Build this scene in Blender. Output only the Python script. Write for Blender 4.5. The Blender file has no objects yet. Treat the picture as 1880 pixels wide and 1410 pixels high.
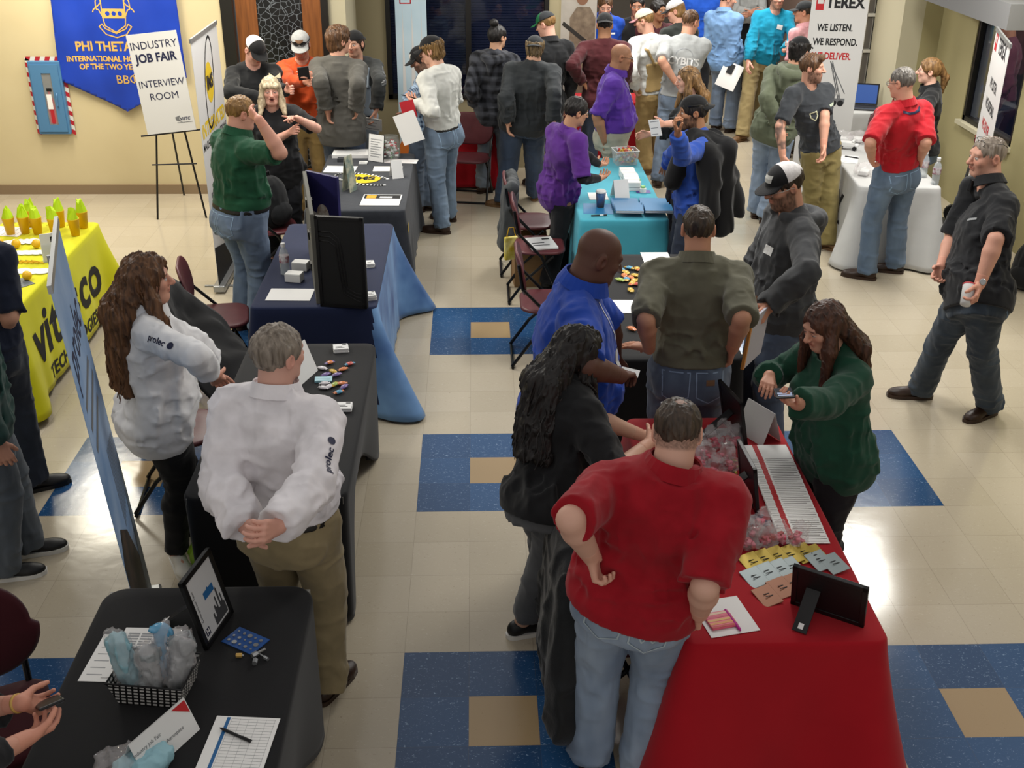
import bpy, bmesh, math, random
import numpy as np
import openvdb as vdb
from mathutils import Vector, Matrix
from mathutils.bvhtree import BVHTree

S = bpy.context.scene
C = S.collection
R_ = math.radians

# ---------------------------------------------------------------- camera
cam_data = bpy.data.cameras.new('camera')
cam = bpy.data.objects.new('camera', cam_data)
C.objects.link(cam)
cam_data.sensor_fit = 'HORIZONTAL'
cam_data.sensor_width = 36.0
cam_data.lens = 36.0 * 2047.3 / 1880.0
cam_data.clip_start = 0.05
cam_data.clip_end = 100
_p, _y, _r = 0.459051, 0.034479, 0.007478      # pitch down, yaw to the right, roll
_f = Vector((math.sin(_y) * math.cos(_p), math.cos(_y) * math.cos(_p), -math.sin(_p)))
_rt = Vector((math.cos(_y), -math.sin(_y), 0))
_up = _rt.cross(_f)
_rt, _up = math.cos(_r) * _rt + math.sin(_r) * _up, -math.sin(_r) * _rt + math.cos(_r) * _up
cam.matrix_world = Matrix(((_rt.x, _up.x, -_f.x, 0.0495), (_rt.y, _up.y, -_f.y, -4.1715),
                           (_rt.z, _up.z, -_f.z, 3.4743), (0, 0, 0, 1)))
S.camera = cam

# ---------------------------------------------------------------- world, lights, exposure
S.view_settings.view_transform = 'Standard'
S.view_settings.look = 'None'
S.view_settings.gamma = 1.0
S.view_settings.use_curve_mapping = False
S.view_settings.exposure = 0.36
world = bpy.data.worlds.new('world')
S.world = world
world.use_nodes = True
world.node_tree.nodes['Background'].inputs[0].default_value = (1.0, 0.97, 0.94, 1)
world.node_tree.nodes['Background'].inputs[1].default_value = 0.46


def area_light(name, loc, sx, sy, power, col=(1, 0.97, 0.9), spread=180):
    l = bpy.data.lights.new(name, 'AREA')
    l.shape = 'RECTANGLE'
    l.size, l.size_y = sx, sy
    l.energy = power
    l.color = col
    l.spread = R_(spread)
    o = bpy.data.objects.new(name, l)
    o.location = loc
    C.objects.link(o)
    return o


area_light('window_fill_light', (5.75, 6.5, 2.9), .5, .5, 30, (1, .95, .9))  # added fill, brightens the figure behind the right window
# fluorescent troffers of the hall's ceiling, about three metres up
for lx, ly, pw, col in [(-4.0, 6.4, 60, (1, .93, .76)), (-2.1, 6.2, 48, (1, .94, .8)), (3.66, 9.85, 60, (1, .97, .9)), (3.85, 4.95, 70, (1, .98, .92)),
                        (1.4, 7.4, 60, (1, .98, .93)), (-1.6, 4.6, 40, (1, .98, .93)), (1.9, 9.6, 45, (1, .98, .93)),
                        (-3.4, 2.5, 26, (1, .98, .93)), (1.6, 2.6, 42, (1, .98, .93)), (5.0, 1.6, 34, (1, .97, .9))]:
    area_light('ceiling_light', (lx, ly, 3.15), 0.55, 1.15, pw, col)
# ---------------------------------------------------------------- materials
MATS = {}


def rgb(h):
    v = [int(h[i:i + 2], 16) / 255 for i in (0, 2, 4)]
    return tuple((c / 12.92 if c <= .04045 else ((c + .055) / 1.055) ** 2.4) for c in v) + (1,)


def mat(name, col, rough=.6, kind='plain', col2=None, scale=40, amount=.5, bump=0, metal=0, spec=.4, coat=0, alpha=1, trans=0, emit=0, stretch=None):
    """One Principled material; kind: plain, cloth, denim, plaid, hair, skin, wood, metal ..."""
    if name in MATS:
        return MATS[name]
    m = bpy.data.materials.new(name)
    MATS[name] = m
    m.use_nodes = True
    nt = m.node_tree
    b = nt.nodes['Principled BSDF']
    c = rgb(col) if isinstance(col, str) else col
    c2 = (rgb(col2) if isinstance(col2, str) else col2) if col2 else None
    b.inputs['Base Color'].default_value = c
    b.inputs['Roughness'].default_value = rough
    b.inputs['Metallic'].default_value = metal
    b.inputs['Specular IOR Level'].default_value = spec
    b.inputs['Coat Weight'].default_value = coat
    if trans:
        b.inputs['Transmission Weight'].default_value = trans
    if alpha < 1:
        b.inputs['Alpha'].default_value = alpha
    if emit:
        b.inputs['Emission Color'].default_value = c
        b.inputs['Emission Strength'].default_value = emit
    N, L = nt.nodes, nt.links
    tc = N.new('ShaderNodeTexCoord')
    mp = N.new('ShaderNodeMapping')
    L.new(tc.outputs['Object'], mp.inputs[0])
    if stretch:
        mp.inputs['Scale'].default_value = stretch
    if kind == 'skin':
        at = N.new('ShaderNodeAttribute')
        at.attribute_name = 'tint'
        L.new(at.outputs['Color'], b.inputs['Base Color'])
        b.inputs['Subsurface Weight'].default_value = 0.0
    elif c2:
        nz = N.new('ShaderNodeTexNoise')
        nz.inputs['Scale'].default_value = scale
        nz.inputs['Detail'].default_value = 3
        L.new(mp.outputs[0], nz.inputs['Vector'])
        rp = N.new('ShaderNodeMapRange')
        rp.inputs[1].default_value = .5 - amount / 2
        rp.inputs[2].default_value = .5 + amount / 2
        L.new(nz.outputs[0], rp.inputs[0])
        mx = N.new('ShaderNodeMix')
        mx.data_type = 'RGBA'
        L.new(rp.outputs[0], mx.inputs[0])
        mx.inputs[6].default_value = c
        mx.inputs[7].default_value = c2
        L.new(mx.outputs[2], b.inputs['Base Color'])
    if kind == 'plaid':
        sep = N.new('ShaderNodeSeparateXYZ')
        L.new(mp.outputs[0], sep.inputs[0])
        ad = N.new('ShaderNodeMath')
        ad.operation = 'ADD'
        L.new(sep.outputs[0], ad.inputs[0])
        L.new(sep.outputs[1], ad.inputs[1])
        outs = []
        for src in (ad.outputs[0], sep.outputs[2]):
            w = N.new('ShaderNodeMath')
            w.operation = 'PINGPONG'
            w.inputs[1].default_value = .5 / scale * 1.0
            L.new(src, w.inputs[0])
            r2 = N.new('ShaderNodeMapRange')
            r2.inputs[1].default_value = .15 / scale
            r2.inputs[2].default_value = .35 / scale
            L.new(w.outputs[0], r2.inputs[0])
            outs.append(r2)
        pr = N.new('ShaderNodeMath')
        pr.operation = 'ADD'
        L.new(outs[0].outputs[0], pr.inputs[0])
        L.new(outs[1].outputs[0], pr.inputs[1])
        hv = N.new('ShaderNodeMath')
        hv.operation = 'MULTIPLY'
        hv.inputs[1].default_value = .5
        L.new(pr.outputs[0], hv.inputs[0])
        mx = N.new('ShaderNodeMix')
        mx.data_type = 'RGBA'
        L.new(hv.outputs[0], mx.inputs[0])
        mx.inputs[6].default_value = c
        mx.inputs[7].default_value = c2
        L.new(mx.outputs[2], b.inputs['Base Color'])
    if bump:
        n2 = N.new('ShaderNodeTexNoise')
        n2.inputs['Scale'].default_value = scale * (6 if kind in ('cloth', 'denim', 'plaid') else 1.5)
        n2.inputs['Detail'].default_value = 4
        L.new(mp.outputs[0], n2.inputs['Vector'])
        bp = N.new('ShaderNodeBump')
        bp.inputs['Strength'].default_value = bump
        bp.inputs['Distance'].default_value = .004
        L.new(n2.outputs[0], bp.inputs['Height'])
        L.new(bp.outputs[0], b.inputs['Normal'])
    if kind in ('cloth', 'denim', 'plaid'):
        b.inputs['Sheen Weight'].default_value = .12
        b.inputs['Specular IOR Level'].default_value = .15
    return m


def cloth(col, var=.16):
    c = rgb(col)
    d = tuple(min(1, v * (1 + var) + .004) for v in c[:3]) + (1,)
    e = tuple(v * (1 - var) for v in c[:3]) + (1,)
    return mat('cloth_' + col, e, .85, 'cloth', d, 9, .5, .12)


def grey_down(c, k=.42):
    v = rgb(c)
    g = .3 * v[0] + .5 * v[1] + .2 * v[2]
    return tuple(x * (1 - k) + g * k for x in v[:3]) + (1,)


def denim(col, fade):
    return mat('denim_' + col + fade, grey_down(col), .85, 'denim', grey_down(fade), 5.5, .55, .2, stretch=(1, 1, .45))


def hairm(col, light):
    return mat('hair_' + col + light, rgb(col), .5, 'hair', rgb(light), 60, .5, .5, spec=.35, stretch=(1, 1, .12))


SKIN = mat('skin', 'c99', .55, 'skin', spec=.35) if False else mat('skin', (0.6, 0.4, 0.3, 1), .55, 'skin', spec=.3)


# ---------------------------------------------------------------- object helpers
def tag(o, label=None, cat=None, group=None, kind=None):
    if label:
        o['label'] = label
    if cat:
        o['category'] = cat
    if group:
        o['group'] = group
    if kind:
        o['kind'] = kind
    return o


def empty(name, loc=(0, 0, 0), rz=0, label=None, cat=None, group=None):
    o = bpy.data.objects.new(name, None)
    o.empty_display_size = .1
    C.objects.link(o)
    o.location = loc
    o.rotation_euler = (0, 0, rz)
    return tag(o, label, cat, group)


def link(name, me, m=None, parent=None, loc=(0, 0, 0), rot=None):
    if m is not None:
        for q in (m if isinstance(m, (list, tuple)) else [m]):
            me.materials.append(q)
    o = bpy.data.objects.new(name, me)
    C.objects.link(o)
    o.location = loc
    if rot:
        o.rotation_euler = rot
    if parent:
        o.parent = parent
    return o


def raw(name, verts, faces, smooth=False):
    me = bpy.data.meshes.new(name)
    v = np.asarray(verts, dtype=np.float32)
    if len(faces) and isinstance(faces, np.ndarray):
        n, k = faces.shape
        me.vertices.add(len(v))
        me.vertices.foreach_set('co', v.ravel())
        me.loops.add(n * k)
        me.loops.foreach_set('vertex_index', faces.astype(np.int32).ravel())
        me.polygons.add(n)
        me.polygons.foreach_set('loop_start', np.arange(0, n * k, k, dtype=np.int32))
        me.update(calc_edges=True)
    else:
        me.from_pydata([tuple(map(float, q)) for q in v], [], [tuple(map(int, f)) for f in faces])
        me.update()
    if smooth:
        me.polygons.foreach_set('use_smooth', [True] * len(me.polygons))
    return me


class MB:
    """Collects shapes into one mesh."""

    def __init__(s):
        s.v, s.f, s.m = [], [], []

    def add(s, vs, fs, mi=0):
        n = len(s.v)
        s.v += [tuple(v) for v in vs]
        s.f += [tuple(i + n for i in f) for f in fs]
        s.m += [mi] * len(fs)
        return s

    def box(s, lo, hi, mi=0, M=None):
        x0, y0, z0 = lo
        x1, y1, z1 = hi
        vs = [(x0, y0, z0), (x1, y0, z0), (x1, y1, z0), (x0, y1, z0), (x0, y0, z1), (x1, y0, z1), (x1, y1, z1), (x0, y1, z1)]
        if M is not None:
            vs = [M @ Vector(v) for v in vs]
        return s.add(vs, [(0, 3, 2, 1), (4, 5, 6, 7), (0, 1, 5, 4), (1, 2, 6, 5), (2, 3, 7, 6), (3, 0, 4, 7)], mi)

    def tube(s, pts, r, n=8, mi=0, closed=False, cap=True):
        pts = [Vector(p) for p in pts]
        k = len(pts)
        rr = r if isinstance(r, (list, tuple)) else [r] * k
        base = len(s.v)
        prev = None
        for i, p in enumerate(pts):
            a = pts[(i - 1) % k] if (i or closed) else p
            b = pts[(i + 1) % k] if (i < k - 1 or closed) else p
            t = (b - a).normalized()
            if prev is None:
                u = t.orthogonal().normalized()
            else:
                u = (prev - t * prev.dot(t))
                u = u.normalized() if u.length > 1e-6 else t.orthogonal().normalized()
            prev = u
            w = t.cross(u)
            for j in range(n):
                a_ = 2 * math.pi * j / n
                s.v.append(tuple(p + (u * math.cos(a_) + w * math.sin(a_)) * rr[i]))
        for i in range(k if closed else k - 1):
            i2 = (i + 1) % k
            for j in range(n):
                j2 = (j + 1) % n
                s.f.append((base + i * n + j, base + i * n + j2, base + i2 * n + j2, base + i2 * n + j))
                s.m.append(mi)
        if cap and not closed:
            s.f.append(tuple(base + j for j in reversed(range(n))))
            s.f.append(tuple(base + (k - 1) * n + j for j in range(n)))
            s.m += [mi, mi]
        return s

    def lathe(s, prof, n=24, mi=0, at=(0, 0, 0), M=None):
        """prof: (radius, z) pairs from bottom to top."""
        base = len(s.v)
        for r, z in prof:
            for j in range(n):
                a = 2 * math.pi * j / n
                v = Vector((at[0] + r * math.cos(a), at[1] + r * math.sin(a), at[2] + z))
                s.v.append(tuple(M @ v if M is not None else v))
        for i in range(len(prof) - 1):
            for j in range(n):
                j2 = (j + 1) % n
                s.f.append((base + i * n + j, base + i * n + j2, base + (i + 1) * n + j2, base + (i + 1) * n + j))
                s.m.append(mi)
        s.f.append(tuple(base + j for j in reversed(range(n))))
        s.f.append(tuple(base + (len(prof) - 1) * n + j for j in range(n)))
        s.m += [mi, mi]
        return s

    def build(s, name, m=None, parent=None, loc=(0, 0, 0), rot=None, smooth=False, bevel=0):
        me = raw(name, s.v, s.f, smooth)
        if len(set(s.m)) > 1 or (s.m and s.m[0]):
            me.polygons.foreach_set('material_index', s.m)
        o = link(name, me, m, parent, loc, rot)
        if bevel:
            b = o.modifiers.new('bevel', 'BEVEL')
            b.width = bevel
            b.segments = 2
            b.limit_method = 'ANGLE'
        return o


def text_mesh(txt, size=.1, bold=0.0, extrude=0, shear=0, align='CENTER', spacing=1.0, sx=1.0):
    cu = bpy.data.curves.new('lettering', 'FONT')
    cu.body = txt
    cu.size = size
    cu.offset = bold
    cu.extrude = extrude
    cu.shear = shear
    cu.align_x = align
    cu.align_y = 'CENTER'
    cu.space_character = spacing
    cu.resolution_u = 3
    o = bpy.data.objects.new('lettering', cu)
    C.objects.link(o)
    dg = bpy.context.evaluated_depsgraph_get()
    me = bpy.data.meshes.new_from_object(o.evaluated_get(dg))
    bpy.data.objects.remove(o)
    bpy.data.curves.remove(cu)
    if sx != 1:
        me.transform(Matrix.Diagonal((sx, 1, 1, 1)))
    return me


def frame3(origin, xdir, ydir):
    x = Vector(xdir).normalized()
    y = Vector(ydir)
    y = (y - x * y.dot(x)).normalized()
    z = x.cross(y)
    o = Vector(origin)
    return Matrix(((x.x, y.x, z.x, o.x), (x.y, y.y, z.y, o.y), (x.z, y.z, z.z, o.z), (0, 0, 0, 1)))


def write(txt, M, size, m, parent=None, bold=0.0, name='lettering', **k):
    """Flat lettering laid on a surface whose text frame is M (local to parent)."""
    me = text_mesh(txt, size, bold, **k)
    me.transform(M)
    return link(name, me, m, parent)


def flat(pts, M=None, name='print', m=None, parent=None, lift=0):
    vs = [Vector((p[0], p[1], lift)) for p in pts]
    if M is not None:
        vs = [M @ v for v in vs]
    return link(name, raw(name, vs, [tuple(range(len(vs)))]), m, parent)


def circle(cx, cy, rx, ry=None, n=24, rot=0):
    ry = ry or rx
    c, s_ = math.cos(rot), math.sin(rot)
    out = []
    for i in range(n):
        a = 2 * math.pi * i / n
        x, y = rx * math.cos(a), ry * math.sin(a)
        out.append((cx + x * c - y * s_, cy + x * s_ + y * c))
    return out


# ---------------------------------------------------------------- distance fields
def vnoise(seed, p, scale):
    """Smooth value noise in -1..1 at points p (..., 3), scale per axis."""
    rs = np.random.RandomState(seed)
    n = 24
    T = rs.uniform(-1, 1, (n, n, n)).astype(np.float32)
    q = [np.asarray(p[i] * scale[i], np.float32) for i in range(3)]
    fl = [np.floor(a).astype(np.int32) for a in q]
    fr = [a - b for a, b in zip(q, fl)]
    fr = [a * a * (3 - 2 * a) for a in fr]
    out = 0
    for dx in (0, 1):
        wx = fr[0] if dx else 1 - fr[0]
        for dy in (0, 1):
            wy = fr[1] if dy else 1 - fr[1]
            for dz in (0, 1):
                wz = fr[2] if dz else 1 - fr[2]
                out = out + wx * wy * wz * T[(fl[0] + dx) % n, (fl[1] + dy) % n, (fl[2] + dz) % n]
    return out


class Field:
    def __init__(s, lo, hi, h):
        s.h = h
        s.o = np.floor(np.asarray(lo, float) / h) * h
        s.n = np.maximum(4, np.ceil((np.asarray(hi, float) - s.o) / h).astype(int) + 1)
        s.d = np.full(s.n, .06, np.float32)
        s.ax = [(s.o[i] + h * np.arange(s.n[i])).astype(np.float32) for i in range(3)]

    def win(s, lo, hi):
        a = [int(np.clip(math.floor((lo[i] - s.o[i]) / s.h), 0, s.n[i])) for i in range(3)]
        b = [int(np.clip(math.ceil((hi[i] - s.o[i]) / s.h) + 1, 0, s.n[i])) for i in range(3)]
        sl = tuple(slice(a[i], b[i]) for i in range(3))
        P = (s.ax[0][sl[0]][:, None, None], s.ax[1][sl[1]][None, :, None], s.ax[2][sl[2]][None, None, :])
        return sl, P

    def mix(s, sl, d, k, op):
        if d.size == 0:
            return
        c = s.d[sl]
        if op == 'sub':
            d = -d
        if k <= 0:
            s.d[sl] = np.minimum(c, d) if op == 'u' else np.maximum(c, d)
            return
        if op == 'u':
            h = np.clip(.5 + .5 * (d - c) / k, 0, 1)
            s.d[sl] = d * (1 - h) + c * h - k * h * (1 - h)
        else:
            h = np.clip(.5 - .5 * (d - c) / k, 0, 1)
            s.d[sl] = d * (1 - h) + c * h + k * h * (1 - h)

    def cone(s, a, b, ra, rb, k=.01, op='u', cut0=False, cut1=False):
        a, b = np.asarray(a, float), np.asarray(b, float)
        m = max(ra, rb) + k + .065
        sl, P = s.win(np.minimum(a, b) - m, np.maximum(a, b) + m)
        ab = b - a
        L2 = max(1e-9, float(ab @ ab))
        q = [P[i] - a[i] for i in range(3)]
        tr = (q[0] * ab[0] + q[1] * ab[1] + q[2] * ab[2]) / L2
        t = np.clip(tr, 0, 1)
        d = np.sqrt((q[0] - t * ab[0]) ** 2 + (q[1] - t * ab[1]) ** 2 + (q[2] - t * ab[2]) ** 2) - (ra + (rb - ra) * t)
        L = math.sqrt(L2)
        if cut1:
            d = np.maximum(d, (tr - 1) * L)
        if cut0:
            d = np.maximum(d, -tr * L)
        s.mix(sl, d.astype(np.float32), k, op)
        return s

    def ell(s, c, r, F=None, k=.01, op='u'):
        """F: 3x3 rows = axes of the ellipsoid."""
        c, r = np.asarray(c, float), np.asarray(r, float)
        m = r.max() + k + .065
        sl, P = s.win(c - m, c + m)
        q = [P[i] - c[i] for i in range(3)]
        if F is not None:
            q = [q[0] * F[i][0] + q[1] * F[i][1] + q[2] * F[i][2] for i in range(3)]
        k0 = np.sqrt((q[0] / r[0]) ** 2 + (q[1] / r[1]) ** 2 + (q[2] / r[2]) ** 2)
        k1 = np.sqrt((q[0] / r[0] ** 2) ** 2 + (q[1] / r[1] ** 2) ** 2 + (q[2] / r[2] ** 2) ** 2) + 1e-6
        s.mix(sl, (k0 * (k0 - 1) / k1).astype(np.float32), k, op)
        return s

    def plane(s, p, n, keep_below=True, k=.0):
        """Keep the half space on the negative side of normal n through p."""
        n = np.asarray(n, float)
        n = n / np.linalg.norm(n)
        sl, P = s.win(s.o - 1, s.o + s.n * s.h + 1)
        d = (P[0] - p[0]) * n[0] + (P[1] - p[1]) * n[1] + (P[2] - p[2]) * n[2]
        s.mix(sl, d.astype(np.float32) * np.ones_like(s.d), k, 'i')
        return s

    def fold(s, seed, amp, scale, w=None, ridge=True):
        sl, P = s.win(s.o - 1, s.o + s.n * s.h + 1)
        Q = [np.broadcast_to(p, s.d.shape) for p in P]
        band = np.abs(s.d) < .035
        idx = np.nonzero(band)
        q = [a[idx] for a in Q]
        v = vnoise(seed, q, scale)
        if ridge:
            v = np.clip(1 - np.abs(v) / .42, 0, 1)
            v = .25 - 1.25 * v * v * (3 - 2 * v)
        else:
            v = v - .2
        if w is not None:
            v = v * w(q)
        s.d[idx] += amp * v
        return s

    def mesh(s):
        s.d[0], s.d[-1], s.d[:, 0], s.d[:, -1], s.d[:, :, 0], s.d[:, :, -1] = [np.maximum(x, s.h) for x in (s.d[0], s.d[-1], s.d[:, 0], s.d[:, -1], s.d[:, :, 0], s.d[:, :, -1])]
        g = vdb.FloatGrid(.06)
        g.copyFromArray(np.ascontiguousarray(s.d))
        p, q = g.convertToQuads(0.0)
        return p * s.h + s.o, q


def merge(parts):
    vs, fs, n = [], [], 0
    for p, q in parts:
        vs.append(p)
        fs.append(q + n)
        n += len(p)
    return np.concatenate(vs), np.concatenate(fs)
# ---------------------------------------------------------------- people
MALE = [(-.10, .080, .050, .070), (-.07, .090, .056, .080), (-.03, .096, .060, .088), (0, .097, .062, .086), (.05, .090, .064, .070), (.09, .086, .064, .060), (.14, .090, .066, .062),
        (.20, .099, .070, .070), (.245, .105, .066, .072), (.275, .095, .054, .064), (.30, .062, .042, .054), (.325, .036, .036, .042)]
FEMALE = [(-.10, .086, .052, .074), (-.07, .098, .058, .086), (-.03, .104, .060, .092), (0, .102, .062, .088), (.05, .088, .062, .066), (.09, .077, .058, .054), (.14, .079, .060, .055),
          (.20, .088, .064, .062), (.245, .094, .058, .064), (.275, .084, .048, .056), (.30, .054, .038, .048), (.325, .032, .032, .037)]


def V3(v):
    return np.asarray(v, float)


def unit(v):
    v = V3(v)
    return v / (np.linalg.norm(v) + 1e-12)


def facing(deg):
    a = R_(deg)
    return np.array([math.sin(a), math.cos(a), 0.])


class Body:
    def __init__(s, J, H, sex='m', fat=1.0, belly=0.0, q=1):
        s.J, s.H, s.sex, s.fat, s.q = J, H, sex, fat, q
        s.up = unit(J['neck'] - J['pel'])
        f = facing(J['yaw'])
        s.r = unit(np.cross(f, s.up))
        s.f = np.cross(s.up, s.r)
        T = np.array(FEMALE if sex == 'f' else MALE)
        tt = np.linspace(-.14, .36, 240)
        cols = []
        g = np.exp(-np.linspace(-2, 2, 21) ** 2)
        g /= g.sum()
        for c in (1, 2, 3):
            y = np.interp(tt, T[:, 0], T[:, c])
            y = np.convolve(np.pad(y, 10, 'edge'), g, 'valid')
            w = np.clip(1 - (tt - .17) / .13, 0.25, 1)
            y = y * (1 + (fat - 1) * w)
            if c == 2:
                y = y + belly * np.exp(-((tt - .065) / .075) ** 2)
            if c == 1:
                y = y + .5 * belly * np.exp(-((tt - .065) / .08) ** 2)
            cols.append(y)
        s.tt, s.tab = tt, cols

    def torso(s, F, off, t0, t1, k=.02, flare=None, op='u', sc=(1, 1)):
        H, p = s.H, s.J['pel']
        c0, c1 = p + s.up * t0 * H, p + s.up * t1 * H
        m = .17 * H * s.fat + .1
        sl, P = F.win(np.minimum(c0, c1) - m, np.maximum(c0, c1) + m)
        q = [P[i] - p[i] for i in range(3)]
        t = (q[0] * s.up[0] + q[1] * s.up[1] + q[2] * s.up[2]) / H
        u = q[0] * s.r[0] + q[1] * s.r[1] + q[2] * s.r[2]
        v = q[0] * s.f[0] + q[1] * s.f[1] + q[2] * s.f[2]
        tc = np.clip(t, t0, t1)
        a = np.interp(tc, s.tt, s.tab[0]) * H * sc[0] + off
        bf = np.interp(tc, s.tt, s.tab[1]) * H * sc[1] + off
        bb = np.interp(tc, s.tt, s.tab[2]) * H * sc[1] + off
        if flare:
            w = np.clip((flare[0] - tc) / max(1e-4, flare[0] - t0), 0, 1) * flare[1]
            a, bf, bb = a + w, bf + w, bb + w
        b = np.where(v > 0, bf, bb)
        d = ((np.abs(u / a) ** 2.4 + np.abs(v / b) ** 2.4) ** (1 / 2.4) - 1) * np.minimum(a, b)
        d = np.maximum(d, np.maximum(t0 - t, t - t1) * H)
        F.mix(sl, d.astype(np.float32), k, op)

    def arm(s, F, side, off, upto, k=.018, ends=True, puff=0):
        """upto: 0..1 along the upper arm, 1..2 along the forearm."""
        J, H = s.J, s.H
        sh, el, wr = J['s' + side], J['e' + side], J['w' + side]
        w = (1 + (s.fat - 1) * .5) * (.88 if s.sex == 'f' else 1)
        rs, re, rf, rw = .0315 * H * w + off, .0245 * H * w + off, .0265 * H * w + off, .0165 * H * w + off + puff
        F.ell(sh - s.up * .004 * H, np.array([1, 1, 1.]) * (.0325 * H * w + off), k=k)
        F.cone(J['neck'] + s.up * .012 * H - s.f * .004 * H, sh + s.up * .004 * H, .031 * H * w + off * .6, .026 * H * w + off, .03)
        if upto <= 1:
            e = sh + (el - sh) * upto
            F.cone(sh, e, rs, rs + (re - rs) * upto + .004, k, cut1=ends)
            return
        F.cone(sh, el, rs, re, k)
        md = el + (wr - el) * .28
        if upto - 1 <= .3:
            F.cone(el, el + (wr - el) * (upto - 1), re, rf, k * .6, cut1=ends)
            return
        F.cone(el, md, re, rf, k * .6)
        F.cone(md, el + (wr - el) * (upto - 1), rf, rf + (rw - rf) * (upto - 1.28) / .72, k * .6, cut1=ends)

    def legs(s, F, off, upto=2.0, loose=0., k=.018, hem=0., thin=1.0):
        J, H = s.J, s.H
        w = (1 + (s.fat - 1) * .7) * thin
        for side in 'LR':
            sg = -1 if side == 'L' else 1
            hp = J['pel'] + s.r * sg * .050 * H * (1 + (s.fat - 1) * .7) - s.up * .0 * H
            kn, an = J['k' + side], J['a' + side]
            F.cone(hp, kn, .060 * H * w + off, .0365 * H * w + off + loose * .5, k)
            cf = kn + (an - kn) * .3 - s.f * .008 * H
            if loose > .004:
                F.cone(kn, an + unit(kn - an) * hem, .0365 * H * w + off + loose * .5, .027 * H * w + off + loose * 1.6, k * .6, cut1=True)
            else:
                F.cone(kn, cf, .035 * H * w + off, .0335 * H * w + off, k * .6)
                F.cone(cf, an + unit(kn - an) * hem, .0335 * H * w + off, .0215 * H * w + off + loose, k * .6, cut1=True)

    def head_frame(s):
        J = s.J
        f = facing(J['hy'])
        r = np.array([f[1], -f[0], 0.])
        u = np.array([0, 0, 1.])
        a, b = R_(J.get('hp', 0)), R_(J.get('hr', 0))
        f, u = f * math.cos(a) - u * math.sin(a), f * math.sin(a) + u * math.cos(a)
        r, u = r * math.cos(b) - u * math.sin(b), r * math.sin(b) + u * math.cos(b)
        return np.array([r, f, u])


class HeadSpace:
    """A field in head coordinates (x right, y forward, z up; half a head high = 0.115)."""

    def __init__(s, B, h, lo, hi):
        s.F = Field(lo, hi, h)
        s.B = B
        s.M = B.head_frame()
        s.sc = .0645 * B.H / .115 * (B.J.get('hs', 1))

    def out(s):
        p, q = s.F.mesh()
        return p, q

    def world(s, p):
        return (p * s.sc) @ s.M + s.B.J['head']

    def local(s, w):
        return ((V3(w) - s.B.J['head']) @ s.M.T) / s.sc


def smooth(x, a, b):
    t = np.clip((x - a) / (b - a), 0, 1)
    return t * t * (3 - 2 * t)


def head_field(B, h, o):
    hs = HeadSpace(B, h, (-.13, -.15, -.21), (.13, .16, .15))
    F = hs.F
    jw = o.get('jaw', 1.0) * (.94 if B.sex == 'f' else 1)
    F.ell((0, -.012, .030), (.075, .096, .084), k=.0)
    F.ell((0, .028, -.035), (.060 * jw, .064, .078), k=.03)
    F.ell((0, .020, -.062), (.050 * jw, .052, .050), k=.03)
    F.cone((-.014, .064, -.094), (.014, .064, -.094), .020 * jw, .020 * jw, .022)
    F.cone((-.036, .074, .026), (.036, .074, .026), .015, .015, .016)
    for x in (-1, 1):
        F.ell((x * .040, .064, -.020), (.022, .020, .022), k=.02)
        F.ell((x * .031, .099, .004), (.017, .014, .010), k=.010, op='sub')
        F.ell((x * .031, .0785, .004), (.0135, .0125, .0125), k=.002)
        F.ell((x * .079, -.012, -.006), (.010, .022, .033), k=.008)
        F.ell((x * .087, -.006, -.004), (.008, .010, .016), k=.006, op='sub')
    F.cone((0, .090, .010), (0, .112, -.024), .0085, .0135, .010)
    for x in (-1, 1):
        F.ell((x * .011, .101, -.028), (.009, .011, .008), k=.006)
    op = o.get('mouth', 0)
    F.cone((-.017, .0885, -.050), (.017, .0885, -.050), .0065, .0065, .007)
    F.cone((-.015, .0875, -.0625 - op * .6), (.015, .0875, -.0625 - op * .6), .007, .007, .007)
    if op:
        F.ell((0, .096, -.058 - op * .3), (.018, .016, .004 + op * .55), k=.004, op='sub')
    if o.get('beard'):
        F.ell((0, .040, -.072), (.056 * jw, .056, .044), k=.015)
        F.cone((-.012, .07, -.108), (.012, .07, -.108), .016 + .01 * o['beard'], .016 + .01 * o['beard'], .02)
    # neck down to the shoulders, in head space
    n = hs.local(B.J['neck'])
    nr = (.050 if B.sex == 'f' else .060) * (1 + (B.fat - 1) * .5)
    F.cone((0, -.022, -.045), n * .98 + V3((0, -.022, -.045)) * .02, nr * .98, nr * 1.12, .025)
    if B.fat > 1.15:
        F.ell((0, .035, -.100), (.05, .045, .030), k=.03)
    return hs


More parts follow.
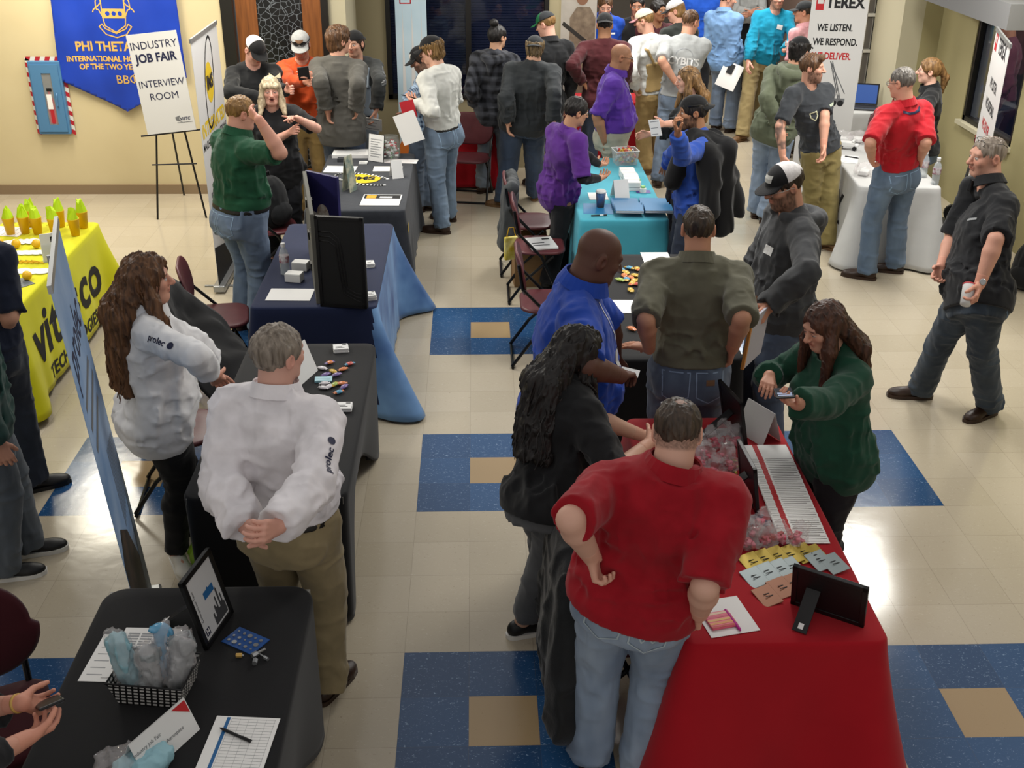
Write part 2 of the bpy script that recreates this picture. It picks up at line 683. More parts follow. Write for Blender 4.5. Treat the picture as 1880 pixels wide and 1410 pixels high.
def tint_head(p, o, skin, hairc):
    """Skin colours by place on the head: lips, brows, eyes, stubble."""
    x, y, z = p[:, 0], p[:, 1], p[:, 2]
    ax = np.abs(x)
    c = np.tile(V3(skin), (len(p), 1))

    def lay(w, col, c):
        return c * (1 - w[:, None]) + w[:, None] * V3(col)
    dark = V3(skin)
    flush = dark * V3((1.06, .80, .76))
    c = lay(.45 * np.exp(-(((ax - .042) / .022) ** 2 + ((z + .022) / .022) ** 2)) * (y > .03), flush, c)
    c = lay(.5 * np.exp(-((ax / .018) ** 2 + ((z + .024) / .014) ** 2)) * (y > .09), flush, c)
    c = lay(.5 * smooth(ax, .076, .084) * (z > -.05) * (z < .04), flush, c)
    st = o.get('stubble', 0)
    bd = o.get('beard', 0)
    if st or bd:
        jawl = smooth(-z, .018, .042) * smooth(y, -.02, .015) + smooth(-z, .0, .03) * smooth(y, -.03, -.01) * (1 - smooth(y, .02, .04)) * (ax > .05)
        mus = np.exp(-((z + .038) / .008) ** 2) * (y > .07) * (ax < .035)
        w = np.clip(jawl + mus, 0, 1) * (z > -.135)
        lipm = np.exp(-((ax / .022) ** 4 + ((z + .056) / .010) ** 4)) * (y > .07)
        w = w * (1 - lipm)
        if o.get('goatee'):
            w = w * np.exp(-(ax / .036) ** 4) * (y > .04)
        n = .75 + .25 * vnoise(5, p.T, (160, 160, 60))
        c = lay(np.clip(w * n * (.95 if bd else st), 0, 1), o.get('beardc', hairc), c)
    lips = np.exp(-((ax / .024) ** 4 + ((z + .0565 + o.get('mouth', 0) * .3) / (.0115 + o.get('mouth', 0) * .5)) ** 4)) * (y > .072)
    lc = V3(o.get('lip', dark * V3((.86, .52, .50))))
    c = lay(.8 * lips, lc, c)
    seam = np.exp(-((ax / .024) ** 4 + ((z + .0565) / .0022) ** 2)) * (y > .072)
    c = lay(.7 * seam, lc * .35, c)
    if o.get('mouth'):
        m = np.exp(-((ax / .016) ** 4 + ((z + .058 + o['mouth'] * .3) / (.004 + o['mouth'] * .5)) ** 4)) * (y > .06)
        c = lay(m, (.10, .02, .02), c)
    b = np.exp(-(((ax - .031) / .018) ** 4 + ((z - .026 - .06 * (ax - .031)) / .0042) ** 2)) * (y > .05)
    c = lay(np.clip(b * (.65 if B_light(hairc) else .95), 0, 1), V3(hairc) * .8, c)
    ey = o.get('eyes', 1.0)
    ex = ax - .031
    wht = np.exp(-((ex / .0125) ** 4 + ((z - .004) / (.0062 * ey + .0012)) ** 4)) * (y > .06)
    c = lay(np.clip(wht * 1.1, 0, 1) * (1 if ey > .3 else .0), (.62, .60, .57), c)
    ir = np.exp(-((ex / .0058) ** 4 + ((z - .003) / (.0055 * ey + .001)) ** 4)) * (y > .06)
    c = lay(ir * (1 if ey > .3 else 0), (.03, .022, .018), c)
    lid = np.exp(-((ex / .0145) ** 4 + ((z - .004 - .0068 * ey) / .0024) ** 2)) * (y > .06)
    c = lay(.85 * lid, (.03, .02, .018), c)
    if o.get('scalp'):
        w = np.clip(smooth(z - .55 * smooth(y, -.02, .1) * .11, -.03, .012) * (1 - smooth(y - (z - .05) * .35, .045, .06)) + (y < -.03) * smooth(z, -.062, -.045), 0, 1) * (1 - smooth(ax, .080, .083) * (z < .02))
        if o.get('fringe'):
            w = w * (1 - smooth(z, .045, .075))
        n = .7 + .3 * vnoise(9, p.T, (220, 220, 220))
        c = lay(np.clip(w * n * o['scalp'], 0, 1), hairc, c)
    return c


def B_light(c):
    return c[0] > .12


def hand_field(B, side, o, h):
    J, H = B.J, B.H
    sc = H / 1.78 * (.92 if B.sex == 'f' else 1)
    wr, el = J['w' + side], J['e' + side]
    d = unit(J['d' + side])
    inn = B.r * (-1 if side == 'R' else 1)
    n = V3(J.get('n' + side, inn))
    n = unit(n - d * (n @ d))
    x = np.cross(d, n) * (1 if side == 'R' else -1)
    F = Field(wr - .24 * sc - .0, wr + .24 * sc, h)
    w = (1 + (B.fat - 1) * .5) * (.88 if B.sex == 'f' else 1)
    F.cone(wr + (el - wr) * .2, wr, .0190 * H * w, .0165 * H * w, .01)
    curl = o.get('curl' + side, .35)
    for i, (xo, ln, L) in enumerate([(.031, .093, .074), (.0105, .097, .083), (-.0105, .094, .077), (-.030, .086, .060)]):
        c = curl[i] if isinstance(curl, (list, tuple)) else curl
        kn = wr + (d * ln + x * xo) * sc
        F.cone(wr + (d * .012 + x * xo * .45) * sc, kn, .0150 * sc, .0115 * sc, .012)
        dirn, pos, pn = unit(d + x * xo * 1.2), kn, n
        for j, fr in enumerate((.44, .32, .26)):
            a = R_(c * (62, 85, 60)[j] * (.9 + .06 * i))
            dirn, pn = unit(dirn * math.cos(a) + pn * math.sin(a)), unit(pn * math.cos(a) - dirn * math.sin(a))
            e = pos + dirn * L * fr * sc
            F.cone(pos, e, (.0098 - .0008 * j) * sc, (.0092 - .0009 * j) * sc, .003)
            pos = e
    t0 = wr + (d * .022 + x * .022 + n * .006) * sc
    tc = o.get('thumb' + side, .5)
    td = unit(d * .75 + x * (.75 - .35 * tc) + n * (.15 + .5 * tc))
    t1 = t0 + td * .046 * sc
    td2 = unit(td * .8 + d * .35 + n * .5 * tc - x * .3 * tc)
    t2 = t1 + td2 * .032 * sc
    F.cone(t0, t1, .0165 * sc, .0115 * sc, .012)
    F.cone(t1, t2, .0108 * sc, .0102 * sc, .004)
    F.cone(t2, t2 + unit(td2 + n * .2) * .022 * sc, .0102 * sc, .0085 * sc, .004)
    return F


def wear_mesh(name, F, m, root, it=1):
    p, q = F.mesh()
    for _ in range(it):                      # relax the stepped edges of hems and cuffs
        acc, cnt = np.zeros_like(p, dtype=np.float64), np.zeros(len(p))
        for a, b in ((0, 1), (1, 2), (2, 3), (3, 0)):
            for i, j in ((a, b), (b, a)):
                for c in range(3):
                    acc[:, c] += np.bincount(q[:, i], p[q[:, j], c], len(p))
                cnt += np.bincount(q[:, i], None, len(p))
        p = p * .4 + .6 * acc / np.maximum(cnt, 1)[:, None]
    return link(name, raw(name, p, q, True), m, root)


def person(label, base, J, H, o):
    """One standing figure: a continuous body, with hair and clothes as children."""
    q = o.get('q', 1)
    hb, hh, hd, hc = [(.015, .0052, .0056, .013), (.012, .004, .0042, .010), (.011, .003, .0031, .0085)][q]
    J = {k: (V3(v) if isinstance(v, (tuple, list)) else v) for k, v in J.items()}
    root = empty('person', base, 0, label, 'person', 'people at the job fair')
    B = Body(J, H, o.get('sex', 'm'), o.get('fat', 1.0), o.get('belly', 0), q)
    skin, hairc = grey_down(o['skin'], .14)[:3], rgb(o.get('hairc', '2a1c12'))[:3]
    pts = np.array([v for k, v in J.items() if isinstance(v, np.ndarray) and k[0] not in 'dn'] + [J['neck'], J['pel']])
    lo, hi = pts.min(0) - .16 * H * o.get('fat', 1), pts.max(0) + .16 * H * o.get('fat', 1)
    lo[2] = -.01
    # ---- body
    F = Field(lo, hi, hb)
    B.torso(F, -.014, -.07, .30, .02)
    for sd in 'LR':
        B.arm(F, sd, -.001, 2.0, ends=False)
    B.legs(F, -.004, thin=.94, hem=-.03)
    F.cone(J['neck'], J['head'] * .5 + J['neck'] * .5, .040 * H * .9, .033 * H * .9, .03)
    # foot stubs inside the shoes
    for sd in 'LR':
        tf = facing(J['t' + sd])
        F.cone(J['a' + sd] - V3((0, 0, .01)), V3((J['a' + sd][0], J['a' + sd][1], .05)) + tf * .06 * H, .024, .022, .02)
    p, f = F.mesh()
    bodyp, bodyf, tints = [p], [(f, 0)], []
    s1 = V3(skin)
    t = np.tile(s1, (len(p), 1))
    if o.get('tattoo'):
        for sd in o['tattoo']:
            a, b_, c_ = J['s' + sd], J['e' + sd], J['w' + sd]
            d1 = np.linalg.norm(np.cross(p - a, unit(b_ - a)), axis=1)
            d2 = np.linalg.norm(np.cross(p - b_, unit(c_ - b_)), axis=1)
            near = np.minimum(np.where((p - a) @ unit(b_ - a) < np.linalg.norm(b_ - a), d1, 9), np.where((p - b_) @ unit(c_ - b_) > -.02, d2, 9)) < .07
            ink = smooth(1 - 2.2 * np.abs(vnoise(3, p.T, (26, 26, 20))), .15, .7) * near
            t = t * (1 - .72 * ink[:, None]) + .72 * ink[:, None] * V3((.04, .045, .05))
    tints.append(t)
    hs = head_field(B, hh, o)
    p, f = hs.out()
    tints.append(tint_head(p, o, skin, hairc))
    bodyp.append(hs.world(p))
    bodyf.append((f, 0))
    for sd in 'LR':
        if o.get('nohand' + sd):
            continue
        HF = hand_field(B, sd, o, hd)
        p, f = HF.mesh()
        t = np.tile(s1 * V3((1.03, .95, .93)), (len(p), 1))
        tints.append(t)
        bodyp.append(p)
        bodyf.append((f, 0))
    vs, fs = merge([(p, f[0]) for p, f in zip(bodyp, bodyf)])
    me = raw('body', vs, fs, True)
    ca = me.color_attributes.new('tint', 'FLOAT_COLOR', 'POINT')
    col = np.concatenate([np.concatenate(tints), np.ones((len(vs), 1))], 1).astype(np.float32)
    ca.data.foreach_set('color', col.ravel())
    link('body', me, SKIN, root)
    # ---- top
    tp = o['top']
    o.setdefault('under', tp.get('under'))
    seed = int(abs(base[0] * 977 + base[1] * 331)) % 9973
    sl, hem, off = tp.get('sl', .6), tp.get('hem', -.05), tp.get('off', .008)
    F = Field(lo, hi, hc)
    B.torso(F, off, hem, .31, .02, flare=(tp.get('fl', .08), tp.get('flare', .012)) if hem < .03 else None)
    if o.get('sex') == 'f':
        for sg in (-1, 1):
            c = J['pel'] + B.up * .205 * H + B.r * sg * .043 * H + B.f * .055 * H
            F.ell(c, (.045 * H * B.fat, .04 * H * B.fat, .042 * H * B.fat), k=.03)
    for sd in 'LR':
        B.arm(F, sd, off + (.006 if sl > 1 else .010), sl, .022, puff=tp.get('puff', .004))
    if hem < -.01 and B.sex == 'm' or B.fat > 1.1:
        for sg in (-1, 1):
            F.ell(J['pel'] - B.up * .02 * H + B.r * sg * .045 * H - B.f * .045 * H, (.05 * H * B.fat, .045 * H * B.fat, .05 * H), k=.03)
        F.plane(J['pel'] + B.up * hem * H, -B.up, k=.006)

    def wsh(Q):
        tt = ((Q[0] - J['pel'][0]) * B.up[0] + (Q[1] - J['pel'][1]) * B.up[1] + (Q[2] - J['pel'][2]) * B.up[2]) / H
        return (.55 + .9 * np.exp(-((tt - .07) / .09) ** 2)) * smooth(tt, hem + .004, hem + .06)
    am = tp.get('fold', .0115)
    F.fold(seed, am, (9, 9, 4.0), wsh)
    F.fold(seed + 7, am * .6, (10, 10, 19), wsh)
    F.fold(seed + 9, am * .45, (22, 22, 13), wsh)
    # hem cut square again and neck opening
    ncen = J['neck'] + (J['head'] - J['neck']) * .16
    if tp.get('hood'):
        pr = None
        for i in range(15):
            an = R_(38 + 284 * i / 14)
            bk = .5 * (1 - math.cos(an))
            c = J['neck'] + B.up * (.018 - .012 * bk) * H + (B.f * math.cos(an) * (.052 + .03 * bk) + B.r * math.sin(an) * .066) * H
            if pr is not None:
                F.cone(pr, c, (.016 + .010 * bk) * H, (.016 + .010 * bk) * H, .006)
            pr = c
        F.cone(J['neck'] - B.f * .080 * H - B.up * .01 * H, J['neck'] - B.f * .078 * H - B.up * .07 * H, .034 * H, .016 * H, .02)
    F.cone(J['neck'] + B.up * .016 * H + B.f * .012 * H, J['head'] + B.f * .02 * H, .034 * H * (1 + (B.fat - 1) * .4), .040 * H, .008, op='sub')
    wear_mesh('hoodie' if tp.get('hood') else tp.get('name', 'shirt'), F, tp['m'], root)
    if tp.get('collar'):
        mb = MB()
        cs = []
        up2 = unit(B.up + B.f * .22)
        for i in range(21):
            a = R_(20 + 320 * i / 20)
            rad = (.043 + .004 * math.cos(a)) * H * (1 + (B.fat - 1) * .55)
            dvec = B.f * math.cos(a) + B.r * math.sin(a)
            cs.append((dvec, rad))
        pr = []
        for dvec, rad in cs:
            bk = .5 * (1 - float(dvec @ B.f))
            c = J['neck'] + B.up * (.030 + .026 * bk + .05 * (B.fat - 1)) * H + B.f * .012 * H
            dn = (.026 + .010 * (1 - bk)) * H
            pr.append((c + dvec * rad, c + dvec * (rad + .006) + B.up * .004, c + dvec * (rad * 1.22 + .012) - up2 * dn, c + dvec * (rad * 1.12 + .004) - up2 * dn))
        for i in range(20):
            a, b_ = pr[i], pr[i + 1]
            for j in range(4):
                mb.add([a[j], b_[j], b_[(j + 1) % 4], a[(j + 1) % 4]], [(0, 3, 2, 1)])
        for e in (0, 20):
            mb.add(pr[e], [(0, 1, 2, 3)])
        mb.build('collar', tp.get('cm', tp['m']), root)
    # ---- lower garment
    bt = o['bot']
    if bt:
        F = Field(lo, hi, hc)
        wt = bt.get('wt', .065) if hem > .01 else max(hem + .04, -.035)
        B.torso(F, .004, -.075, wt, .02)
        for sg in (-1, 1):
            F.ell(J['pel'] - B.up * .025 * H + B.r * sg * .046 * H * B.fat - B.f * .042 * H, (.050 * H * B.fat, .046 * H, .054 * H), k=.025)
        B.legs(F, bt.get('off', .006), loose=bt.get('loose', .012), k=.016, hem=bt.get('hem', -.02))
        F.plane(J['pel'] + B.up * wt * H, B.up)

        def wlg(Q):
            z = Q[2] / H
            return .45 + .9 * np.exp(-((z - .07) / .05) ** 2) + .6 * np.exp(-((z - .28) / .06) ** 2) + .5 * np.exp(-((z - .44) / .05) ** 2)
        F.fold(seed + 3, bt.get('fold', .007), (10, 10, 15), wlg)
        F.fold(seed + 4, bt.get('fold', .007) * .6, (11, 11, 4), None)
        F.fold(seed + 5, bt.get('fold', .007) * .3, (26, 26, 26), wlg)
        wear_mesh('trousers', F, bt['m'], root)
        if o.get('belt'):
            F = Field(lo, hi, hc)
            B.torso(F, .009, wt - .03, wt - .003, .0)
            wear_mesh('belt', F, o['belt'], root)
    if o.get('bib'):
        F = Field(lo, hi, hc)
        B.torso(F, .030, .02, .19, .0)
        sl_, P_ = F.win(F.o - 1, F.o + F.n * F.h + 1)
        qq = [P_[i] - J['pel'][i] for i in range(3)]
        tt = (qq[0] * B.up[0] + qq[1] * B.up[1] + qq[2] * B.up[2]) / H
        uu = np.abs(qq[0] * B.r[0] + qq[1] * B.r[1] + qq[2] * B.r[2]) / H
        F.d = np.maximum(F.d, (uu - (.07 + .25 * np.clip(.10 - tt, 0, .1))) * H).astype(np.float32)
        for sg in (-1, 1):
            for dr, y0, y1 in ((1, .075, .058), (-1, .075, .072)):
                a = J['pel'] + B.up * .185 * H + B.r * sg * .055 * H * (1 if dr > 0 else .45) + B.f * dr * y0 * H
                b_ = J['pel'] + B.up * .275 * H + B.r * sg * .060 * H + B.f * dr * y1 * H
                F.cone(a + B.f * dr * .016, b_ + B.f * dr * .018 + B.up * .012, .015, .015, .004)
            F.cone(B.up * .014 + J['pel'] + B.up * .270 * H + B.r * sg * .060 * H + B.f * .060 * H, B.up * .014 + J['pel'] + B.up * .270 * H + B.r * sg * .060 * H - B.f * .076 * H, .015, .015, .004)
        wear_mesh('overall_bib', F, o['bib'], root)
    if o.get('under'):
        F = Field(lo, hi, hc)
        for sd in 'LR':
            B.arm(F, sd, .004, 1.95)
        wear_mesh('undershirt_sleeves', F, o['under'], root)
    # ---- shoes
    if o.get('shoe'):
        for sd in 'LR':
            tf = facing(J['t' + sd])
            tr = np.array([tf[1], -tf[0], 0.])
            a = J['a' + sd]
            z0 = a[2] - .045 * H
            s_ = H / 1.78 * o.get('ss', 1)
            F = Field(a - V3((.26, .26, .12)), a + V3((.26, .26, .09)), .007 if q else .011)
            P = lambda x, y, z: V3((a[0], a[1], z0)) + (tr * x + tf * y) * s_ + V3((0, 0, z * s_))
            Fr = np.array([tr, tf, (0, 0, 1.)])
            F.ell(P(0, -.035, .045), (.037 * s_, .045 * s_, .048 * s_), Fr, 0)
            F.cone(P(0, 0, .060), P(0, .125, .030), .041 * s_, .036 * s_, .02)
            F.ell(P(.003 if sd == 'R' else -.003, .135, .030), (.047 * s_, .075 * s_, .034 * s_), Fr, .02)
            if o.get('boot'):
                F.cone(P(0, -.015, .05), P(0, -.015, .135), .046 * s_, .043 * s_, .02, cut1=True)
            else:
                F.ell(P(0, 0, .105), (.032 * s_, .045 * s_, .03 * s_), Fr, .01, 'sub')
            F.plane((0, 0, z0 + .018 * s_), (0, 0, -1.))
            sh = wear_mesh('shoe', F, o['shoe'], root)
            out = [P(.038 * math.sin(t_), -.04 - .046 * math.cos(t_), 0) for t_ in np.linspace(-1.5, 1.5, 9)]
            out += [P(.048, .10, 0), P(.049, .14, 0), P(.040, .185, 0), P(.018, .212, 0), P(-.018, .212, 0), P(-.040, .185, 0), P(-.049, .14, 0), P(-.048, .10, 0)]
            n = len(out)
            mb = MB()
            top = [v + V3((0, 0, .024 * s_)) for v in out]
            mb.add(out + top, [tuple(range(n - 1, -1, -1)), tuple(range(n, 2 * n))] + [(i, (i + 1) % n, n + (i + 1) % n, n + i) for i in range(n)])
            mb.build('sole', o.get('sole', o['shoe']), sh)
    # ---- hair
    hair = o.get('hair', 'short')
    if hair != 'none':
        make_hair(B, o, hair, root, q, seed)
    if o.get('cap'):
        make_cap(B, o['cap'], root, q)
    if o.get('glasses'):
        make_glasses(B, o['glasses'], root)
    return root, B


def make_hair(B, o, style, root, q, seed):
    h = (.0075, .0055, .0042)[q]
    L = o.get('hl', .30)
    lo, hi = (-.17, -.22, -.16), (.17, .16, .20)
    if style in ('long', 'curly', 'tail'):
        lo, hi = (-.30, -.36, -L - .18), (.30, .28, .17)
    if style == 'bun':
        hi = (.17, .16, .26)
    hs = HeadSpace(B, h, lo, hi)
    F = hs.F
    v = o.get('hv', .010)
    F.ell((0, -.014, .032), (.0745 + v, .0965 + v, .0845 + v), k=0)
    if style in ('shaggy',):
        F.ell((0, -.040, -.030), (.078, .070, .075), k=.02)
        F.ell((0, .02, .085), (.07, .07, .03), k=.02)
    if o.get('quiff'):
        F.cone((-.03, .07, .095), (.045, .075, .088), .024, .022, .02)
    # open the face, ears and nape
    F.ell((0, .098, -.040), (.068, .072, .115), k=.010, op='sub')
    if style in ('short', 'shaggy', 'bun', 'tail'):
        F.ell((0, .075, -.060), (.12, .055, .075), k=.01, op='sub')
        nape = -.075 if style == 'short' else -.10
        F.plane((0, -.09, nape), (0, -.25, -1), k=.01)
        if style != 'shaggy':
            for x in (-1, 1):
                F.ell((x * .088, .0, -.03), (.022, .034, .042), k=.008, op='sub')
    if o.get('thin'):
        F.ell((.012, -.05, .125), (.035, .04, .022), k=.02, op='sub')
    wz = hs.M @ V3((0, 0, -1.))          # straight down, in head space
    back = hs.M @ (-B.f)
    if style in ('long', 'curly'):
        cv = style == 'curly'
        H, J = B.H, B.J
        bk = B.up * .0
        guides = []
        for x, w in ((-.062, .036), (-.034, .040), (0, .042), (.034, .040), (.062, .036)):
            w = w * (1.25 if cv else .95)
            a = V3((x, -.075 + .4 * abs(x), .015))
            nb = (.070 * B.fat - .30 * abs(x)) * H + o.get('hb', .012)
            m = hs.local(J['neck'] + B.r * x * 1.15 - B.f * nb * .85 + B.up * .03 * H)
            e = hs.local(J['neck'] + B.r * x * (1.6 if cv else 1.25) - B.f * (nb + .012) - B.up * (L - .16) * hs.sc)
            F.cone(a, m, w, w * 1.05, .03)
            F.cone(m, e, w * 1.05, w * (.62 if cv else .45), .03)
            guides.append((a, m, e))
        for sg in o.get('front', (-1, 1)):
            a = V3((sg * .066, .0, .01))
            m = a + wz * .11 + V3((sg * .022, .01, 0))
            e = hs.local(J['neck'] + B.r * sg * .062 * H + B.f * (.05 * B.fat + .012) * H - B.up * (o.get('fl', .7) * L - .16) * hs.sc)
            F.cone(a, m, .030, .034, .02)
            F.cone(m, e, .034, .018, .02)
            guides.append((a, m, e))
        o['guides'] = guides
        F.ell((0, .105, -.050), (.058, .075, .120), k=.012, op='sub')
    if style == 'tail':
        a = V3((0, -.10, .035))
        side = o.get('ts', 0.0)
        e = a + wz * L + back * .05 + V3((side, 0, 0))
        m = a + wz * L * .4 + back * .06 + V3((side * .6, 0, 0))
        F.cone(a, m, .028, .034, .02)
        F.cone(m, e, .034, .016, .02)
    if style == 'bun':
        F.ell((0, -.055, .145), (.045, .045, .040), k=.012)
    if o.get('bangs'):
        F.cone((-.05, .075, .055), (.05, .075, .055), .022, .022, .02)
        F.ell((0, .10, -.012), (.075, .035, .052), k=.006, op='sub')
    if o.get('cap'):
        F.plane((0, -.01, .060), (0, .16, 1) if not o['cap'].get('back') else (0, -.02, 1), k=.004)
    if style == 'curly' or o.get('wavy'):
        F.fold(seed + 20, .010, (30, 30, 8), None)
        F.fold(seed + 21, .005, (75, 75, 16), None)
    else:
        F.fold(seed + 20, o.get('hn', .004), (34, 34, 9), None)
        F.fold(seed + 21, o.get('hn', .004) * .8, (90, 90, 12), None)
    p, f = hs.out()
    parts = [(hs.world(p), f)]
    if o.get('locks'):
        rs = random.Random(seed)
        mb = MB()
        for i in range(o['locks']):
            ga, gm, ge = rs.choice(o['guides'])
            n = 20
            off = V3((rs.uniform(-.045, .045), rs.uniform(-.045, .02), 0))
            ph, amp, ln, fr = rs.uniform(0, 6), rs.uniform(.008, .016), rs.uniform(.8, 1.08), rs.uniform(17, 26)
            pts = []
            for j in range(n):
                t = j / (n - 1) * ln
                c = ga * (1 - t) ** 2 + 2 * t * (1 - t) * gm + t * t * ge + off * (.6 + .5 * t)
                c = c + V3((math.cos(ph + t * fr), math.sin(ph + t * fr), 0)) * amp * min(1, t * 3)
                pts.append(tuple(hs.world(c[None])[0]))
            mb.tube(pts, [.006 * hs.sc * (1 - .6 * j / n) for j in range(n)], 5)
        parts.append((np.array(mb.v), np.array([(f_ + (f_[-1],))[:4] if len(f_) == 3 else f_[:4] for f_ in mb.f if len(f_) in (3, 4)])))
    vs, fs = merge(parts)
    link('hair', raw('hair', vs, fs, True), o['hm'], root)


def make_cap(B, c, root, q):
    h = (.006, .0045, .0036)[q]
    hs = HeadSpace(B, h, (-.13, -.15, 0), (.13, .15, .18))
    F = hs.F
    F.ell((0, -.010, .036), (.0875, .1085, .092), k=0)
    tilt = (0, -.16, -1) if not c.get('back') else (0, .02, -1)
    F.plane((0, -.01, .046), tilt, k=.003)
    p, f = hs.out()
    me = raw('cap', hs.world(p), f, True)
    y = p[:, 1] * (-1 if c.get('back') else 1)
    fc = y[f].mean(1)
    me.polygons.foreach_set('material_index', (fc < .012).astype(np.int32))
    cap = link('cap', me, [c['front'], c.get('rear', c['front'])], root)
    mb = MB()
    s_ = -1 if c.get('back') else 1
    n = 13
    rows = []
    for i in range(n):
        a = R_(-62 + 124 * i / (n - 1))
        x0, y0 = .0865 * math.sin(a), -.010 + .107 * math.cos(a)
        ln = .072 * math.cos(a) ** .5 + .002
        x1, y1 = x0 * 1.04, y0 + ln
        cv = c.get('curve', .35)
        zz = .046 - (.16 if not c.get('back') else -.02) * (y0 + .01)
        d1 = cv * (x1 / .09) ** 2 * .05
        rows.append([(x0, y0 * s_, zz + .004), (x1, y1 * s_, zz - .012 - d1), (x1, y1 * s_, zz - .017 - d1), (x0, y0 * s_, zz - .003)])
    vs = [tuple(hs.world(V3(v)[None])[0]) for r in rows for v in r]
    fs = []
    for i in range(n - 1):
        for j in range(4):
            fs.append((i * 4 + j, i * 4 + (j + 1) % 4, i * 4 + 4 + (j + 1) % 4, i * 4 + 4 + j))
    mb.add(vs, fs + [(0, 1, 2, 3), ((n - 1) * 4 + 3, (n - 1) * 4 + 2, (n - 1) * 4 + 1, (n - 1) * 4)])
    mb.build('brim', c.get('brim', c['front']), cap, smooth=False)
    if c.get('patch'):
        mb = MB()
        g = [(x, z) for z in (.056, .075, .092) for x in (-.035, -.018, 0, .018, .035)]
        vs = []
        for x, z in g:
            yy = -.010 + .1085 * math.sqrt(max(0, 1 - (x / .0875) ** 2 - ((z - .036) / .092) ** 2)) + .003
            vs.append(tuple(hs.world(V3((x, yy * s_, z))[None])[0]))
        mb.add(vs, [(j * 5 + i, j * 5 + i + 1, j * 5 + i + 6, j * 5 + i + 5) for j in range(2) for i in range(4)])
        mb.build('cap_patch', c['patch'], cap)
    if c.get('goggles'):
        gl = MB()
        for x in (-.034, .034):
            a = [(x + .026 * math.cos(t), 0, .062 + .016 * math.sin(t)) for t in np.linspace(0, 6.28, 13)[:-1]]
            w = []
            for (px, _, pz) in a:
                yy = -.010 + .1085 * math.sqrt(max(0, 1 - (px / .0875) ** 2 - ((pz - .036) / .092) ** 2)) + .010
                w.append(tuple(hs.world(V3((px, yy * s_, pz))[None])[0]))
            gl.add(w, [tuple(range(12))])
        for i in range(1):
            pts = []
            for t in np.linspace(-1.9, 1.9, 19):
                x, yv = .090 * math.sin(t), -.010 + .113 * math.cos(t)
                pts.append(tuple(hs.world(V3((x, yv * s_, .064))[None])[0]))
            gl.tube(pts, .004, 6)
        gl.build('sunglasses', c['goggles'], cap)


def make_glasses(B, g, root):
    hs = HeadSpace(B, .05, (-.1, -.1, -.1), (.1, .1, .1))
    dz, dy = (0, 0) if not g.get('up') else (.088, -.042)
    mb = MB()
    for x in (-1, 1):
        ring = [(x * .033 + .023 * math.cos(t), .104 + dy - .004 * abs(math.cos(t)), .002 + dz + .017 * math.sin(t)) for t in np.linspace(0, 2 * math.pi, 17)[:-1]]
        mb.tube([tuple(hs.world(V3(p)[None])[0]) for p in ring], .0018, 5, closed=True)
        tp = [(x * .057, .100 + dy, .006 + dz), (x * .083, .06 + dy, .008 + dz), (x * .086, .0 + dy, .006 + dz * .9), (x * .084, -.03 + dy, -.006 + dz * .8)]
        mb.tube([tuple(hs.world(V3(p)[None])[0]) for p in tp], .0018, 5)
    mb.tube([tuple(hs.world(V3(p)[None])[0]) for p in ((-.011, .105 + dy, .006 + dz), (0, .110 + dy, .008 + dz), (.011, .105 + dy, .006 + dz))], .0018, 5)
    mb.build('glasses', g['m'], root)


def surf(root, names):
    """All the triangles of a person's garments, for laying badges and prints on them."""
    vs, fs = [], []
    for c in root.children:
        if c.name.split('.')[0] in names and c.type == 'MESH':
            n = len(vs)
            vs += [v.co.copy() for v in c.data.vertices]
            fs += [tuple(i + n for i in p.vertices) for p in c.data.polygons]
    return BVHTree.FromPolygons(vs, fs)


def decal(root, me, centre, n, up, m, name='badge', names=('shirt', 'hoodie', 'jacket'), lift=.003, drop=.3, sub=0, on=None):
    """Drape a small flat mesh (text or a badge, in its own xy plane) on the clothes, seen from direction n."""
    n = Vector(n).normalized()
    M = frame3(Vector(centre), Vector(up).cross(n), up)
    me.transform(M)
    if sub:
        bm = bmesh.new()
        bm.from_mesh(me)
        bmesh.ops.subdivide_edges(bm, edges=bm.edges[:], cuts=sub, use_grid_fill=True)
        bm.to_mesh(me)
        bm.free()
    bv = on or surf(root, names)
    for v in me.vertices:
        hit = bv.ray_cast(v.co + n * drop, -n, drop * 2.2)
        if hit[0] is not None:
            v.co = hit[0] + n * lift
    return link(name, me, m, root)


def quad_mesh(w, h, nx=1, ny=1):
    vs = [(-w / 2 + w * i / nx, -h / 2 + h * j / ny, 0) for j in range(ny + 1) for i in range(nx + 1)]
    fs = [(j * (nx + 1) + i, j * (nx + 1) + i + 1, (j + 1) * (nx + 1) + i + 1, (j + 1) * (nx + 1) + i) for j in range(ny) for i in range(nx)]
    return raw('print', vs, fs)
def plaid(c1, c2, scale):
    return mat('plaid_' + c1 + c2, rgb(c1), .9, 'plaid', rgb(c2), scale, bump=.1)


M_BELT = mat('belt_leather', '14100d', .5)
M_BROWN = mat('brown_leather', '3a2519', .45, col2='22150e', scale=18, bump=.15)
M_TAN = mat('tan_leather', '7a5a38', .55, col2='5a3f26', scale=18, bump=.15)
M_BLACK = mat('black_leather', '101011', .5)
M_WHITE = mat('white_canvas', 'cfccc2', .8)
M_WHITESOLE = mat('white_rubber', 'd8d6d0', .6)
M_CAPBLACK = mat('cap_black', '121213', .85, 'cloth', col2='1b1b1d', bump=.1)
M_CAPWHITE = mat('cap_white_mesh', 'cdc9c8', .9, 'cloth', col2='b5b1b0', scale=60, bump=.3)
M_CAPGREY = mat('cap_grey', '9b9c9b', .85, 'cloth', col2='8a8b8a', bump=.1)
M_CAPGREYD = mat('cap_dark_grey', '2f3133', .85, 'cloth', col2='25272a', bump=.1)
M_CAPCREAM = mat('cap_cream', 'cdc4ae', .9, 'cloth', col2='b8ae98', scale=60, bump=.3)
M_CAPROSE = mat('cap_rose', 'a8757a', .85)
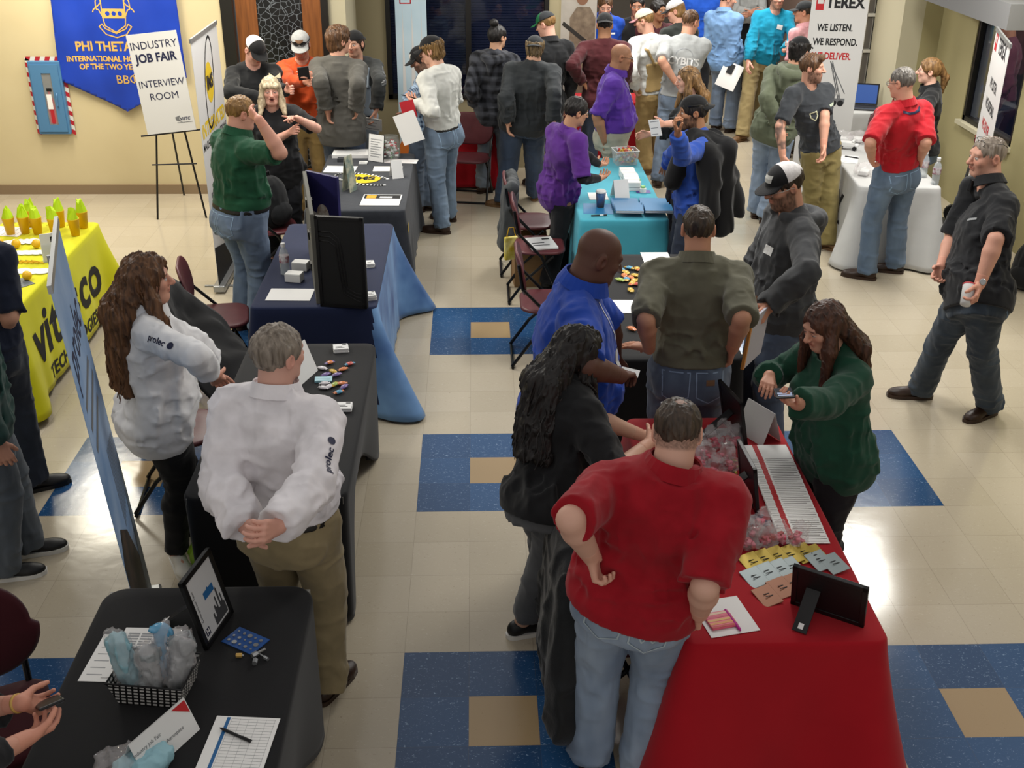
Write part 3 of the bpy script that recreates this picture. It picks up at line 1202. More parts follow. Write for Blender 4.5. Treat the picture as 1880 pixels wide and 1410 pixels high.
M_CAPGREEN = mat('cap_green', '17663c', .85)
M_PATCH = mat('patch_brown', '6a4c34', .7)
M_PATCHW = mat('patch_white', 'a9a9a4', .7)
M_GLOSS = mat('black_gloss', '0b0b0c', .15, spec=.6)
M_CLEARRIM = mat('clear_rims', 'a8a6a0', .3, spec=.6)
M_RAGLAN = mat('white_grey_knit', 'c6c6c0', .85, 'cloth', col2='b6b6b0', scale=6, bump=.1)
M_PAPER = mat('paper_white', 'e3e2df', .7)
M_INK = mat('ink_black', '17171a', .7)
M_BLACKPLASTIC = mat('black_plastic', '0e0e10', .4)
# ---------------------------------------------------------------- floor
def floor_material():
    m = bpy.data.materials.new('vinyl_tiles')
    m.use_nodes = True
    nt = m.node_tree
    N, L = nt.nodes, nt.links
    b = N['Principled BSDF']
    tc = N.new('ShaderNodeTexCoord')
    sp = N.new('ShaderNodeSeparateXYZ')
    L.new(tc.outputs['Object'], sp.inputs[0])

    def M(op, a, b_=None, c=None):
        n = N.new('ShaderNodeMath')
        n.operation = op
        for i, v in enumerate((a, b_, c)):
            if v is None:
                continue
            if isinstance(v, (int, float)):
                n.inputs[i].default_value = v
            else:
                L.new(v, n.inputs[i])
        return n.outputs[0]

    def mixc(f, a, b_):
        n = N.new('ShaderNodeMix')
        n.data_type = 'RGBA'
        L.new(f, n.inputs[0])
        for i, v in ((6, a), (7, b_)):
            if isinstance(v, tuple):
                n.inputs[i].default_value = v
            else:
                L.new(v, n.inputs[i])
        return n.outputs[2]
    T = .3048
    tx, ty = M('DIVIDE', sp.outputs[0], T), M('DIVIDE', sp.outputs[1], T)
    ix, iy = M('FLOOR', tx), M('FLOOR', ty)
    mx = M('FLOORED_MODULO', M('ADD', ix, 1), 7)      # 0,1,2 inside a block
    my = M('FLOORED_MODULO', M('ADD', iy, 3), 7)
    inx, iny = M('LESS_THAN', mx, 2.5), M('LESS_THAN', my, 2.5)
    ctr = M('MULTIPLY', M('COMPARE', mx, 1, .1), M('COMPARE', my, 1, .1))
    lim = M('MULTIPLY', M('LESS_THAN', iy, 14.5), M('LESS_THAN', ix, 12.5))
    blue = M('MULTIPLY', M('MULTIPLY', inx, iny), lim)
    ctr = M('MULTIPLY', ctr, blue)
    # each tile has its own slight shade, plus the chips of the composition
    cb = N.new('ShaderNodeCombineXYZ')
    L.new(ix, cb.inputs[0])
    L.new(iy, cb.inputs[1])
    wn = N.new('ShaderNodeTexWhiteNoise')
    L.new(cb.outputs[0], wn.inputs['Vector'])
    vo = N.new('ShaderNodeTexNoise')
    vo.inputs['Scale'].default_value = 55
    vo.inputs['Detail'].default_value = 3
    vo.inputs['Distortion'].default_value = 1.5
    mp = N.new('ShaderNodeMapping')
    mp.inputs['Scale'].default_value = (1, 1.9, 1)
    mp.inputs['Rotation'].default_value = (0, 0, .5)
    L.new(tc.outputs['Object'], mp.inputs[0])
    L.new(mp.outputs[0], vo.inputs['Vector'])
    chip = N.new('ShaderNodeMapRange')
    chip.inputs[1].default_value, chip.inputs[2].default_value = .63, .70
    L.new(vo.outputs[0], chip.inputs[0])
    dk = N.new('ShaderNodeMapRange')
    dk.inputs[1].default_value, dk.inputs[2].default_value = .33, .26
    L.new(vo.outputs[0], dk.inputs[0])
    n2 = N.new('ShaderNodeTexNoise')
    n2.inputs['Scale'].default_value = 1.3
    L.new(tc.outputs['Object'], n2.inputs['Vector'])
    beige = mixc(wn.outputs['Value'], rgb('afa48f'), rgb('b6ab97'))
    beige = mixc(M('MULTIPLY', dk.outputs[0], .5), beige, rgb('6f6350'))
    beige = mixc(M('MULTIPLY', chip.outputs[0], .25), beige, rgb('d8d0c0'))
    tan = mixc(M('MULTIPLY', dk.outputs[0], .4), rgb('a38b68'), rgb('74603f'))
    blu = mixc(wn.outputs['Value'], rgb('1f4066'), rgb('27507c'))
    blu = mixc(M('MULTIPLY', chip.outputs[0], .8), blu, rgb('8fa9c4'))
    blu = mixc(M('MULTIPLY', dk.outputs[0], .5), blu, rgb('14304f'))
    col = mixc(blue, beige, blu)
    col = mixc(ctr, col, tan)
    fx, fy = M('FRACT', tx), M('FRACT', ty)
    edge = M('MAXIMUM', M('MAXIMUM', M('LESS_THAN', fx, .004), M('GREATER_THAN', fx, .996)), M('MAXIMUM', M('LESS_THAN', fy, .004), M('GREATER_THAN', fy, .996)))
    col = mixc(M('MULTIPLY', edge, .35), col, rgb('4d4a42'))
    L.new(col, b.inputs['Base Color'])
    rr = N.new('ShaderNodeMapRange')
    rr.inputs[3].default_value, rr.inputs[4].default_value = .10, .24
    L.new(n2.outputs[0], rr.inputs[0])
    L.new(rr.outputs[0], b.inputs['Roughness'])
    b.inputs['Specular IOR Level'].default_value = .5
    n3 = N.new('ShaderNodeTexNoise')
    n3.inputs['Scale'].default_value = 9
    n3.inputs['Detail'].default_value = 2
    L.new(tc.outputs['Object'], n3.inputs['Vector'])
    bp = N.new('ShaderNodeBump')
    bp.inputs['Strength'].default_value = .04
    bp.inputs['Distance'].default_value = .02
    L.new(n3.outputs[0], bp.inputs['Height'])
    L.new(bp.outputs[0], b.inputs['Normal'])
    return m


mb = MB()
mb.box((-7, -4.5, -.12), (8.5, 15, 0))
tag(mb.build('floor', floor_material()), kind='structure')


# ---------------------------------------------------------------- the hall
M_CREAM = mat('wall_cream', 'cbbd98', .75, col2='c4b58f', scale=3, amount=.8, spec=.2)
M_BEIGE = mat('wall_beige', '8f8569', .8, spec=.2)
M_OLIVE_SHADED = mat('wall_olive_shaded', '9c936c', .8, spec=.2)  # olive-beige as the wall looks in shade, shade kept in the colour
M_LIGHTWALL = mat('wall_pale', 'b5ae94', .8, spec=.2)
M_DARKFRAME = mat('dark_frame', '15130f', .4)
M_WOOD = mat('door_wood', '8a5224', .45, col2='5e3414', scale=4, amount=.6, stretch=(9, 9, .8))
M_BASEB = mat('baseboard_tan', '857158', .6)
M_BLIND = mat('blind_slat', '1d2338', .6)
M_NIGHT = mat('night_outside', '080d1c', .9)
M_WHITEFRAME = mat('white_sash', 'c4c0b4', .5)


def st(mb, name, m, **k):
    return tag(mb.build(name, m, **k), kind='structure')


st(MB().box((-7, 7.51, 0), (-2.47, 7.70, 3.1)).box((-2.47, 7.51, 2.25), (-1.43, 7.70, 3.1)), 'wall_back', M_CREAM)
st(MB().box((-1.43, 7.51, 0), (-1.24, 8.60, 3.1)), 'wall_back_return', M_LIGHTWALL)
st(MB().box((-1.24, 8.5, 0), (-.92, 8.62, 3.1)).box((-.92, 8.5, 0), (.86, 8.62, .79)).box((.86, 8.5, 0), (.97, 8.62, 3.1)), 'wall_window', M_BEIGE)
st(MB().box((-7, 7.485, 0), (-2.47, 7.51, .10)), 'baseboard_back', M_BASEB)
st(MB().box((-7.12, -4.5, 0), (-7, 7.7, 3.1)), 'wall_left', M_CREAM)
st(MB().box((.97, 14, 0), (4.3, 14.12, 3.1)), 'wall_far', mat('wall_far_grey', '57514a', .8))
st(MB().box((.97, 8.62, 0), (1.0, 14, 3.1)), 'wall_far_left', M_BEIGE)
st(MB().box((4.25, 9.05, 0), (4.35, 14, 3.1)), 'wall_far_right', mat('wall_brown', '5d4a40', .8))
st(MB().box((4.62, 8.1, 0), (4.85, 9.0, 3.1)).box((4.62, 7.98, 0), (4.67, 8.1, .95)), 'wall_pillar', M_LIGHTWALL)
st(MB().box((4.85, 8.1, 0), (5.05, 8.3, 3.1)), 'wall_corner', M_OLIVE_SHADED)
st(MB().box((5.05, 7.19, 0), (5.25, 8.3, 3.1)).box((5.05, 6.02, 0), (5.25, 7.19, .85)).box((5.05, 6.02, 1.98), (5.25, 7.19, 3.1)).box((5.05, -4.5, 0), (5.25, 6.02, 3.1)), 'wall_right', M_OLIVE_SHADED)
st(MB().box((4.6, 5.6, 1.985), (5.05, 7.6, 2.2)), 'trim_soffit', mat('soffit_grey', '6c6c6c', .7))
st(MB().box((5.0, 6.0, .82), (5.06, 7.22, .86)), 'trim_sill', M_LIGHTWALL)

# wooden door with a decorated dark glass panel
st(MB().box((-2.47, 7.46, 0), (-2.35, 7.66, 2.25)).box((-1.48, 7.46, 0), (-1.41, 7.66, 2.25)).box((-2.35, 7.46, 2.17), (-1.48, 7.66, 2.25)), 'trim_door_frame', M_DARKFRAME)  # left jamb drawn wider, its dark strip includes the shadow beside the frame
door = st(MB().box((-2.34, 7.56, .01), (-2.13, 7.60, 2.17)).box((-1.68, 7.56, .01), (-1.49, 7.60, 2.17)).box((-2.13, 7.56, .01), (-1.68, 7.60, .25)), 'door_1', M_WOOD)


def web_material():
    m = bpy.data.materials.new('web_panel')
    m.use_nodes = True
    N, L = m.node_tree.nodes, m.node_tree.links
    tc = N.new('ShaderNodeTexCoord')
    v = N.new('ShaderNodeTexVoronoi')
    v.feature = 'DISTANCE_TO_EDGE'
    v.inputs['Scale'].default_value = 17
    L.new(tc.outputs['Object'], v.inputs['Vector'])
    r = N.new('ShaderNodeMapRange')
    r.inputs[1].default_value, r.inputs[2].default_value = .05, .02
    L.new(v.outputs['Distance'], r.inputs[0])
    x = N.new('ShaderNodeMix')
    x.data_type = 'RGBA'
    L.new(r.outputs[0], x.inputs[0])
    x.inputs[6].default_value, x.inputs[7].default_value = rgb('0d0e10'), rgb('5f646a')
    L.new(x.outputs[2], N['Principled BSDF'].inputs['Base Color'])
    N['Principled BSDF'].inputs['Roughness'].default_value = .3
    return m


link('panel', MB().box((-2.13, 7.57, .25), (-1.68, 7.585, 2.17)).build('panel').data, web_material(), door) if False else MB().box((-2.13, 7.57, .25), (-1.68, 7.585, 2.17)).build('panel', web_material(), door)


def window(name, lo, hi, axis, mull, night=True):
    """A framed window with blinds behind its glass; axis 0: in the plane x = lo[0], 1: in the plane y = lo[1]."""
    a, b = (1 if axis == 0 else 0), 2
    root = bpy.data.objects.new(name, None)
    C.objects.link(root)
    root['kind'] = 'structure'
    d = lo[axis]

    def bx(mb, a0, a1, z0, z1, d0, d1):
        l, h = [0, 0, 0], [0, 0, 0]
        l[a], h[a], l[2], h[2], l[axis], h[axis] = a0, a1, z0, z1, d + d0, d + d1
        return mb.box(l, h)
    f = MB()
    w = .05
    bx(f, lo[a], lo[a] + w, lo[2], hi[2], -.02, .08)
    bx(f, hi[a] - w, hi[a], lo[2], hi[2], -.02, .08)
    bx(f, lo[a], hi[a], lo[2], lo[2] + w, -.02, .08)
    bx(f, lo[a], hi[a], hi[2] - w, hi[2], -.02, .08)
    for m_ in mull:
        bx(f, m_ - .03, m_ + .03, lo[2], hi[2], -.02, .08)
    tag(f.build('window_frame', M_DARKFRAME if night else M_WHITEFRAME, root), kind='structure')
    g = MB()
    bx(g, lo[a] + w, hi[a] - w, lo[2] + w, hi[2] - w, .03, .036)
    tag(g.build('window_pane', mat('window_glass', '0d1630', .04, spec=.9, alpha=.30), root), kind='structure')
    s_ = MB()
    n = int((hi[2] - lo[2]) / .028)
    if night == 'blinds':
        for i in range(n):
            z = lo[2] + w + i * .028
            bx(s_, lo[a] + w, hi[a] - w, z, z + .019, .060, .066)
        tag(s_.build('blind', M_BLIND, root), kind='structure')
    k = MB()
    if night == 'blinds':
        bx(k, lo[a] - .1, hi[a] + .1, lo[2] - .1, hi[2] + .1, .10, .12)
    else:
        bx(k, lo[a] - 1.5, hi[a] + 6, -1, 3, 1.3, 1.32)
    tag(k.build('night_backdrop', M_NIGHT, root), kind='structure')
    return root


window('window_1', (-.92, 8.5, .79), (.86, 8.5, 2.6), 1, (-.02,), 'blinds')
window('window_2', (5.08, 6.02, .86), (5.08, 7.19, 1.99), 0, (), True)
st(MB().box((5.12, 7.0, .9), (5.13, 7.14, 1.98)), 'blind_strip', mat('blind_grey', '7d8285', .7))
# tall white sash windows past the pillar
w3 = st(MB().box((4.35, 9.0, 0), (4.85, 9.1, .80)).box((4.35, 9.0, 2.2), (4.85, 9.1, 3.1)), 'wall_sash', M_LIGHTWALL)
f = MB()
for x in (4.36, 4.50, 4.62, 4.80):
    f.box((x, 8.97, .8), (x + .035, 9.06, 2.2))
for z in (.80, 1.22, 1.62, 2.16):
    f.box((4.36, 8.97, z), (4.84, 9.06, z + .035))
st(f, 'window_3', M_WHITEFRAME)
st(MB().box((4.36, 9.04, .8), (4.84, 9.05, 2.2)), 'window_4', mat('pale_glass', '77716a', .1, spec=.8))
st(MB().box((4.33, 8.9, .77), (4.7, 9.02, .81)), 'trim_inner_sill', M_WHITEFRAME)

# power socket on the right wall
o = empty('wall_socket', (5.045, 5.95, .42), 0, 'white double power socket low on the right hand wall by the leaning banner', 'socket')
MB().box((-.008, -.06, -.04), (.004, .06, .04)).build('face_plate', M_WHITEFRAME, o, bevel=.004)
for y in (-.028, .028):
    MB().box((-.011, y - .016, -.02), (-.006, y + .016, .02)).build('outlet', mat('outlet_ivory', 'a9a598', .5), o)

# fire extinguisher cabinet on the back wall
c = empty('extinguisher_cabinet', (-4.29, 7.50, .65), 0, 'blue fire extinguisher cabinet with a red and white striped border on the cream wall', 'cabinet')
f = MB()
M_RED, M_STRW = mat('safety_red', 'a81f2a', .5), mat('safety_white', 'd0ccc4', .5)
W_, H_ = .17, .36
per = []
n = 7
for k in range(4):
    pass
b = MB()
for i in range(16):                                   # striped tape up both sides and along the top
    z0, z1 = -.02 + i * .048, -.02 + (i + 1) * .048
    for sx in (-1, 1):
        x0, x1 = sorted((sx * .155, sx * .195))
        sh = .018 * (1 if sx > 0 else 0)
        b.add([(x0, -.012, z0 + .02), (x1, -.012, z0), (x1, -.012, z1), (x0, -.012, z1 + .02)], [(0, 1, 2, 3)], i % 2)
for i in range(8):
    b.add([(-.195 + i * .049, -.012, .735), (-.195 + (i + 1) * .049, -.012, .735), (-.18 + (i + 1) * .049, -.012, .775), (-.18 + i * .049, -.012, .775)], [(0, 1, 2, 3)], i % 2)
b.build('striped_border', [M_RED, M_STRW], c)
M_CABBLUE = mat('cabinet_blue', '4a78a0', .4)
f.box((-.16, -.06, .0), (.16, .0, .735)).build('body', M_CABBLUE, c, bevel=.006)
d = MB().box((-.14, -.075, .03), (-.035, -.058, .705)).box((.06, -.075, .03), (.14, -.058, .705)).box((-.035, -.075, .62), (.06, -.058, .705)).box((-.035, -.075, .03), (.06, -.058, .10)).build('door', M_CABBLUE, c)
MB().box((-.035, -.066, .10), (.06, -.064, .62)).build('window_pane', mat('cab_glass', 'b0b6b8', .05, alpha=.25, spec=.8), d)
MB().tube([(.09, -.078, .28), (.09, -.10, .30), (.09, -.10, .40), (.09, -.078, .42)], .006).build('handle', M_CABBLUE, d)
MB().box((-.034, -.0635, .101), (.059, -.0625, .619)).build('inside', mat('cab_inside', '5c5148', .8), c)
e = empty('fire_extinguisher', (-4.28, 7.44, .76), 0, 'red fire extinguisher with a white tag inside the blue wall cabinet', 'fire extinguisher')
e.location = (-4.278, 7.4355, .76)
MB().lathe([(.034, 0), (.036, .02), (.036, .22), (.028, .26), (.012, .29), (.012, .33)], 16).build('cylinder', M_RED, e).scale = (1, .05, 1)
MB().box((-.03, -.006, .15), (.02, -.003, .30)).build('paper_tag', M_PAPER, e)
MB().box((-.02, -.005, .33), (.03, .0, .36)).build('handle', M_BLACKPLASTIC, e)
# ---------------------------------------------------------------- the people
PP = {}
def make_greenpolo():
    return person('man in a dark green polo and blue jeans raising a hand to his face', (-1.691, 3.799, 0),
        dict(pel=(0.005, 0.004, 0.936), neck=(0.021, 0.023, 1.477), head=(0.074, 0.062, 1.674), sL=(-0.099, 0.164, 1.437), eL=(-0.115, 0.231, 1.13), wL=(0.008, 0.298, 0.91), dL=(0.471, 0.258, -0.843), aL=(-0.069, 0.083, 0.081), kL=(-0.02, 0.124, 0.517), sR=(0.139, -0.12, 1.437), eR=(0.391, -0.305, 1.479), wR=(0.26, -0.28, 1.703), dR=(-0.656, 0.673, 0.343), nR=(-0.003, 0.933, 0.359), aR=(0.069, -0.083, 0.081), kR=(0.118, -0.042, 0.517), yaw=50, hy=58, hp=8, hr=0, tL=42, tR=58),
        1.8, dict(q=2, skin='c98d74', hairc='6e5235', hm=hairm('54391f', '93703f'), hair='short', hv=.004, fat=1.22, belly=.03, top=dict(m=cloth('17472f'), sl=.85, hem=.045, collar=True, off=.012, fl=.12, flare=.03), bot=dict(m=denim('3f5f86', '6d8cb0'), wt=.06, loose=.012), belt=M_BELT, shoe=M_BROWN))

def make_blonde():
    return person('woman with a blonde ponytail and open mouth, in a black tee, pointing', (-1.67, 5.388, 0),
        dict(pel=(-0.001, 0.008, 0.853), neck=(-0.003, 0.015, 1.345), head=(0.006, -0.032, 1.525), sL=(0.163, 0.044, 1.309), eL=(0.382, -0.122, 1.226), wL=(0.244, -0.273, 1.348), dL=(-0.537, -0.783, 0.314), nL=(0.05, -0.283, -0.958), aL=(0.097, 0.017, 0.074), kL=(0.106, -0.033, 0.472), sR=(-0.17, -0.015, 1.309), eR=(-0.011, -0.154, 1.114), wR=(0.173, -0.255, 1.226), dR=(0.571, -0.734, 0.368), aR=(-0.097, -0.017, 0.074), kR=(-0.088, -0.067, 0.472), yaw=170, hy=168, hp=4, hr=0, tL=162, tR=178),
        1.64, dict(q=2, sex='f', skin='d79d86', hairc='a8926f', hm=hairm('85745a', 'c4b394'), hair='long', bangs=True, hl=.20, fl=.8, mouth=.016, eyes=.45, fat=1.18, belly=.02, top=dict(m=cloth('141416'), sl=.8, hem=-.10, off=.012, flare=.02), bot=dict(m=cloth('1b1c20'), loose=.01), shoe=M_BLACK, thumbL=.2, curlL=[0, .8, .9, .9], curlR=.8))

def make_blacksweater():
    return person('man in a black sweater and white and black cap by the wooden door', (-1.977, 6.444, 0),
        dict(pel=(-0.003, 0.008, 0.936), neck=(-0.037, 0.04, 1.49), head=(0.012, -0.034, 1.674), sL=(0.139, 0.102, 1.451), eL=(0.168, -0.195, 1.347), wL=(0.335, -0.391, 1.388), dL=(0.638, -0.754, 0.154), aL=(0.101, 0.037, 0.081), kL=(0.121, -0.016, 0.518), sR=(-0.209, -0.025, 1.451), eR=(-0.184, -0.322, 1.349), wR=(0.069, -0.286, 1.294), dR=(0.968, 0.138, -0.209), aR=(-0.101, -0.037, 0.081), kR=(-0.082, -0.09, 0.518), yaw=160, hy=140, hp=34, hr=0, tL=152, tR=168),
        1.8, dict(q=1, skin='d49a86', hairc='3b2718', hm=hairm('2c1c11', '6a4a2e'), hair='short', hv=.002, fat=1.1, top=dict(m=cloth('17181a'), sl=1.98, hem=-.06), bot=dict(m=denim('2c3a50', '4a5c78')), shoe=M_BROWN, cap=dict(front=M_CAPBLACK, rear=M_CAPWHITE, brim=M_CAPBLACK, patch=None)))

def make_orange():
    return person('man in an orange long sleeve shirt and a grey cap carrying sunglasses', (-1.59, 6.742, 0),
        dict(pel=(0, 0.009, 0.936), neck=(-0.001, 0.041, 1.482), head=(0.001, -0.036, 1.674), sL=(0.184, 0.045, 1.443), eL=(0.252, -0.255, 1.374), wL=(0.145, -0.474, 1.467), dL=(-0.41, -0.841, 0.353), aL=(0.108, 0.004, 0.081), kL=(0.11, -0.052, 0.518), sR=(-0.187, 0.032, 1.443), eR=(-0.092, -0.261, 1.375), wR=(0.079, -0.454, 1.414), dR=(0.654, -0.742, 0.147), aR=(-0.108, -0.004, 0.081), kR=(-0.106, -0.06, 0.518), yaw=178, hy=178, hp=22, hr=0, tL=170, tR=186),
        1.8, dict(q=1, skin='c98f74', hairc='1d1510', hm=hairm('140f0c', '3a2a1e'), hair='shaggy', hv=.006, stubble=.5, top=dict(m=cloth('b9481f'), sl=1.98, hem=.02), bot=dict(m=cloth('8a7144'), loose=.02), belt=M_BELT, shoe=M_BROWN, cap=dict(front=M_CAPGREY, rear=M_CAPGREY, patch=M_PATCH, goggles=M_GLOSS)))

def make_greyback():
    return person('shaggy haired man in a loose dark grey long sleeve shirt, back turned', (-1.212, 6.459, 0),
        dict(pel=(-0.002, -0.009, 0.978), neck=(-0.013, -0.005, 1.542), head=(0.008, 0.037, 1.748), sL=(-0.202, 0.035, 1.5), eL=(-0.146, -0.28, 1.425), wL=(-0.114, -0.192, 1.17), dL=(0.116, 0.325, -0.939), aL=(-0.11, 0.023, 0.085), kL=(-0.098, 0.081, 0.541), sR=(0.177, -0.045, 1.5), eR=(0.197, -0.364, 1.423), wR=(0.166, -0.218, 1.195), dR=(-0.114, 0.538, -0.835), aR=(0.11, -0.023, 0.085), kR=(0.122, 0.034, 0.541), yaw=12, hy=50, hp=0, hr=0, tL=4, tR=20),
        1.88, dict(q=1, skin='c79074', hairc='3b2718', hm=hairm('2c1c11', '6a4a2e'), hair='shaggy', hv=.014, hn=.007, fat=1.05, top=dict(m=cloth('4d4b46'), sl=1.98, hem=-.09, off=.016, flare=.03, fl=.2), bot=dict(m=denim('33496a', '587299'), loose=.018), shoe=M_BROWN))

def make_denimbib():
    return person('man in light denim overalls over charcoal sleeves with a backwards cap', (-1.118, 7.032, 0),
        dict(pel=(-0.001, 0.009, 0.915), neck=(0.009, 0.015, 1.443), head=(0.005, -0.035, 1.637), sL=(0.188, 0.04, 1.405), eL=(0.248, -0.249, 1.316), wL=(0.209, -0.308, 1.071), dL=(-0.152, -0.229, -0.961), aL=(0.105, 0.015, 0.079), kL=(0.112, -0.04, 0.507), sR=(-0.171, -0.011, 1.405), eR=(-0.108, -0.032, 1.104), wR=(-0.17, -0.261, 1.011), dR=(-0.244, -0.898, -0.367), aR=(-0.105, -0.015, 0.079), kR=(-0.097, -0.069, 0.507), yaw=172, hy=200, hp=4, hr=0, tL=164, tR=180),
        1.76, dict(q=1, skin='c99478', hairc='1d1510', hm=hairm('140f0c', '3a2a1e'), hair='shaggy', hv=.006, stubble=.25, top=dict(m=cloth('3b3d3d'), sl=1.98, hem=.0), bot=dict(m=denim('5c7086', '8799a9'), wt=.09, loose=.02), bib=denim('5c7086', '8799a9'), shoe=M_BROWN, cap=dict(front=M_CAPBLACK, rear=M_CAPBLACK, back=True)))

def make_blueplaid():
    return person('man in blue plaid and a black cap behind the white and grey top', (-0.492, 6.878, 0),
        dict(pel=(0.022, -0.026, 0.894), neck=(0.091, -0.075, 1.36), head=(0.021, -0.089, 1.531), sL=(0.049, -0.244, 1.323), eL=(-0.071, -0.51, 1.248), wL=(-0.054, -0.726, 1.125), dL=(0.068, -0.867, -0.494), aL=(-0.06, -0.027, 0.077), kL=(-0.055, -0.068, 0.497), sR=(0.123, 0.102, 1.323), eR=(0.085, 0.197, 1.04), wR=(-0.133, 0.243, 0.928), dR=(-0.875, 0.186, -0.447), aR=(0.06, 0.027, 0.077), kR=(-0.003, 0.063, 0.493), yaw=-78, hy=-100, hp=26, hr=0, tL=-80, tR=-80),
        1.72, dict(q=1, skin='b98468', hairc='1d1510', hm=hairm('140f0c', '3a2a1e'), hair='short', beard=.4, beardc=(.05,.03,.02), top=dict(m=plaid('26364d', '8fa3b8', 22), sl=1.98, hem=-.06), bot=dict(m=denim('3a4c63', '5d748f'), loose=.015), shoe=M_BROWN, cap=dict(front=M_CAPBLACK, rear=M_CAPBLACK, patch=M_PATCHW)))

def make_whitegrey():
    return person('young man in a white and grey long sleeve top and blue jeans', (-0.252, 6.35, 0),
        dict(pel=(-0.01, -0.021, 0.946), neck=(-0.03, -0.06, 1.495), head=(-0.095, -0.036, 1.693), sL=(-0.154, -0.197, 1.455), eL=(-0.081, -0.391, 1.213), wL=(-0.236, -0.181, 1.251), dL=(-0.4, 0.913, 0.08), nL=(-0.146, 0.131, 0.981), aL=(-0.028, -0.194, 0.082), kL=(-0.072, -0.126, 0.52), sR=(0.097, 0.082, 1.455), eR=(0.106, 0.267, 1.196), wR=(-0.133, 0.368, 1.148), dR=(-0.905, 0.385, -0.18), aR=(0.028, 0.194, 0.082), kR=(0.027, 0.133, 0.528), yaw=-48, hy=-72, hp=14, hr=0, tL=-72, tR=-60),
        1.82, dict(q=2, skin='cf9a7e', hairc='5d4326', hm=hairm('3f2a14', '8a6a3c'), hair='shaggy', hv=.012, hn=.008, top=dict(m=M_RAGLAN, sl=1.98, hem=.03, off=.010), bot=dict(m=denim('3b5673', '6a8aa9'), loose=.014, wt=.05), belt=M_BELT, shoe=M_BROWN, boot=1, cap=dict(front=M_CAPBLACK, rear=M_CAPBLACK, patch=M_PATCHW, curve=.8)))

def make_bunplaid():
    return person('person with a black hair bun in a dark plaid hooded coat', (0.237, 7.601, 0),
        dict(pel=(0.005, -0.038, 0.905), neck=(0.017, -0.111, 1.427), head=(0.041, -0.086, 1.618), sL=(-0.155, -0.051, 1.389), eL=(-0.223, -0.219, 1.144), wL=(-0.191, -0.066, 0.946), dL=(0.127, 0.604, -0.786), aL=(-0.116, -0.081, 0.078), kL=(-0.09, -0.001, 0.496), sR=(0.186, -0.161, 1.389), eR=(0.243, -0.199, 1.092), wR=(0.264, -0.149, 0.846), dR=(0.085, 0.198, -0.976), aR=(0.116, 0.081, 0.078), kR=(0.11, 0.023, 0.506), yaw=18, hy=42, hp=0, hr=0, tL=40, tR=30),
        1.74, dict(q=1, skin='c0906f', hairc='0d0b0b', hm=hairm('0a0909', '241f1d'), hair='bun', hv=.012, top=dict(m=plaid('15161a', '46484f', 11), sl=1.98, hem=-.12, hood=True, off=.018, fl=.2, flare=.02), bot=dict(m=denim('5f7388', '8596a6'), loose=.014), shoe=M_BROWN, boot=1))

def make_bigdark():
    return person('broad man in a charcoal shirt, blue jeans and tan boots, back turned', (0.504, 7.123, 0),
        dict(pel=(0.031, -0.036, 0.889), neck=(0.11, -0.116, 1.403), head=(0.132, -0.077, 1.59), sL=(-0.091, -0.083, 1.366), eL=(-0.154, -0.292, 1.161), wL=(-0.137, -0.281, 0.914), dL=(0.071, 0.043, -0.997), aL=(-0.168, -0.132, 0.077), kL=(-0.11, -0.059, 0.493), sR=(0.3, -0.138, 1.366), eR=(0.307, -0.392, 1.208), wR=(0.299, -0.448, 0.967), dR=(-0.034, -0.223, -0.974), aR=(0.168, 0.132, 0.077), kR=(0.146, 0.056, 0.502), yaw=8, hy=8, hp=6, hr=0, tL=-68, tR=15),
        1.71, dict(q=2, skin='c89575', hairc='3a2a1c', hm=hairm('22180f', '8a7350'), hair='shaggy', hv=.016, wavy=True, fat=1.38, belly=.02, top=dict(m=cloth('2c2f31'), sl=1.98, hem=-.06, off=.014), bot=dict(m=denim('22354f', '3d5678'), loose=.018), shoe=M_TAN, boot=1, cap=dict(front=M_CAPGREYD, rear=M_CAPGREYD, back=True)))

def make_greencap():
    return person('man in a black jacket and a black cap with a green brim', (0.798, 7.748, 0),
        dict(pel=(0.004, -0.008, 0.952), neck=(0.034, -0.016, 1.505), head=(-0.015, 0.033, 1.702), sL=(-0.139, -0.096, 1.465), eL=(-0.193, -0.142, 1.152), wL=(-0.222, -0.092, 0.893), dL=(-0.108, 0.186, -0.976), aL=(-0.1, -0.046, 0.082), kL=(-0.124, 0.005, 0.527), sR=(0.203, 0.064, 1.465), eR=(0.273, 0.076, 1.152), wR=(0.253, 0.13, 0.893), dR=(-0.073, 0.203, -0.976), aR=(0.1, 0.046, 0.082), kR=(0.075, 0.098, 0.527), yaw=-25, hy=-58, hp=18, hr=0, tL=-33, tR=-17),
        1.83, dict(q=1, skin='d39c84', hairc='6e5235', hm=hairm('54391f', '93703f'), hair='short', hv=.001, top=dict(m=cloth('191a1c'), sl=1.98, hem=-.08, collar=True, off=.012), bot=dict(m=denim('1c2838', '2c3d55')), shoe=M_BLACK, cap=dict(front=M_CAPGREEN, rear=M_CAPGREYD, brim=M_CAPGREEN)))

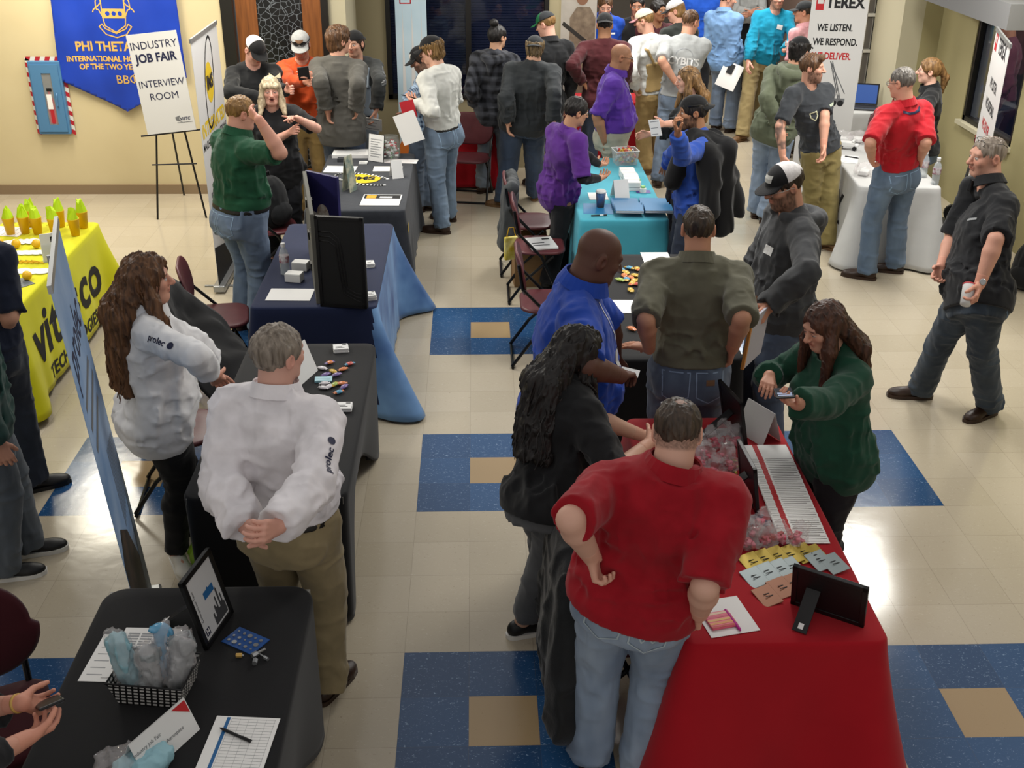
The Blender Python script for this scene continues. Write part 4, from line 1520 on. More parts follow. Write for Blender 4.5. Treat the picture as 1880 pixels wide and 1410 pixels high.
def make_maroonback():
    return person('broad man in a maroon long sleeve shirt and black cap, back turned', (1.409, 7.905, 0),
        dict(pel=(0, -0.009, 0.936), neck=(-0.001, -0.022, 1.477), head=(0.002, 0.036, 1.674), sL=(-0.205, -0.011, 1.437), eL=(-0.354, -0.259, 1.315), wL=(-0.223, -0.138, 1.124), dL=(0.501, 0.464, -0.73), aL=(-0.108, 0.006, 0.081), kL=(-0.105, 0.062, 0.518), sR=(0.203, -0.032, 1.437), eR=(0.204, -0.327, 1.328), wR=(0.235, -0.161, 1.129), dR=(0.119, 0.637, -0.762), aR=(0.108, -0.006, 0.081), kR=(0.111, 0.05, 0.518), yaw=3, hy=3, hp=8, hr=0, tL=-5, tR=11),
        1.8, dict(q=1, skin='a8744f', hairc='0d0b0b', hm=hairm('0a0909', '241f1d'), hair='short', hv=.004, fat=1.22, top=dict(m=cloth('43191d'), sl=1.98, hem=-.05), bot=dict(m=denim('22304a', '3a4d6c')), shoe=M_BROWN, cap=dict(front=M_CAPBLACK, rear=M_CAPBLACK, back=True)))

def make_bluepolofar():
    return person('man in a royal blue polo looking down behind the far red table', (1.574, 9.46, 0),
        dict(pel=(0, 0.009, 0.936), neck=(0, 0.043, 1.483), head=(0, -0.036, 1.674), sL=(0.185, 0.041, 1.444), eL=(0.253, 0.059, 1.137), wL=(0.258, 0.003, 0.882), dL=(0.02, -0.215, -0.976), aL=(0.108, 0, 0.081), kL=(0.108, -0.056, 0.518), sR=(-0.185, 0.041, 1.444), eR=(-0.253, 0.059, 1.137), wR=(-0.258, 0.003, 0.882), dR=(-0.02, -0.215, -0.976), aR=(-0.108, 0, 0.081), kR=(-0.108, -0.056, 0.518), yaw=180, hy=180, hp=24, hr=0, tL=172, tR=188),
        1.8, dict(q=1, skin='cf987e', hairc='3b2718', hm=hairm('2c1c11', '6a4a2e'), hair='short', hv=.006, fat=1.1, eyes=.4, top=dict(m=cloth('15409c'), sl=.8, hem=.04, collar=True), bot=dict(m=cloth('2a2c31')), shoe=M_BLACK))

def make_blacktag():
    return person('man in a black shirt with a white name tag, far back', (1.958, 9.466, 0),
        dict(pel=(0.002, 0.009, 0.936), neck=(0.004, 0.025, 1.477), head=(-0.006, -0.035, 1.674), sL=(0.187, -0.009, 1.438), eL=(0.256, -0.002, 1.131), wL=(0.252, -0.058, 0.876), dL=(-0.018, -0.215, -0.976), aL=(0.106, -0.019, 0.081), kL=(0.097, -0.074, 0.518), sR=(-0.178, 0.056, 1.438), eR=(-0.242, 0.086, 1.131), wR=(-0.257, 0.031, 0.876), dR=(-0.057, -0.208, -0.976), aR=(-0.106, 0.019, 0.081), kR=(-0.116, -0.036, 0.518), yaw=190, hy=190, hp=10, hr=0, tL=182, tR=198),
        1.8, dict(q=0, skin='b98062', hairc='0d0b0b', hm=hairm('0a0909', '241f1d'), hair='short', hv=.006, top=dict(m=cloth('18191b'), sl=1.98, hem=-.05), bot=dict(m=cloth('1b1c20')), shoe=M_BLACK))

def make_tanbib():
    return person('man in tan overalls over white long sleeves and a pale mesh cap', (2.07, 8.325, 0),
        dict(pel=(-0.043, -0.036, 0.936), neck=(-0.133, -0.107, 1.478), head=(-0.198, -0.075, 1.674), sL=(-0.301, -0.165, 1.44), eL=(-0.345, -0.366, 1.201), wL=(-0.285, -0.214, 0.998), dL=(0.231, 0.584, -0.778), aL=(-0.091, -0.068, 0.081), kL=(-0.138, -0.015, 0.516), sR=(0.047, -0.038, 1.44), eR=(0.06, 0.122, 1.169), wR=(0.05, 0.189, 0.917), dR=(-0.038, 0.256, -0.966), aR=(0.091, 0.068, 0.081), kR=(0.057, 0.073, 0.521), yaw=-20, hy=-62, hp=14, hr=0, tL=-28, tR=-12),
        1.8, dict(q=1, skin='cf967b', hairc='6e5235', hm=hairm('54391f', '93703f'), hair='short', hv=.002, stubble=.2, top=dict(m=cloth('d2d3cf'), sl=1.98, hem=.0), bot=dict(m=cloth('a58b5c'), wt=.09, loose=.026, fold=.007), bib=cloth('a58b5c'), shoe=M_TAN, boot=1, cap=dict(front=M_CAPCREAM, rear=M_CAPCREAM, brim=M_CAPROSE), glasses=dict(m=M_GLOSS)))

def make_maroonface():
    return person('smiling young man in a maroon shirt behind the tan overalls', (2.191, 9.431, 0),
        dict(pel=(-0.002, 0.008, 0.905), neck=(-0.007, 0.008, 1.427), head=(0.009, -0.034, 1.618), sL=(0.166, 0.055, 1.389), eL=(0.225, 0.089, 1.092), wL=(0.244, 0.038, 0.845), dL=(0.074, -0.202, -0.976), aL=(0.101, 0.027, 0.078), kL=(0.115, -0.025, 0.501), sR=(-0.18, -0.038, 1.389), eR=(-0.247, -0.038, 1.092), wR=(-0.238, -0.091, 0.845), dR=(0.037, -0.213, -0.976), aR=(-0.101, -0.027, 0.078), kR=(-0.087, -0.079, 0.501), yaw=165, hy=150, hp=0, hr=0, tL=157, tR=173),
        1.74, dict(q=0, skin='a9754f', hairc='0d0b0b', hm=hairm('0a0909', '241f1d'), hair='short', hv=.012, top=dict(m=cloth('4a2229'), sl=1.98, hem=-.05), bot=dict(m=cloth('22242a')), shoe=M_BLACK))

def make_whitecap():
    return person('man in a dark olive sweater and a white cap with black brim', (2.346, 8.962, 0),
        dict(pel=(0.004, -0.008, 0.936), neck=(0.037, -0.007, 1.48), head=(-0.018, 0.031, 1.674), sL=(-0.126, -0.1, 1.441), eL=(-0.175, -0.149, 1.133), wL=(-0.207, -0.103, 0.879), dL=(-0.124, 0.176, -0.976), aL=(-0.094, -0.054, 0.081), kL=(-0.121, -0.005, 0.518), sR=(0.196, 0.086, 1.441), eR=(0.263, 0.104, 1.133), wR=(0.24, 0.155, 0.879), dR=(-0.09, 0.196, -0.976), aR=(0.094, 0.054, 0.081), kR=(0.065, 0.103, 0.518), yaw=-30, hy=-72, hp=18, hr=0, tL=-38, tR=-22),
        1.8, dict(q=0, skin='cf987e', hairc='6e5235', hm=hairm('54391f', '93703f'), hair='shaggy', hv=.006, top=dict(m=cloth('2f3330'), sl=1.98, hem=-.06), bot=dict(m=denim('22304a', '3a4d6c')), shoe=M_BROWN, cap=dict(front=M_CAPWHITE, rear=M_CAPWHITE, brim=M_CAPBLACK)))

def make_greytee():
    return person('man with cropped hair in a light grey printed tee, back turned', (2.195, 7.858, 0),
        dict(pel=(0.029, 0.015, 0.952), neck=(0.083, 0.067, 1.502), head=(0.129, 0.13, 1.702), sL=(-0.107, 0.096, 1.463), eL=(-0.203, -0.191, 1.356), wL=(-0.044, -0.186, 1.143), dL=(0.597, 0.018, -0.802), aL=(-0.151, -0.128, 0.082), kL=(-0.104, -0.027, 0.528), sR=(0.265, 0.03, 1.463), eR=(0.228, 0.249, 1.232), wR=(0.184, 0.33, 0.983), dR=(-0.165, 0.306, -0.938), aR=(0.151, 0.128, 0.082), kR=(0.141, 0.08, 0.53), yaw=10, hy=48, hp=12, hr=0, tL=2, tR=18),
        1.83, dict(q=1, skin='cb8f70', hairc='3b2718', hm=hairm('2c1c11', '6a4a2e'), hair='short', hv=.001, scalp=.8, top=dict(m=cloth('9c9e9d'), sl=.9, hem=.0, off=.012, flare=.012), bot=dict(m=denim('3d536f', '6a83a0'), loose=.016), shoe=M_BROWN, boot=1))

def make_lightblue():
    return person('man in a light blue work shirt and jeans with a clipboard', (3.267, 10.277, 0),
        dict(pel=(-0.027, -0.002, 0.915), neck=(-0.104, 0.018, 1.444), head=(-0.064, 0.044, 1.637), sL=(-0.237, 0.133, 1.406), eL=(-0.257, 0.086, 1.103), wL=(-0.156, 0.022, 0.877), dL=(0.398, -0.249, -0.883), aL=(-0.081, 0.068, 0.079), kL=(-0.057, 0.112, 0.507), sR=(0.041, -0.1, 1.406), eR=(0.032, -0.149, 1.102), wR=(-0.008, -0.186, 0.853), dR=(-0.153, -0.146, -0.977), aR=(0.081, -0.068, 0.079), kR=(0.103, -0.025, 0.508), yaw=40, hy=85, hp=10, hr=0, tL=32, tR=48),
        1.76, dict(q=1, skin='c78e72', hairc='3b2718', hm=hairm('2c1c11', '6a4a2e'), hair='short', hv=.004, fat=1.1, belly=.02, top=dict(m=cloth('6d8fb8'), sl=1.98, hem=-.07, collar=True, off=.012), bot=dict(m=denim('4b6a90', '7c99bb'), loose=.018), shoe=M_BROWN, boot=1))

def make_royalfar():
    return person('person in a royal blue shirt behind the light blue shirt, head cut off', (3.116, 11.525, 0),
        dict(pel=(0, -0.009, 0.936), neck=(0, -0.011, 1.476), head=(0, 0.036, 1.674), sL=(-0.185, -0.011, 1.436), eL=(-0.253, -0.029, 1.129), wL=(-0.258, 0.027, 0.874), dL=(-0.02, 0.215, -0.976), aL=(-0.108, 0, 0.081), kL=(-0.108, 0.056, 0.518), sR=(0.185, -0.011, 1.436), eR=(0.253, -0.029, 1.129), wR=(0.258, 0.027, 0.874), dR=(0.02, 0.215, -0.976), aR=(0.108, 0, 0.081), kR=(0.108, 0.056, 0.518), yaw=0, hy=0, hp=0, hr=0, tL=-8, tR=8),
        1.8, dict(q=0, skin='c78e72', hairc='3b2718', hm=hairm('2c1c11', '6a4a2e'), hair='short', top=dict(m=cloth('1c4cae'), sl=.8, hem=-.05), bot=dict(m=cloth('1b1c20')), shoe=M_BLACK))

def make_paleshirt():
    return person('person in a pale grey shirt and black trousers with folded arms', (3.98, 12.579, 0),
        dict(pel=(0.001, 0.009, 0.936), neck=(0.001, 0.011, 1.476), head=(-0.003, -0.036, 1.674), sL=(0.186, -0.006, 1.436), eL=(0.195, -0.233, 1.218), wL=(-0.011, -0.392, 1.203), dL=(-0.791, -0.608, -0.06), aL=(0.108, -0.009, 0.081), kL=(0.103, -0.065, 0.518), sR=(-0.184, 0.027, 1.436), eR=(-0.188, -0.194, 1.212), wR=(-0.032, -0.403, 1.227), dR=(0.596, -0.801, 0.055), aR=(-0.108, 0.009, 0.081), kR=(-0.112, -0.046, 0.518), yaw=185, hy=185, hp=0, hr=0, tL=177, tR=193),
        1.8, dict(q=0, skin='c78e72', hairc='3b2718', hm=hairm('2c1c11', '6a4a2e'), hair='short', top=dict(m=cloth('a9aaa8'), sl=1.98, hem=.04, collar=True), bot=dict(m=cloth('17181b'), loose=.02), belt=M_BELT, shoe=M_BLACK))

def make_teal():
    return person('bearded man in a teal long sleeve shirt holding a white cup', (3.594, 10.092, 0),
        dict(pel=(0.047, 0.031, 0.936), neck=(0.167, 0.087, 1.476), head=(0.19, 0.05, 1.674), sL=(0.343, 0.09, 1.438), eL=(0.419, -0.079, 1.182), wL=(0.257, -0.268, 1.102), dL=(0.356, -0.756, 0.549), aL=(0.174, 0.334, 0.081), kL=(0.158, 0.156, 0.531), sR=(-0.027, 0.077, 1.438), eR=(-0.114, -0.086, 1.182), wR=(-0.162, -0.218, 0.962), dR=(-0.183, -0.504, -0.844), aR=(-0.174, -0.334, 0.081), kR=(-0.103, -0.153, 0.558), yaw=178, hy=178, hp=0, hr=0, tL=175, tR=230),
        1.8, dict(q=1, skin='d29a85', hairc='6e5235', hm=hairm('54391f', '93703f'), hair='short', beard=.5, beardc=(.2,.10,.05), fat=1.12, belly=.015, top=dict(m=cloth('0f7f9e'), sl=1.98, hem=-.03), bot=dict(m=cloth('93835b'), loose=.02), shoe=M_TAN, boot=1, curlL=.6))

def make_pink():
    return person('man in a pink shirt and grey cap facing left', (3.846, 9.041, 0),
        dict(pel=(0.006, -0.007, 0.926), neck=(0.012, -0.001, 1.46), head=(-0.023, 0.027, 1.655), sL=(-0.129, -0.119, 1.42), eL=(-0.168, -0.176, 1.117), wL=(-0.208, -0.137, 0.865), dL=(-0.153, 0.152, -0.976), aL=(-0.082, -0.069, 0.08), kL=(-0.117, -0.026, 0.513), sR=(0.152, 0.116, 1.42), eR=(0.215, 0.145, 1.117), wR=(0.183, 0.191, 0.865), dR=(-0.123, 0.177, -0.976), aR=(0.082, 0.069, 0.08), kR=(0.046, 0.111, 0.513), yaw=-40, hy=-68, hp=0, hr=0, tL=-48, tR=-32),
        1.78, dict(q=1, skin='c08565', hairc='1d1510', hm=hairm('140f0c', '3a2a1e'), hair='short', hv=.003, top=dict(m=cloth('d49ba0'), sl=.9, hem=.03, collar=True), bot=dict(m=cloth('6f6a5c')), shoe=M_BROWN, cap=dict(front=M_CAPGREYD, rear=M_CAPGREYD)))

def make_olivehood():
    return person('man with curly dark hair and a black cap in an olive sweatshirt', (2.904, 6.547, 0),
        dict(pel=(0.033, -0.039, 0.936), neck=(0.127, -0.116, 1.476), head=(0.175, -0.095, 1.674), sL=(-0.032, -0.004, 1.437), eL=(-0.125, -0.25, 1.264), wL=(-0.008, -0.236, 1.031), dL=(0.449, 0.054, -0.892), aL=(-0.029, 0.089, 0.081), kL=(-0.013, 0.094, 0.522), sR=(0.272, -0.217, 1.437), eR=(0.243, 0.094, 1.398), wR=(0.295, 0.074, 1.143), dR=(0.2, -0.079, -0.977), aR=(0.029, -0.089, 0.081), kR=(0.102, -0.054, 0.515), yaw=35, hy=48, hp=0, hr=0, tL=15, tR=40),
        1.8, dict(q=1, skin='c08a6a', hairc='0d0b0b', hm=hairm('0a0909', '241f1d'), hair='shaggy', wavy=True, hv=.016, fat=1.1, top=dict(m=cloth('5f6552'), sl=1.98, hem=-.07, hood=True, off=.014), bot=dict(m=denim('5c7ba0', '8ba8c6'), loose=.016), shoe=M_BROWN, boot=1, cap=dict(front=M_CAPBLACK, rear=M_CAPBLACK)))

def make_darktee():
    return person('bearded man with a tattooed arm in a dark grey tee', (3.257, 5.749, 0),
        dict(pel=(-0.071, 0.014, 0.92), neck=(-0.253, 0.022, 1.451), head=(-0.252, -0.009, 1.646), sL=(-0.075, 0.098, 1.415), eL=(-0.13, -0.155, 1.246), wL=(-0.145, -0.276, 1.02), dL=(-0.055, -0.469, -0.881), aL=(0.066, -0.078, 0.08), kL=(0.048, -0.027, 0.514), sR=(-0.405, -0.056, 1.415), eR=(-0.533, -0.208, 1.177), wR=(-0.499, -0.281, 0.933), dR=(0.13, -0.287, -0.949), aR=(-0.066, 0.078, 0.08), kR=(-0.104, 0.008, 0.508), yaw=155, hy=112, hp=2, hr=0, tL=135, tR=170),
        1.77, dict(q=2, skin='cf967a', hairc='3b2718', hm=hairm('2c1c11', '6a4a2e'), hair='short', hv=.009, quiff=True, beard=.7, beardc=(.055,.032,.02), tattoo='R', top=dict(m=cloth('34373b'), sl=.85, hem=-.02, off=.010), bot=dict(m=cloth('7f7247'), loose=.026, fold=.007), shoe=M_TAN, boot=1))

def make_baldpurple():
    return person('bald man with glasses in a purple shirt and stone coloured trousers', (1.368, 6.372, 0),
        dict(pel=(-0.009, 0.002, 0.91), neck=(-0.024, -0.002, 1.436), head=(0.034, -0.006, 1.628), sL=(0.008, 0.175, 1.398), eL=(-0.006, 0.267, 1.106), wL=(0.08, 0.225, 0.871), dL=(0.337, -0.164, -0.927), aL=(0.018, 0.103, 0.079), kL=(0.072, 0.094, 0.504), sR=(-0.055, -0.18, 1.398), eR=(-0.195, -0.226, 1.129), wR=(-0.109, -0.189, 0.893), dR=(0.336, 0.143, -0.931), aR=(-0.018, -0.103, 0.079), kR=(0.035, -0.113, 0.504), yaw=100, hy=88, hp=10, hr=0, tL=92, tR=108),
        1.75, dict(q=2, skin='a4714f', hairc='3a2a20', hair='none', scalp=.25, stubble=.25, fat=1.22, belly=.035, top=dict(m=cloth('4e2c8a'), sl=.95, hem=.03, collar=True, off=.014), bot=dict(m=cloth('9c9a8b'), loose=.016), belt=M_BELT, shoe=M_BLACK, glasses=dict(m=M_GLOSS), jaw=1.1))

def make_purple():
    return person('man with black hair and glasses in a purple shirt and black trousers', (0.73, 4.887, 0),
        dict(pel=(0.014, -0.069, 0.842), neck=(0.05, -0.238, 1.331), head=(0.115, -0.244, 1.507), sL=(-0.031, -0.079, 1.297), eL=(0.195, -0.144, 1.139), wL=(0.34, -0.004, 1.018), dL=(0.517, 0.839, -0.171), nL=(0.173, 0.092, 0.981), aL=(0.066, 0.209, 0.073), kL=(0.033, 0.11, 0.482), sR=(0.126, -0.373, 1.297), eR=(0.161, -0.455, 1.028), wR=(0.314, -0.284, 0.977), dR=(0.425, 0.905, -0.033), nR=(0.173, 0.092, 0.981), aR=(-0.066, -0.209, 0.073), kR=(0.011, -0.168, 0.465), yaw=62, hy=70, hp=14, hr=0, tL=54, tR=70),
        1.62, dict(q=2, skin='b98663', hairc='0d0b0b', hm=hairm('0a0909', '241f1d'), hair='short', hv=.010, top=dict(m=cloth('54297c'), sl=.95, hem=-.10, collar=True, off=.014, flare=.02), under=cloth('141416'), bot=dict(m=cloth('16171a'), loose=.014), shoe=M_BLACK, glasses=dict(m=M_GLOSS)))

def make_longhair():
    return person('woman with long highlighted brown hair in a black top facing left', (1.94, 5.711, 0),
        dict(pel=(0.008, 0.001, 0.863), neck=(0.018, 0.002, 1.362), head=(-0.033, -0.003, 1.544), sL=(0.032, -0.169, 1.325), eL=(-0.144, -0.39, 1.258), wL=(-0.312, -0.559, 1.288), dL=(-0.7, -0.703, 0.126), aL=(0.009, -0.099, 0.075), kL=(-0.043, -0.104, 0.478), sR=(0.002, 0.172, 1.325), eR=(-0.084, 0.219, 1.052), wR=(-0.319, 0.172, 1.025), dR=(-0.975, -0.195, -0.11), aR=(-0.009, 0.099, 0.075), kR=(-0.06, 0.095, 0.478), yaw=-95, hy=-95, hp=6, hr=0, tL=-103, tR=-87),
        1.66, dict(q=2, sex='f', skin='d29e86', hairc='4a3320', hm=hairm('3c2817', 'a37c4c'), hair='long', hl=.34, fat=1.05, top=dict(m=cloth('1a1b1d'), sl=1.5, hem=-.06), bot=dict(m=cloth('2b1a22')), shoe=M_BLACK, glasses=dict(m=M_GLOSS, up=True)))

def make_jacketman():
    return person('bearded man in a royal blue top with a black jacket over his shoulder', (1.706, 4.14, 0),
        dict(pel=(0.009, 0, 0.905), neck=(0.019, -0.001, 1.427), head=(-0.035, 0.001, 1.618), sL=(0.012, -0.18, 1.389), eL=(-0.17, -0.424, 1.381), wL=(-0.235, -0.555, 1.586), dL=(-0.405, -0.185, 0.896), nL=(0.98, -0.034, 0.196), aL=(-0.004, -0.104, 0.078), kL=(-0.058, -0.102, 0.501), sR=(0.024, 0.178, 1.389), eR=(-0.08, 0.399, 1.206), wR=(-0.08, 0.606, 1.063), dR=(-0.003, 0.821, -0.57), aR=(0.004, 0.104, 0.078), kR=(-0.051, 0.106, 0.501), yaw=-88, hy=-88, hp=6, hr=0, tL=-96, tR=-80),
        1.74, dict(q=2, skin='9a6a48', hairc='0d0b0b', hm=hairm('0a0909', '241f1d'), hair='short', hv=.010, beard=.9, beardc=(.012,.009,.008), top=dict(m=cloth('26479a'), sl=1.98, hem=-.06, off=.012), bot=dict(m=denim('141f33', '25344f'), loose=.014), shoe=M_BLACK, cap=dict(front=M_CAPBLACK, rear=M_CAPBLACK, back=True, goggles=M_GLOSS), curlL=.7))

def make_redpolofar():
    return person('man with glasses in a red polo and jeans beside the white table', (3.598, 4.951, 0),
        dict(pel=(-0.022, -0.044, 0.946), neck=(-0.073, -0.144, 1.494), head=(-0.117, -0.109, 1.693), sL=(-0.243, -0.207, 1.454), eL=(-0.412, -0.417, 1.285), wL=(-0.319, -0.239, 1.114), dL=(0.35, 0.678, -0.646), aL=(-0.147, -0.079, 0.082), kL=(-0.157, -0.027, 0.525), sR=(0.105, -0.067, 1.454), eR=(0.077, -0.317, 1.259), wR=(0.132, -0.127, 1.084), dR=(0.207, 0.719, -0.663), aR=(0.147, 0.079, 0.082), kR=(0.099, 0.052, 0.525), yaw=-22, hy=-40, hp=10, hr=0, tL=-62, tR=-70),
        1.82, dict(q=2, skin='cb9074', hairc='3d3833', hm=hairm('2e2a27', '77716a'), hair='short', hv=.003, top=dict(m=cloth('a3121f'), sl=.95, hem=.035, collar=True, off=.014, fl=.14, flare=.02), bot=dict(m=denim('33506f', '5b7c9d'), loose=.016), belt=M_BELT, shoe=M_BROWN, boot=1, glasses=dict(m=M_GLOSS)))

def make_ponytail():
    return person('woman with glasses and a light brown ponytail in a black polo', (4.203, 6.031, 0),
        dict(pel=(0.008, -0.003, 0.874), neck=(0.009, -0.003, 1.378), head=(-0.032, 0.011, 1.562), sL=(-0.05, -0.166, 1.341), eL=(-0.188, -0.42, 1.29), wL=(-0.177, -0.183, 1.237), dL=(0.047, 0.975, -0.218), aL=(-0.034, -0.095, 0.076), kL=(-0.084, -0.077, 0.484), sR=(0.069, 0.159, 1.341), eR=(0.035, 0.232, 1.058), wR=(-0.194, 0.315, 1.058), dR=(-0.94, 0.342, 0), aR=(0.034, 0.095, 0.076), kR=(-0.015, 0.113, 0.484), yaw=-70, hy=-70, hp=0, hr=0, tL=-78, tR=-62),
        1.68, dict(q=1, sex='f', skin='d6a48c', hairc='6a4a2c', hm=hairm('4a321c', '8f6c42'), hair='tail', hl=.24, ts=.06, top=dict(m=cloth('17181a'), sl=.8, hem=-.03, collar=True), bot=dict(m=denim('3b5677', '6585a5')), shoe=M_BLACK, glasses=dict(m=M_GLOSS)))

def make_walker():
    return person('grey haired man in a black polo and dark jeans walking with a cup', (3.277, 2.46, 0),
        dict(pel=(-0.202, -0.417, 0.967), neck=(-0.086, -0.087, 1.525), head=(-0.12, -0.032, 1.73), sL=(-0.086, -0.299, 1.491), eL=(-0.227, -0.573, 1.384), wL=(-0.298, -0.637, 1.132), dL=(-0.387, -0.671, -0.632), nL=(-0.919, -0.032, -0.394), aL=(0.181, -0.132, 0.084), kL=(-0.057, -0.351, 0.586), sR=(-0.1, 0.084, 1.491), eR=(-0.211, 0.029, 1.19), wR=(-0.339, -0.177, 1.072), dR=(-0.474, -0.763, -0.439), aR=(-0.181, 0.132, 0.084), kR=(-0.215, -0.122, 0.58), yaw=-92, hy=-98, hp=4, hr=0, tL=-118, tR=-82),
        1.86, dict(q=2, skin='c98f76', hairc='6b625a', hm=hairm('5d5045', 'a3978a'), hair='short', hv=.002, thin=True, stubble=.2, fat=1.08, belly=.012, top=dict(m=cloth('18191c'), sl=.95, hem=-.045, collar=True, off=.014, flare=.018), bot=dict(m=denim('1c2834', '3a4e62'), loose=.016), shoe=M_BROWN, boot=1, glasses=dict(m=M_GLOSS, up=True), curlL=.6))

def make_trucker():
    return person('man in a charcoal hooded jacket and a black and white mesh cap', (1.836, 1.889, 0),
        dict(pel=(0.004, 0, 0.957), neck=(0.017, 0.009, 1.513), head=(-0.057, -0.005, 1.711), sL=(0.033, -0.18, 1.473), eL=(-0.019, -0.481, 1.37), wL=(-0.206, -0.508, 1.181), dL=(-0.638, -0.697, -0.327), aL=(0.01, -0.11, 0.083), kL=(-0.05, -0.115, 0.53), sR=(0, 0.197, 1.473), eR=(-0.089, 0.246, 1.167), wR=(-0.098, 0.192, 0.906), dR=(-0.031, -0.201, -0.979), aR=(-0.01, 0.11, 0.083), kR=(-0.069, 0.105, 0.53), yaw=-95, hy=-105, hp=18, hr=0, tL=-103, tR=-87),
        1.84, dict(q=2, skin='c0876a', hairc='1d1510', hm=hairm('140f0c', '3a2a1e'), hair='short', hv=.005, beard=.35, beardc=(.05,.03,.02), fat=1.14, belly=.02, top=dict(m=cloth('393a3c'), sl=1.98, hem=-.05, hood=True, off=.016, puff=.008), bot=dict(m=denim('24364f', '43597a'), loose=.018), shoe=M_BROWN, cap=dict(front=M_CAPBLACK, rear=M_CAPWHITE, brim=M_CAPBLACK, patch=M_PATCHW, curve=.2), glasses=dict(m=M_CLEARRIM)))

def make_oliveshirt():
    return person('man in an olive short sleeve shirt leaning on the candy table', (1.169, 1.099, 0),
        dict(pel=(0.001, 0.016, 0.936), neck=(0.005, 0.069, 1.476), head=(0.009, 0.136, 1.674), sL=(-0.195, 0.079, 1.437), eL=(-0.282, -0.197, 1.312), wL=(-0.233, -0.06, 1.095), dL=(-0.708, 0.698, -0.108), nL=(0, 0, -1), aL=(-0.108, 0.008, 0.081), kL=(-0.103, 0.076, 0.517), sR=(0.204, 0.051, 1.437), eR=(0.183, -0.248, 1.339), wR=(0.186, -0.113, 1.116), dR=(0.014, 0.517, -0.856), aR=(0.108, -0.008, 0.081), kR=(0.112, 0.061, 0.517), yaw=4, hy=4, hp=6, hr=0, tL=-4, tR=12),
        1.8, dict(q=2, skin='b9805f', hairc='1f1712', hm=hairm('17110c', '4a3a2c'), hair='short', hv=.003, fat=1.12, top=dict(m=cloth('5c5a4b'), sl=.98, hem=.03, collar=True, off=.014, fl=.12, flare=.016), bot=dict(m=denim('2c3d57', '566d8c'), loose=.016, wt=.05), belt=None, shoe=M_BROWN, curlL=.1, curlR=.5))

def make_bluepolo():
    return person('bald man in a royal blue polo with a lanyard, looking down', (0.477, 0.683, 0),
        dict(pel=(0.016, -0.001, 0.967), neck=(0.045, -0.014, 1.533), head=(0.137, -0.005, 1.73), sL=(0.05, 0.207, 1.492), eL=(0.243, 0.295, 1.245), wL=(0.291, 0.429, 1.016), dL=(0.179, 0.497, -0.849), aL=(0.004, 0.112, 0.084), kL=(0.074, 0.109, 0.534), sR=(0.035, -0.233, 1.492), eR=(0.042, -0.553, 1.43), wR=(0.209, -0.385, 1.3), dR=(0.479, 0.838, -0.26), nR=(0, 0, -1), aR=(-0.004, -0.112, 0.084), kR=(0.066, -0.114, 0.534), yaw=92, hy=78, hp=24, hr=0, hs=1.05, tL=84, tR=100),
        1.86, dict(q=2, skin='5b382a', hairc='1a1210', hair='none', scalp=.15, beard=.3, goatee=True, beardc=(.35,.32,.30), eyes=.4, fat=1.38, belly=.03, top=dict(m=cloth('1c3f9a'), sl=.95, hem=-.05, collar=True, off=.016), bot=dict(m=cloth('171d33')), shoe=M_BLACK, jaw=1.12, hs=1.0, curlR=.5))

def make_greenblouse():
    return person('woman with long dark brown hair in a green blouse holding a phone', (1.766, 0.416, 0),
        dict(pel=(-0.026, -0.007, 0.842), neck=(-0.086, -0.017, 1.334), head=(-0.167, -0.045, 1.507), sL=(-0.038, -0.178, 1.299), eL=(-0.219, -0.396, 1.294), wL=(-0.399, -0.529, 1.364), dL=(-0.804, -0.407, 0.433), nL=(0.278, 0.074, 0.958), aL=(0.025, -0.094, 0.073), kL=(-0.039, -0.111, 0.464), sR=(-0.125, 0.144, 1.299), eR=(-0.283, 0.275, 1.103), wR=(-0.351, 0.073, 1.202), dR=(-0.324, -0.942, -0.086), nR=(-0.189, -0.051, -0.981), aR=(-0.025, 0.094, 0.073), kR=(-0.09, 0.076, 0.464), yaw=-105, hy=-112, hp=22, hr=0, tL=-113, tR=-97),
        1.62, dict(q=2, sex='f', skin='c68f72', hairc='20130e', hm=hairm('1a0f0b', '5a3726'), hair='long', hl=.36, eyes=.35, hv=.012, fat=1.18, belly=.015, top=dict(m=cloth('17402f'), sl=1.9, hem=-.09, off=.020, puff=.012, flare=.0), bot=dict(m=cloth('17161a'), loose=.003), shoe=M_BLACK, curlL=.5, curlR=.4))

def make_blackpolo():
    return person('woman with long black curly hair in a black polo and grey trousers', (0.315, 0.214, 0),
        dict(pel=(0.06, -0.219, 0.874), neck=(0.101, -0.083, 1.302), head=(0.17, -0.036, 1.47), sL=(0.006, 0.053, 1.267), eL=(0.258, -0.048, 1.154), wL=(0.475, -0.016, 1.049), dL=(0.891, 0.134, -0.434), aL=(0.061, 0.093, 0.076), kL=(0.051, -0.023, 0.501), sR=(0.189, -0.241, 1.267), eR=(0.295, -0.482, 1.136), wR=(0.453, -0.299, 1.166), dR=(0.609, 0.792, -0.05), aR=(-0.061, -0.093, 0.076), kR=(0.043, -0.19, 0.497), yaw=58, hy=78, hp=14, hr=0, tL=70, tR=72),
        1.68, dict(q=2, sex='f', skin='c9987c', hairc='0d0b0b', hm=hairm('0a0909', '241f1d'), hair='curly', hl=.44, locks=70, hv=.016, eyes=.5, fat=1.2, belly=.02, top=dict(m=cloth('151618'), sl=.98, hem=-.05, collar=True, off=.014), bot=dict(m=cloth('57585a'), loose=.006, hem=.06), shoe=M_BLACK, sole=M_WHITESOLE, curlR=.3))

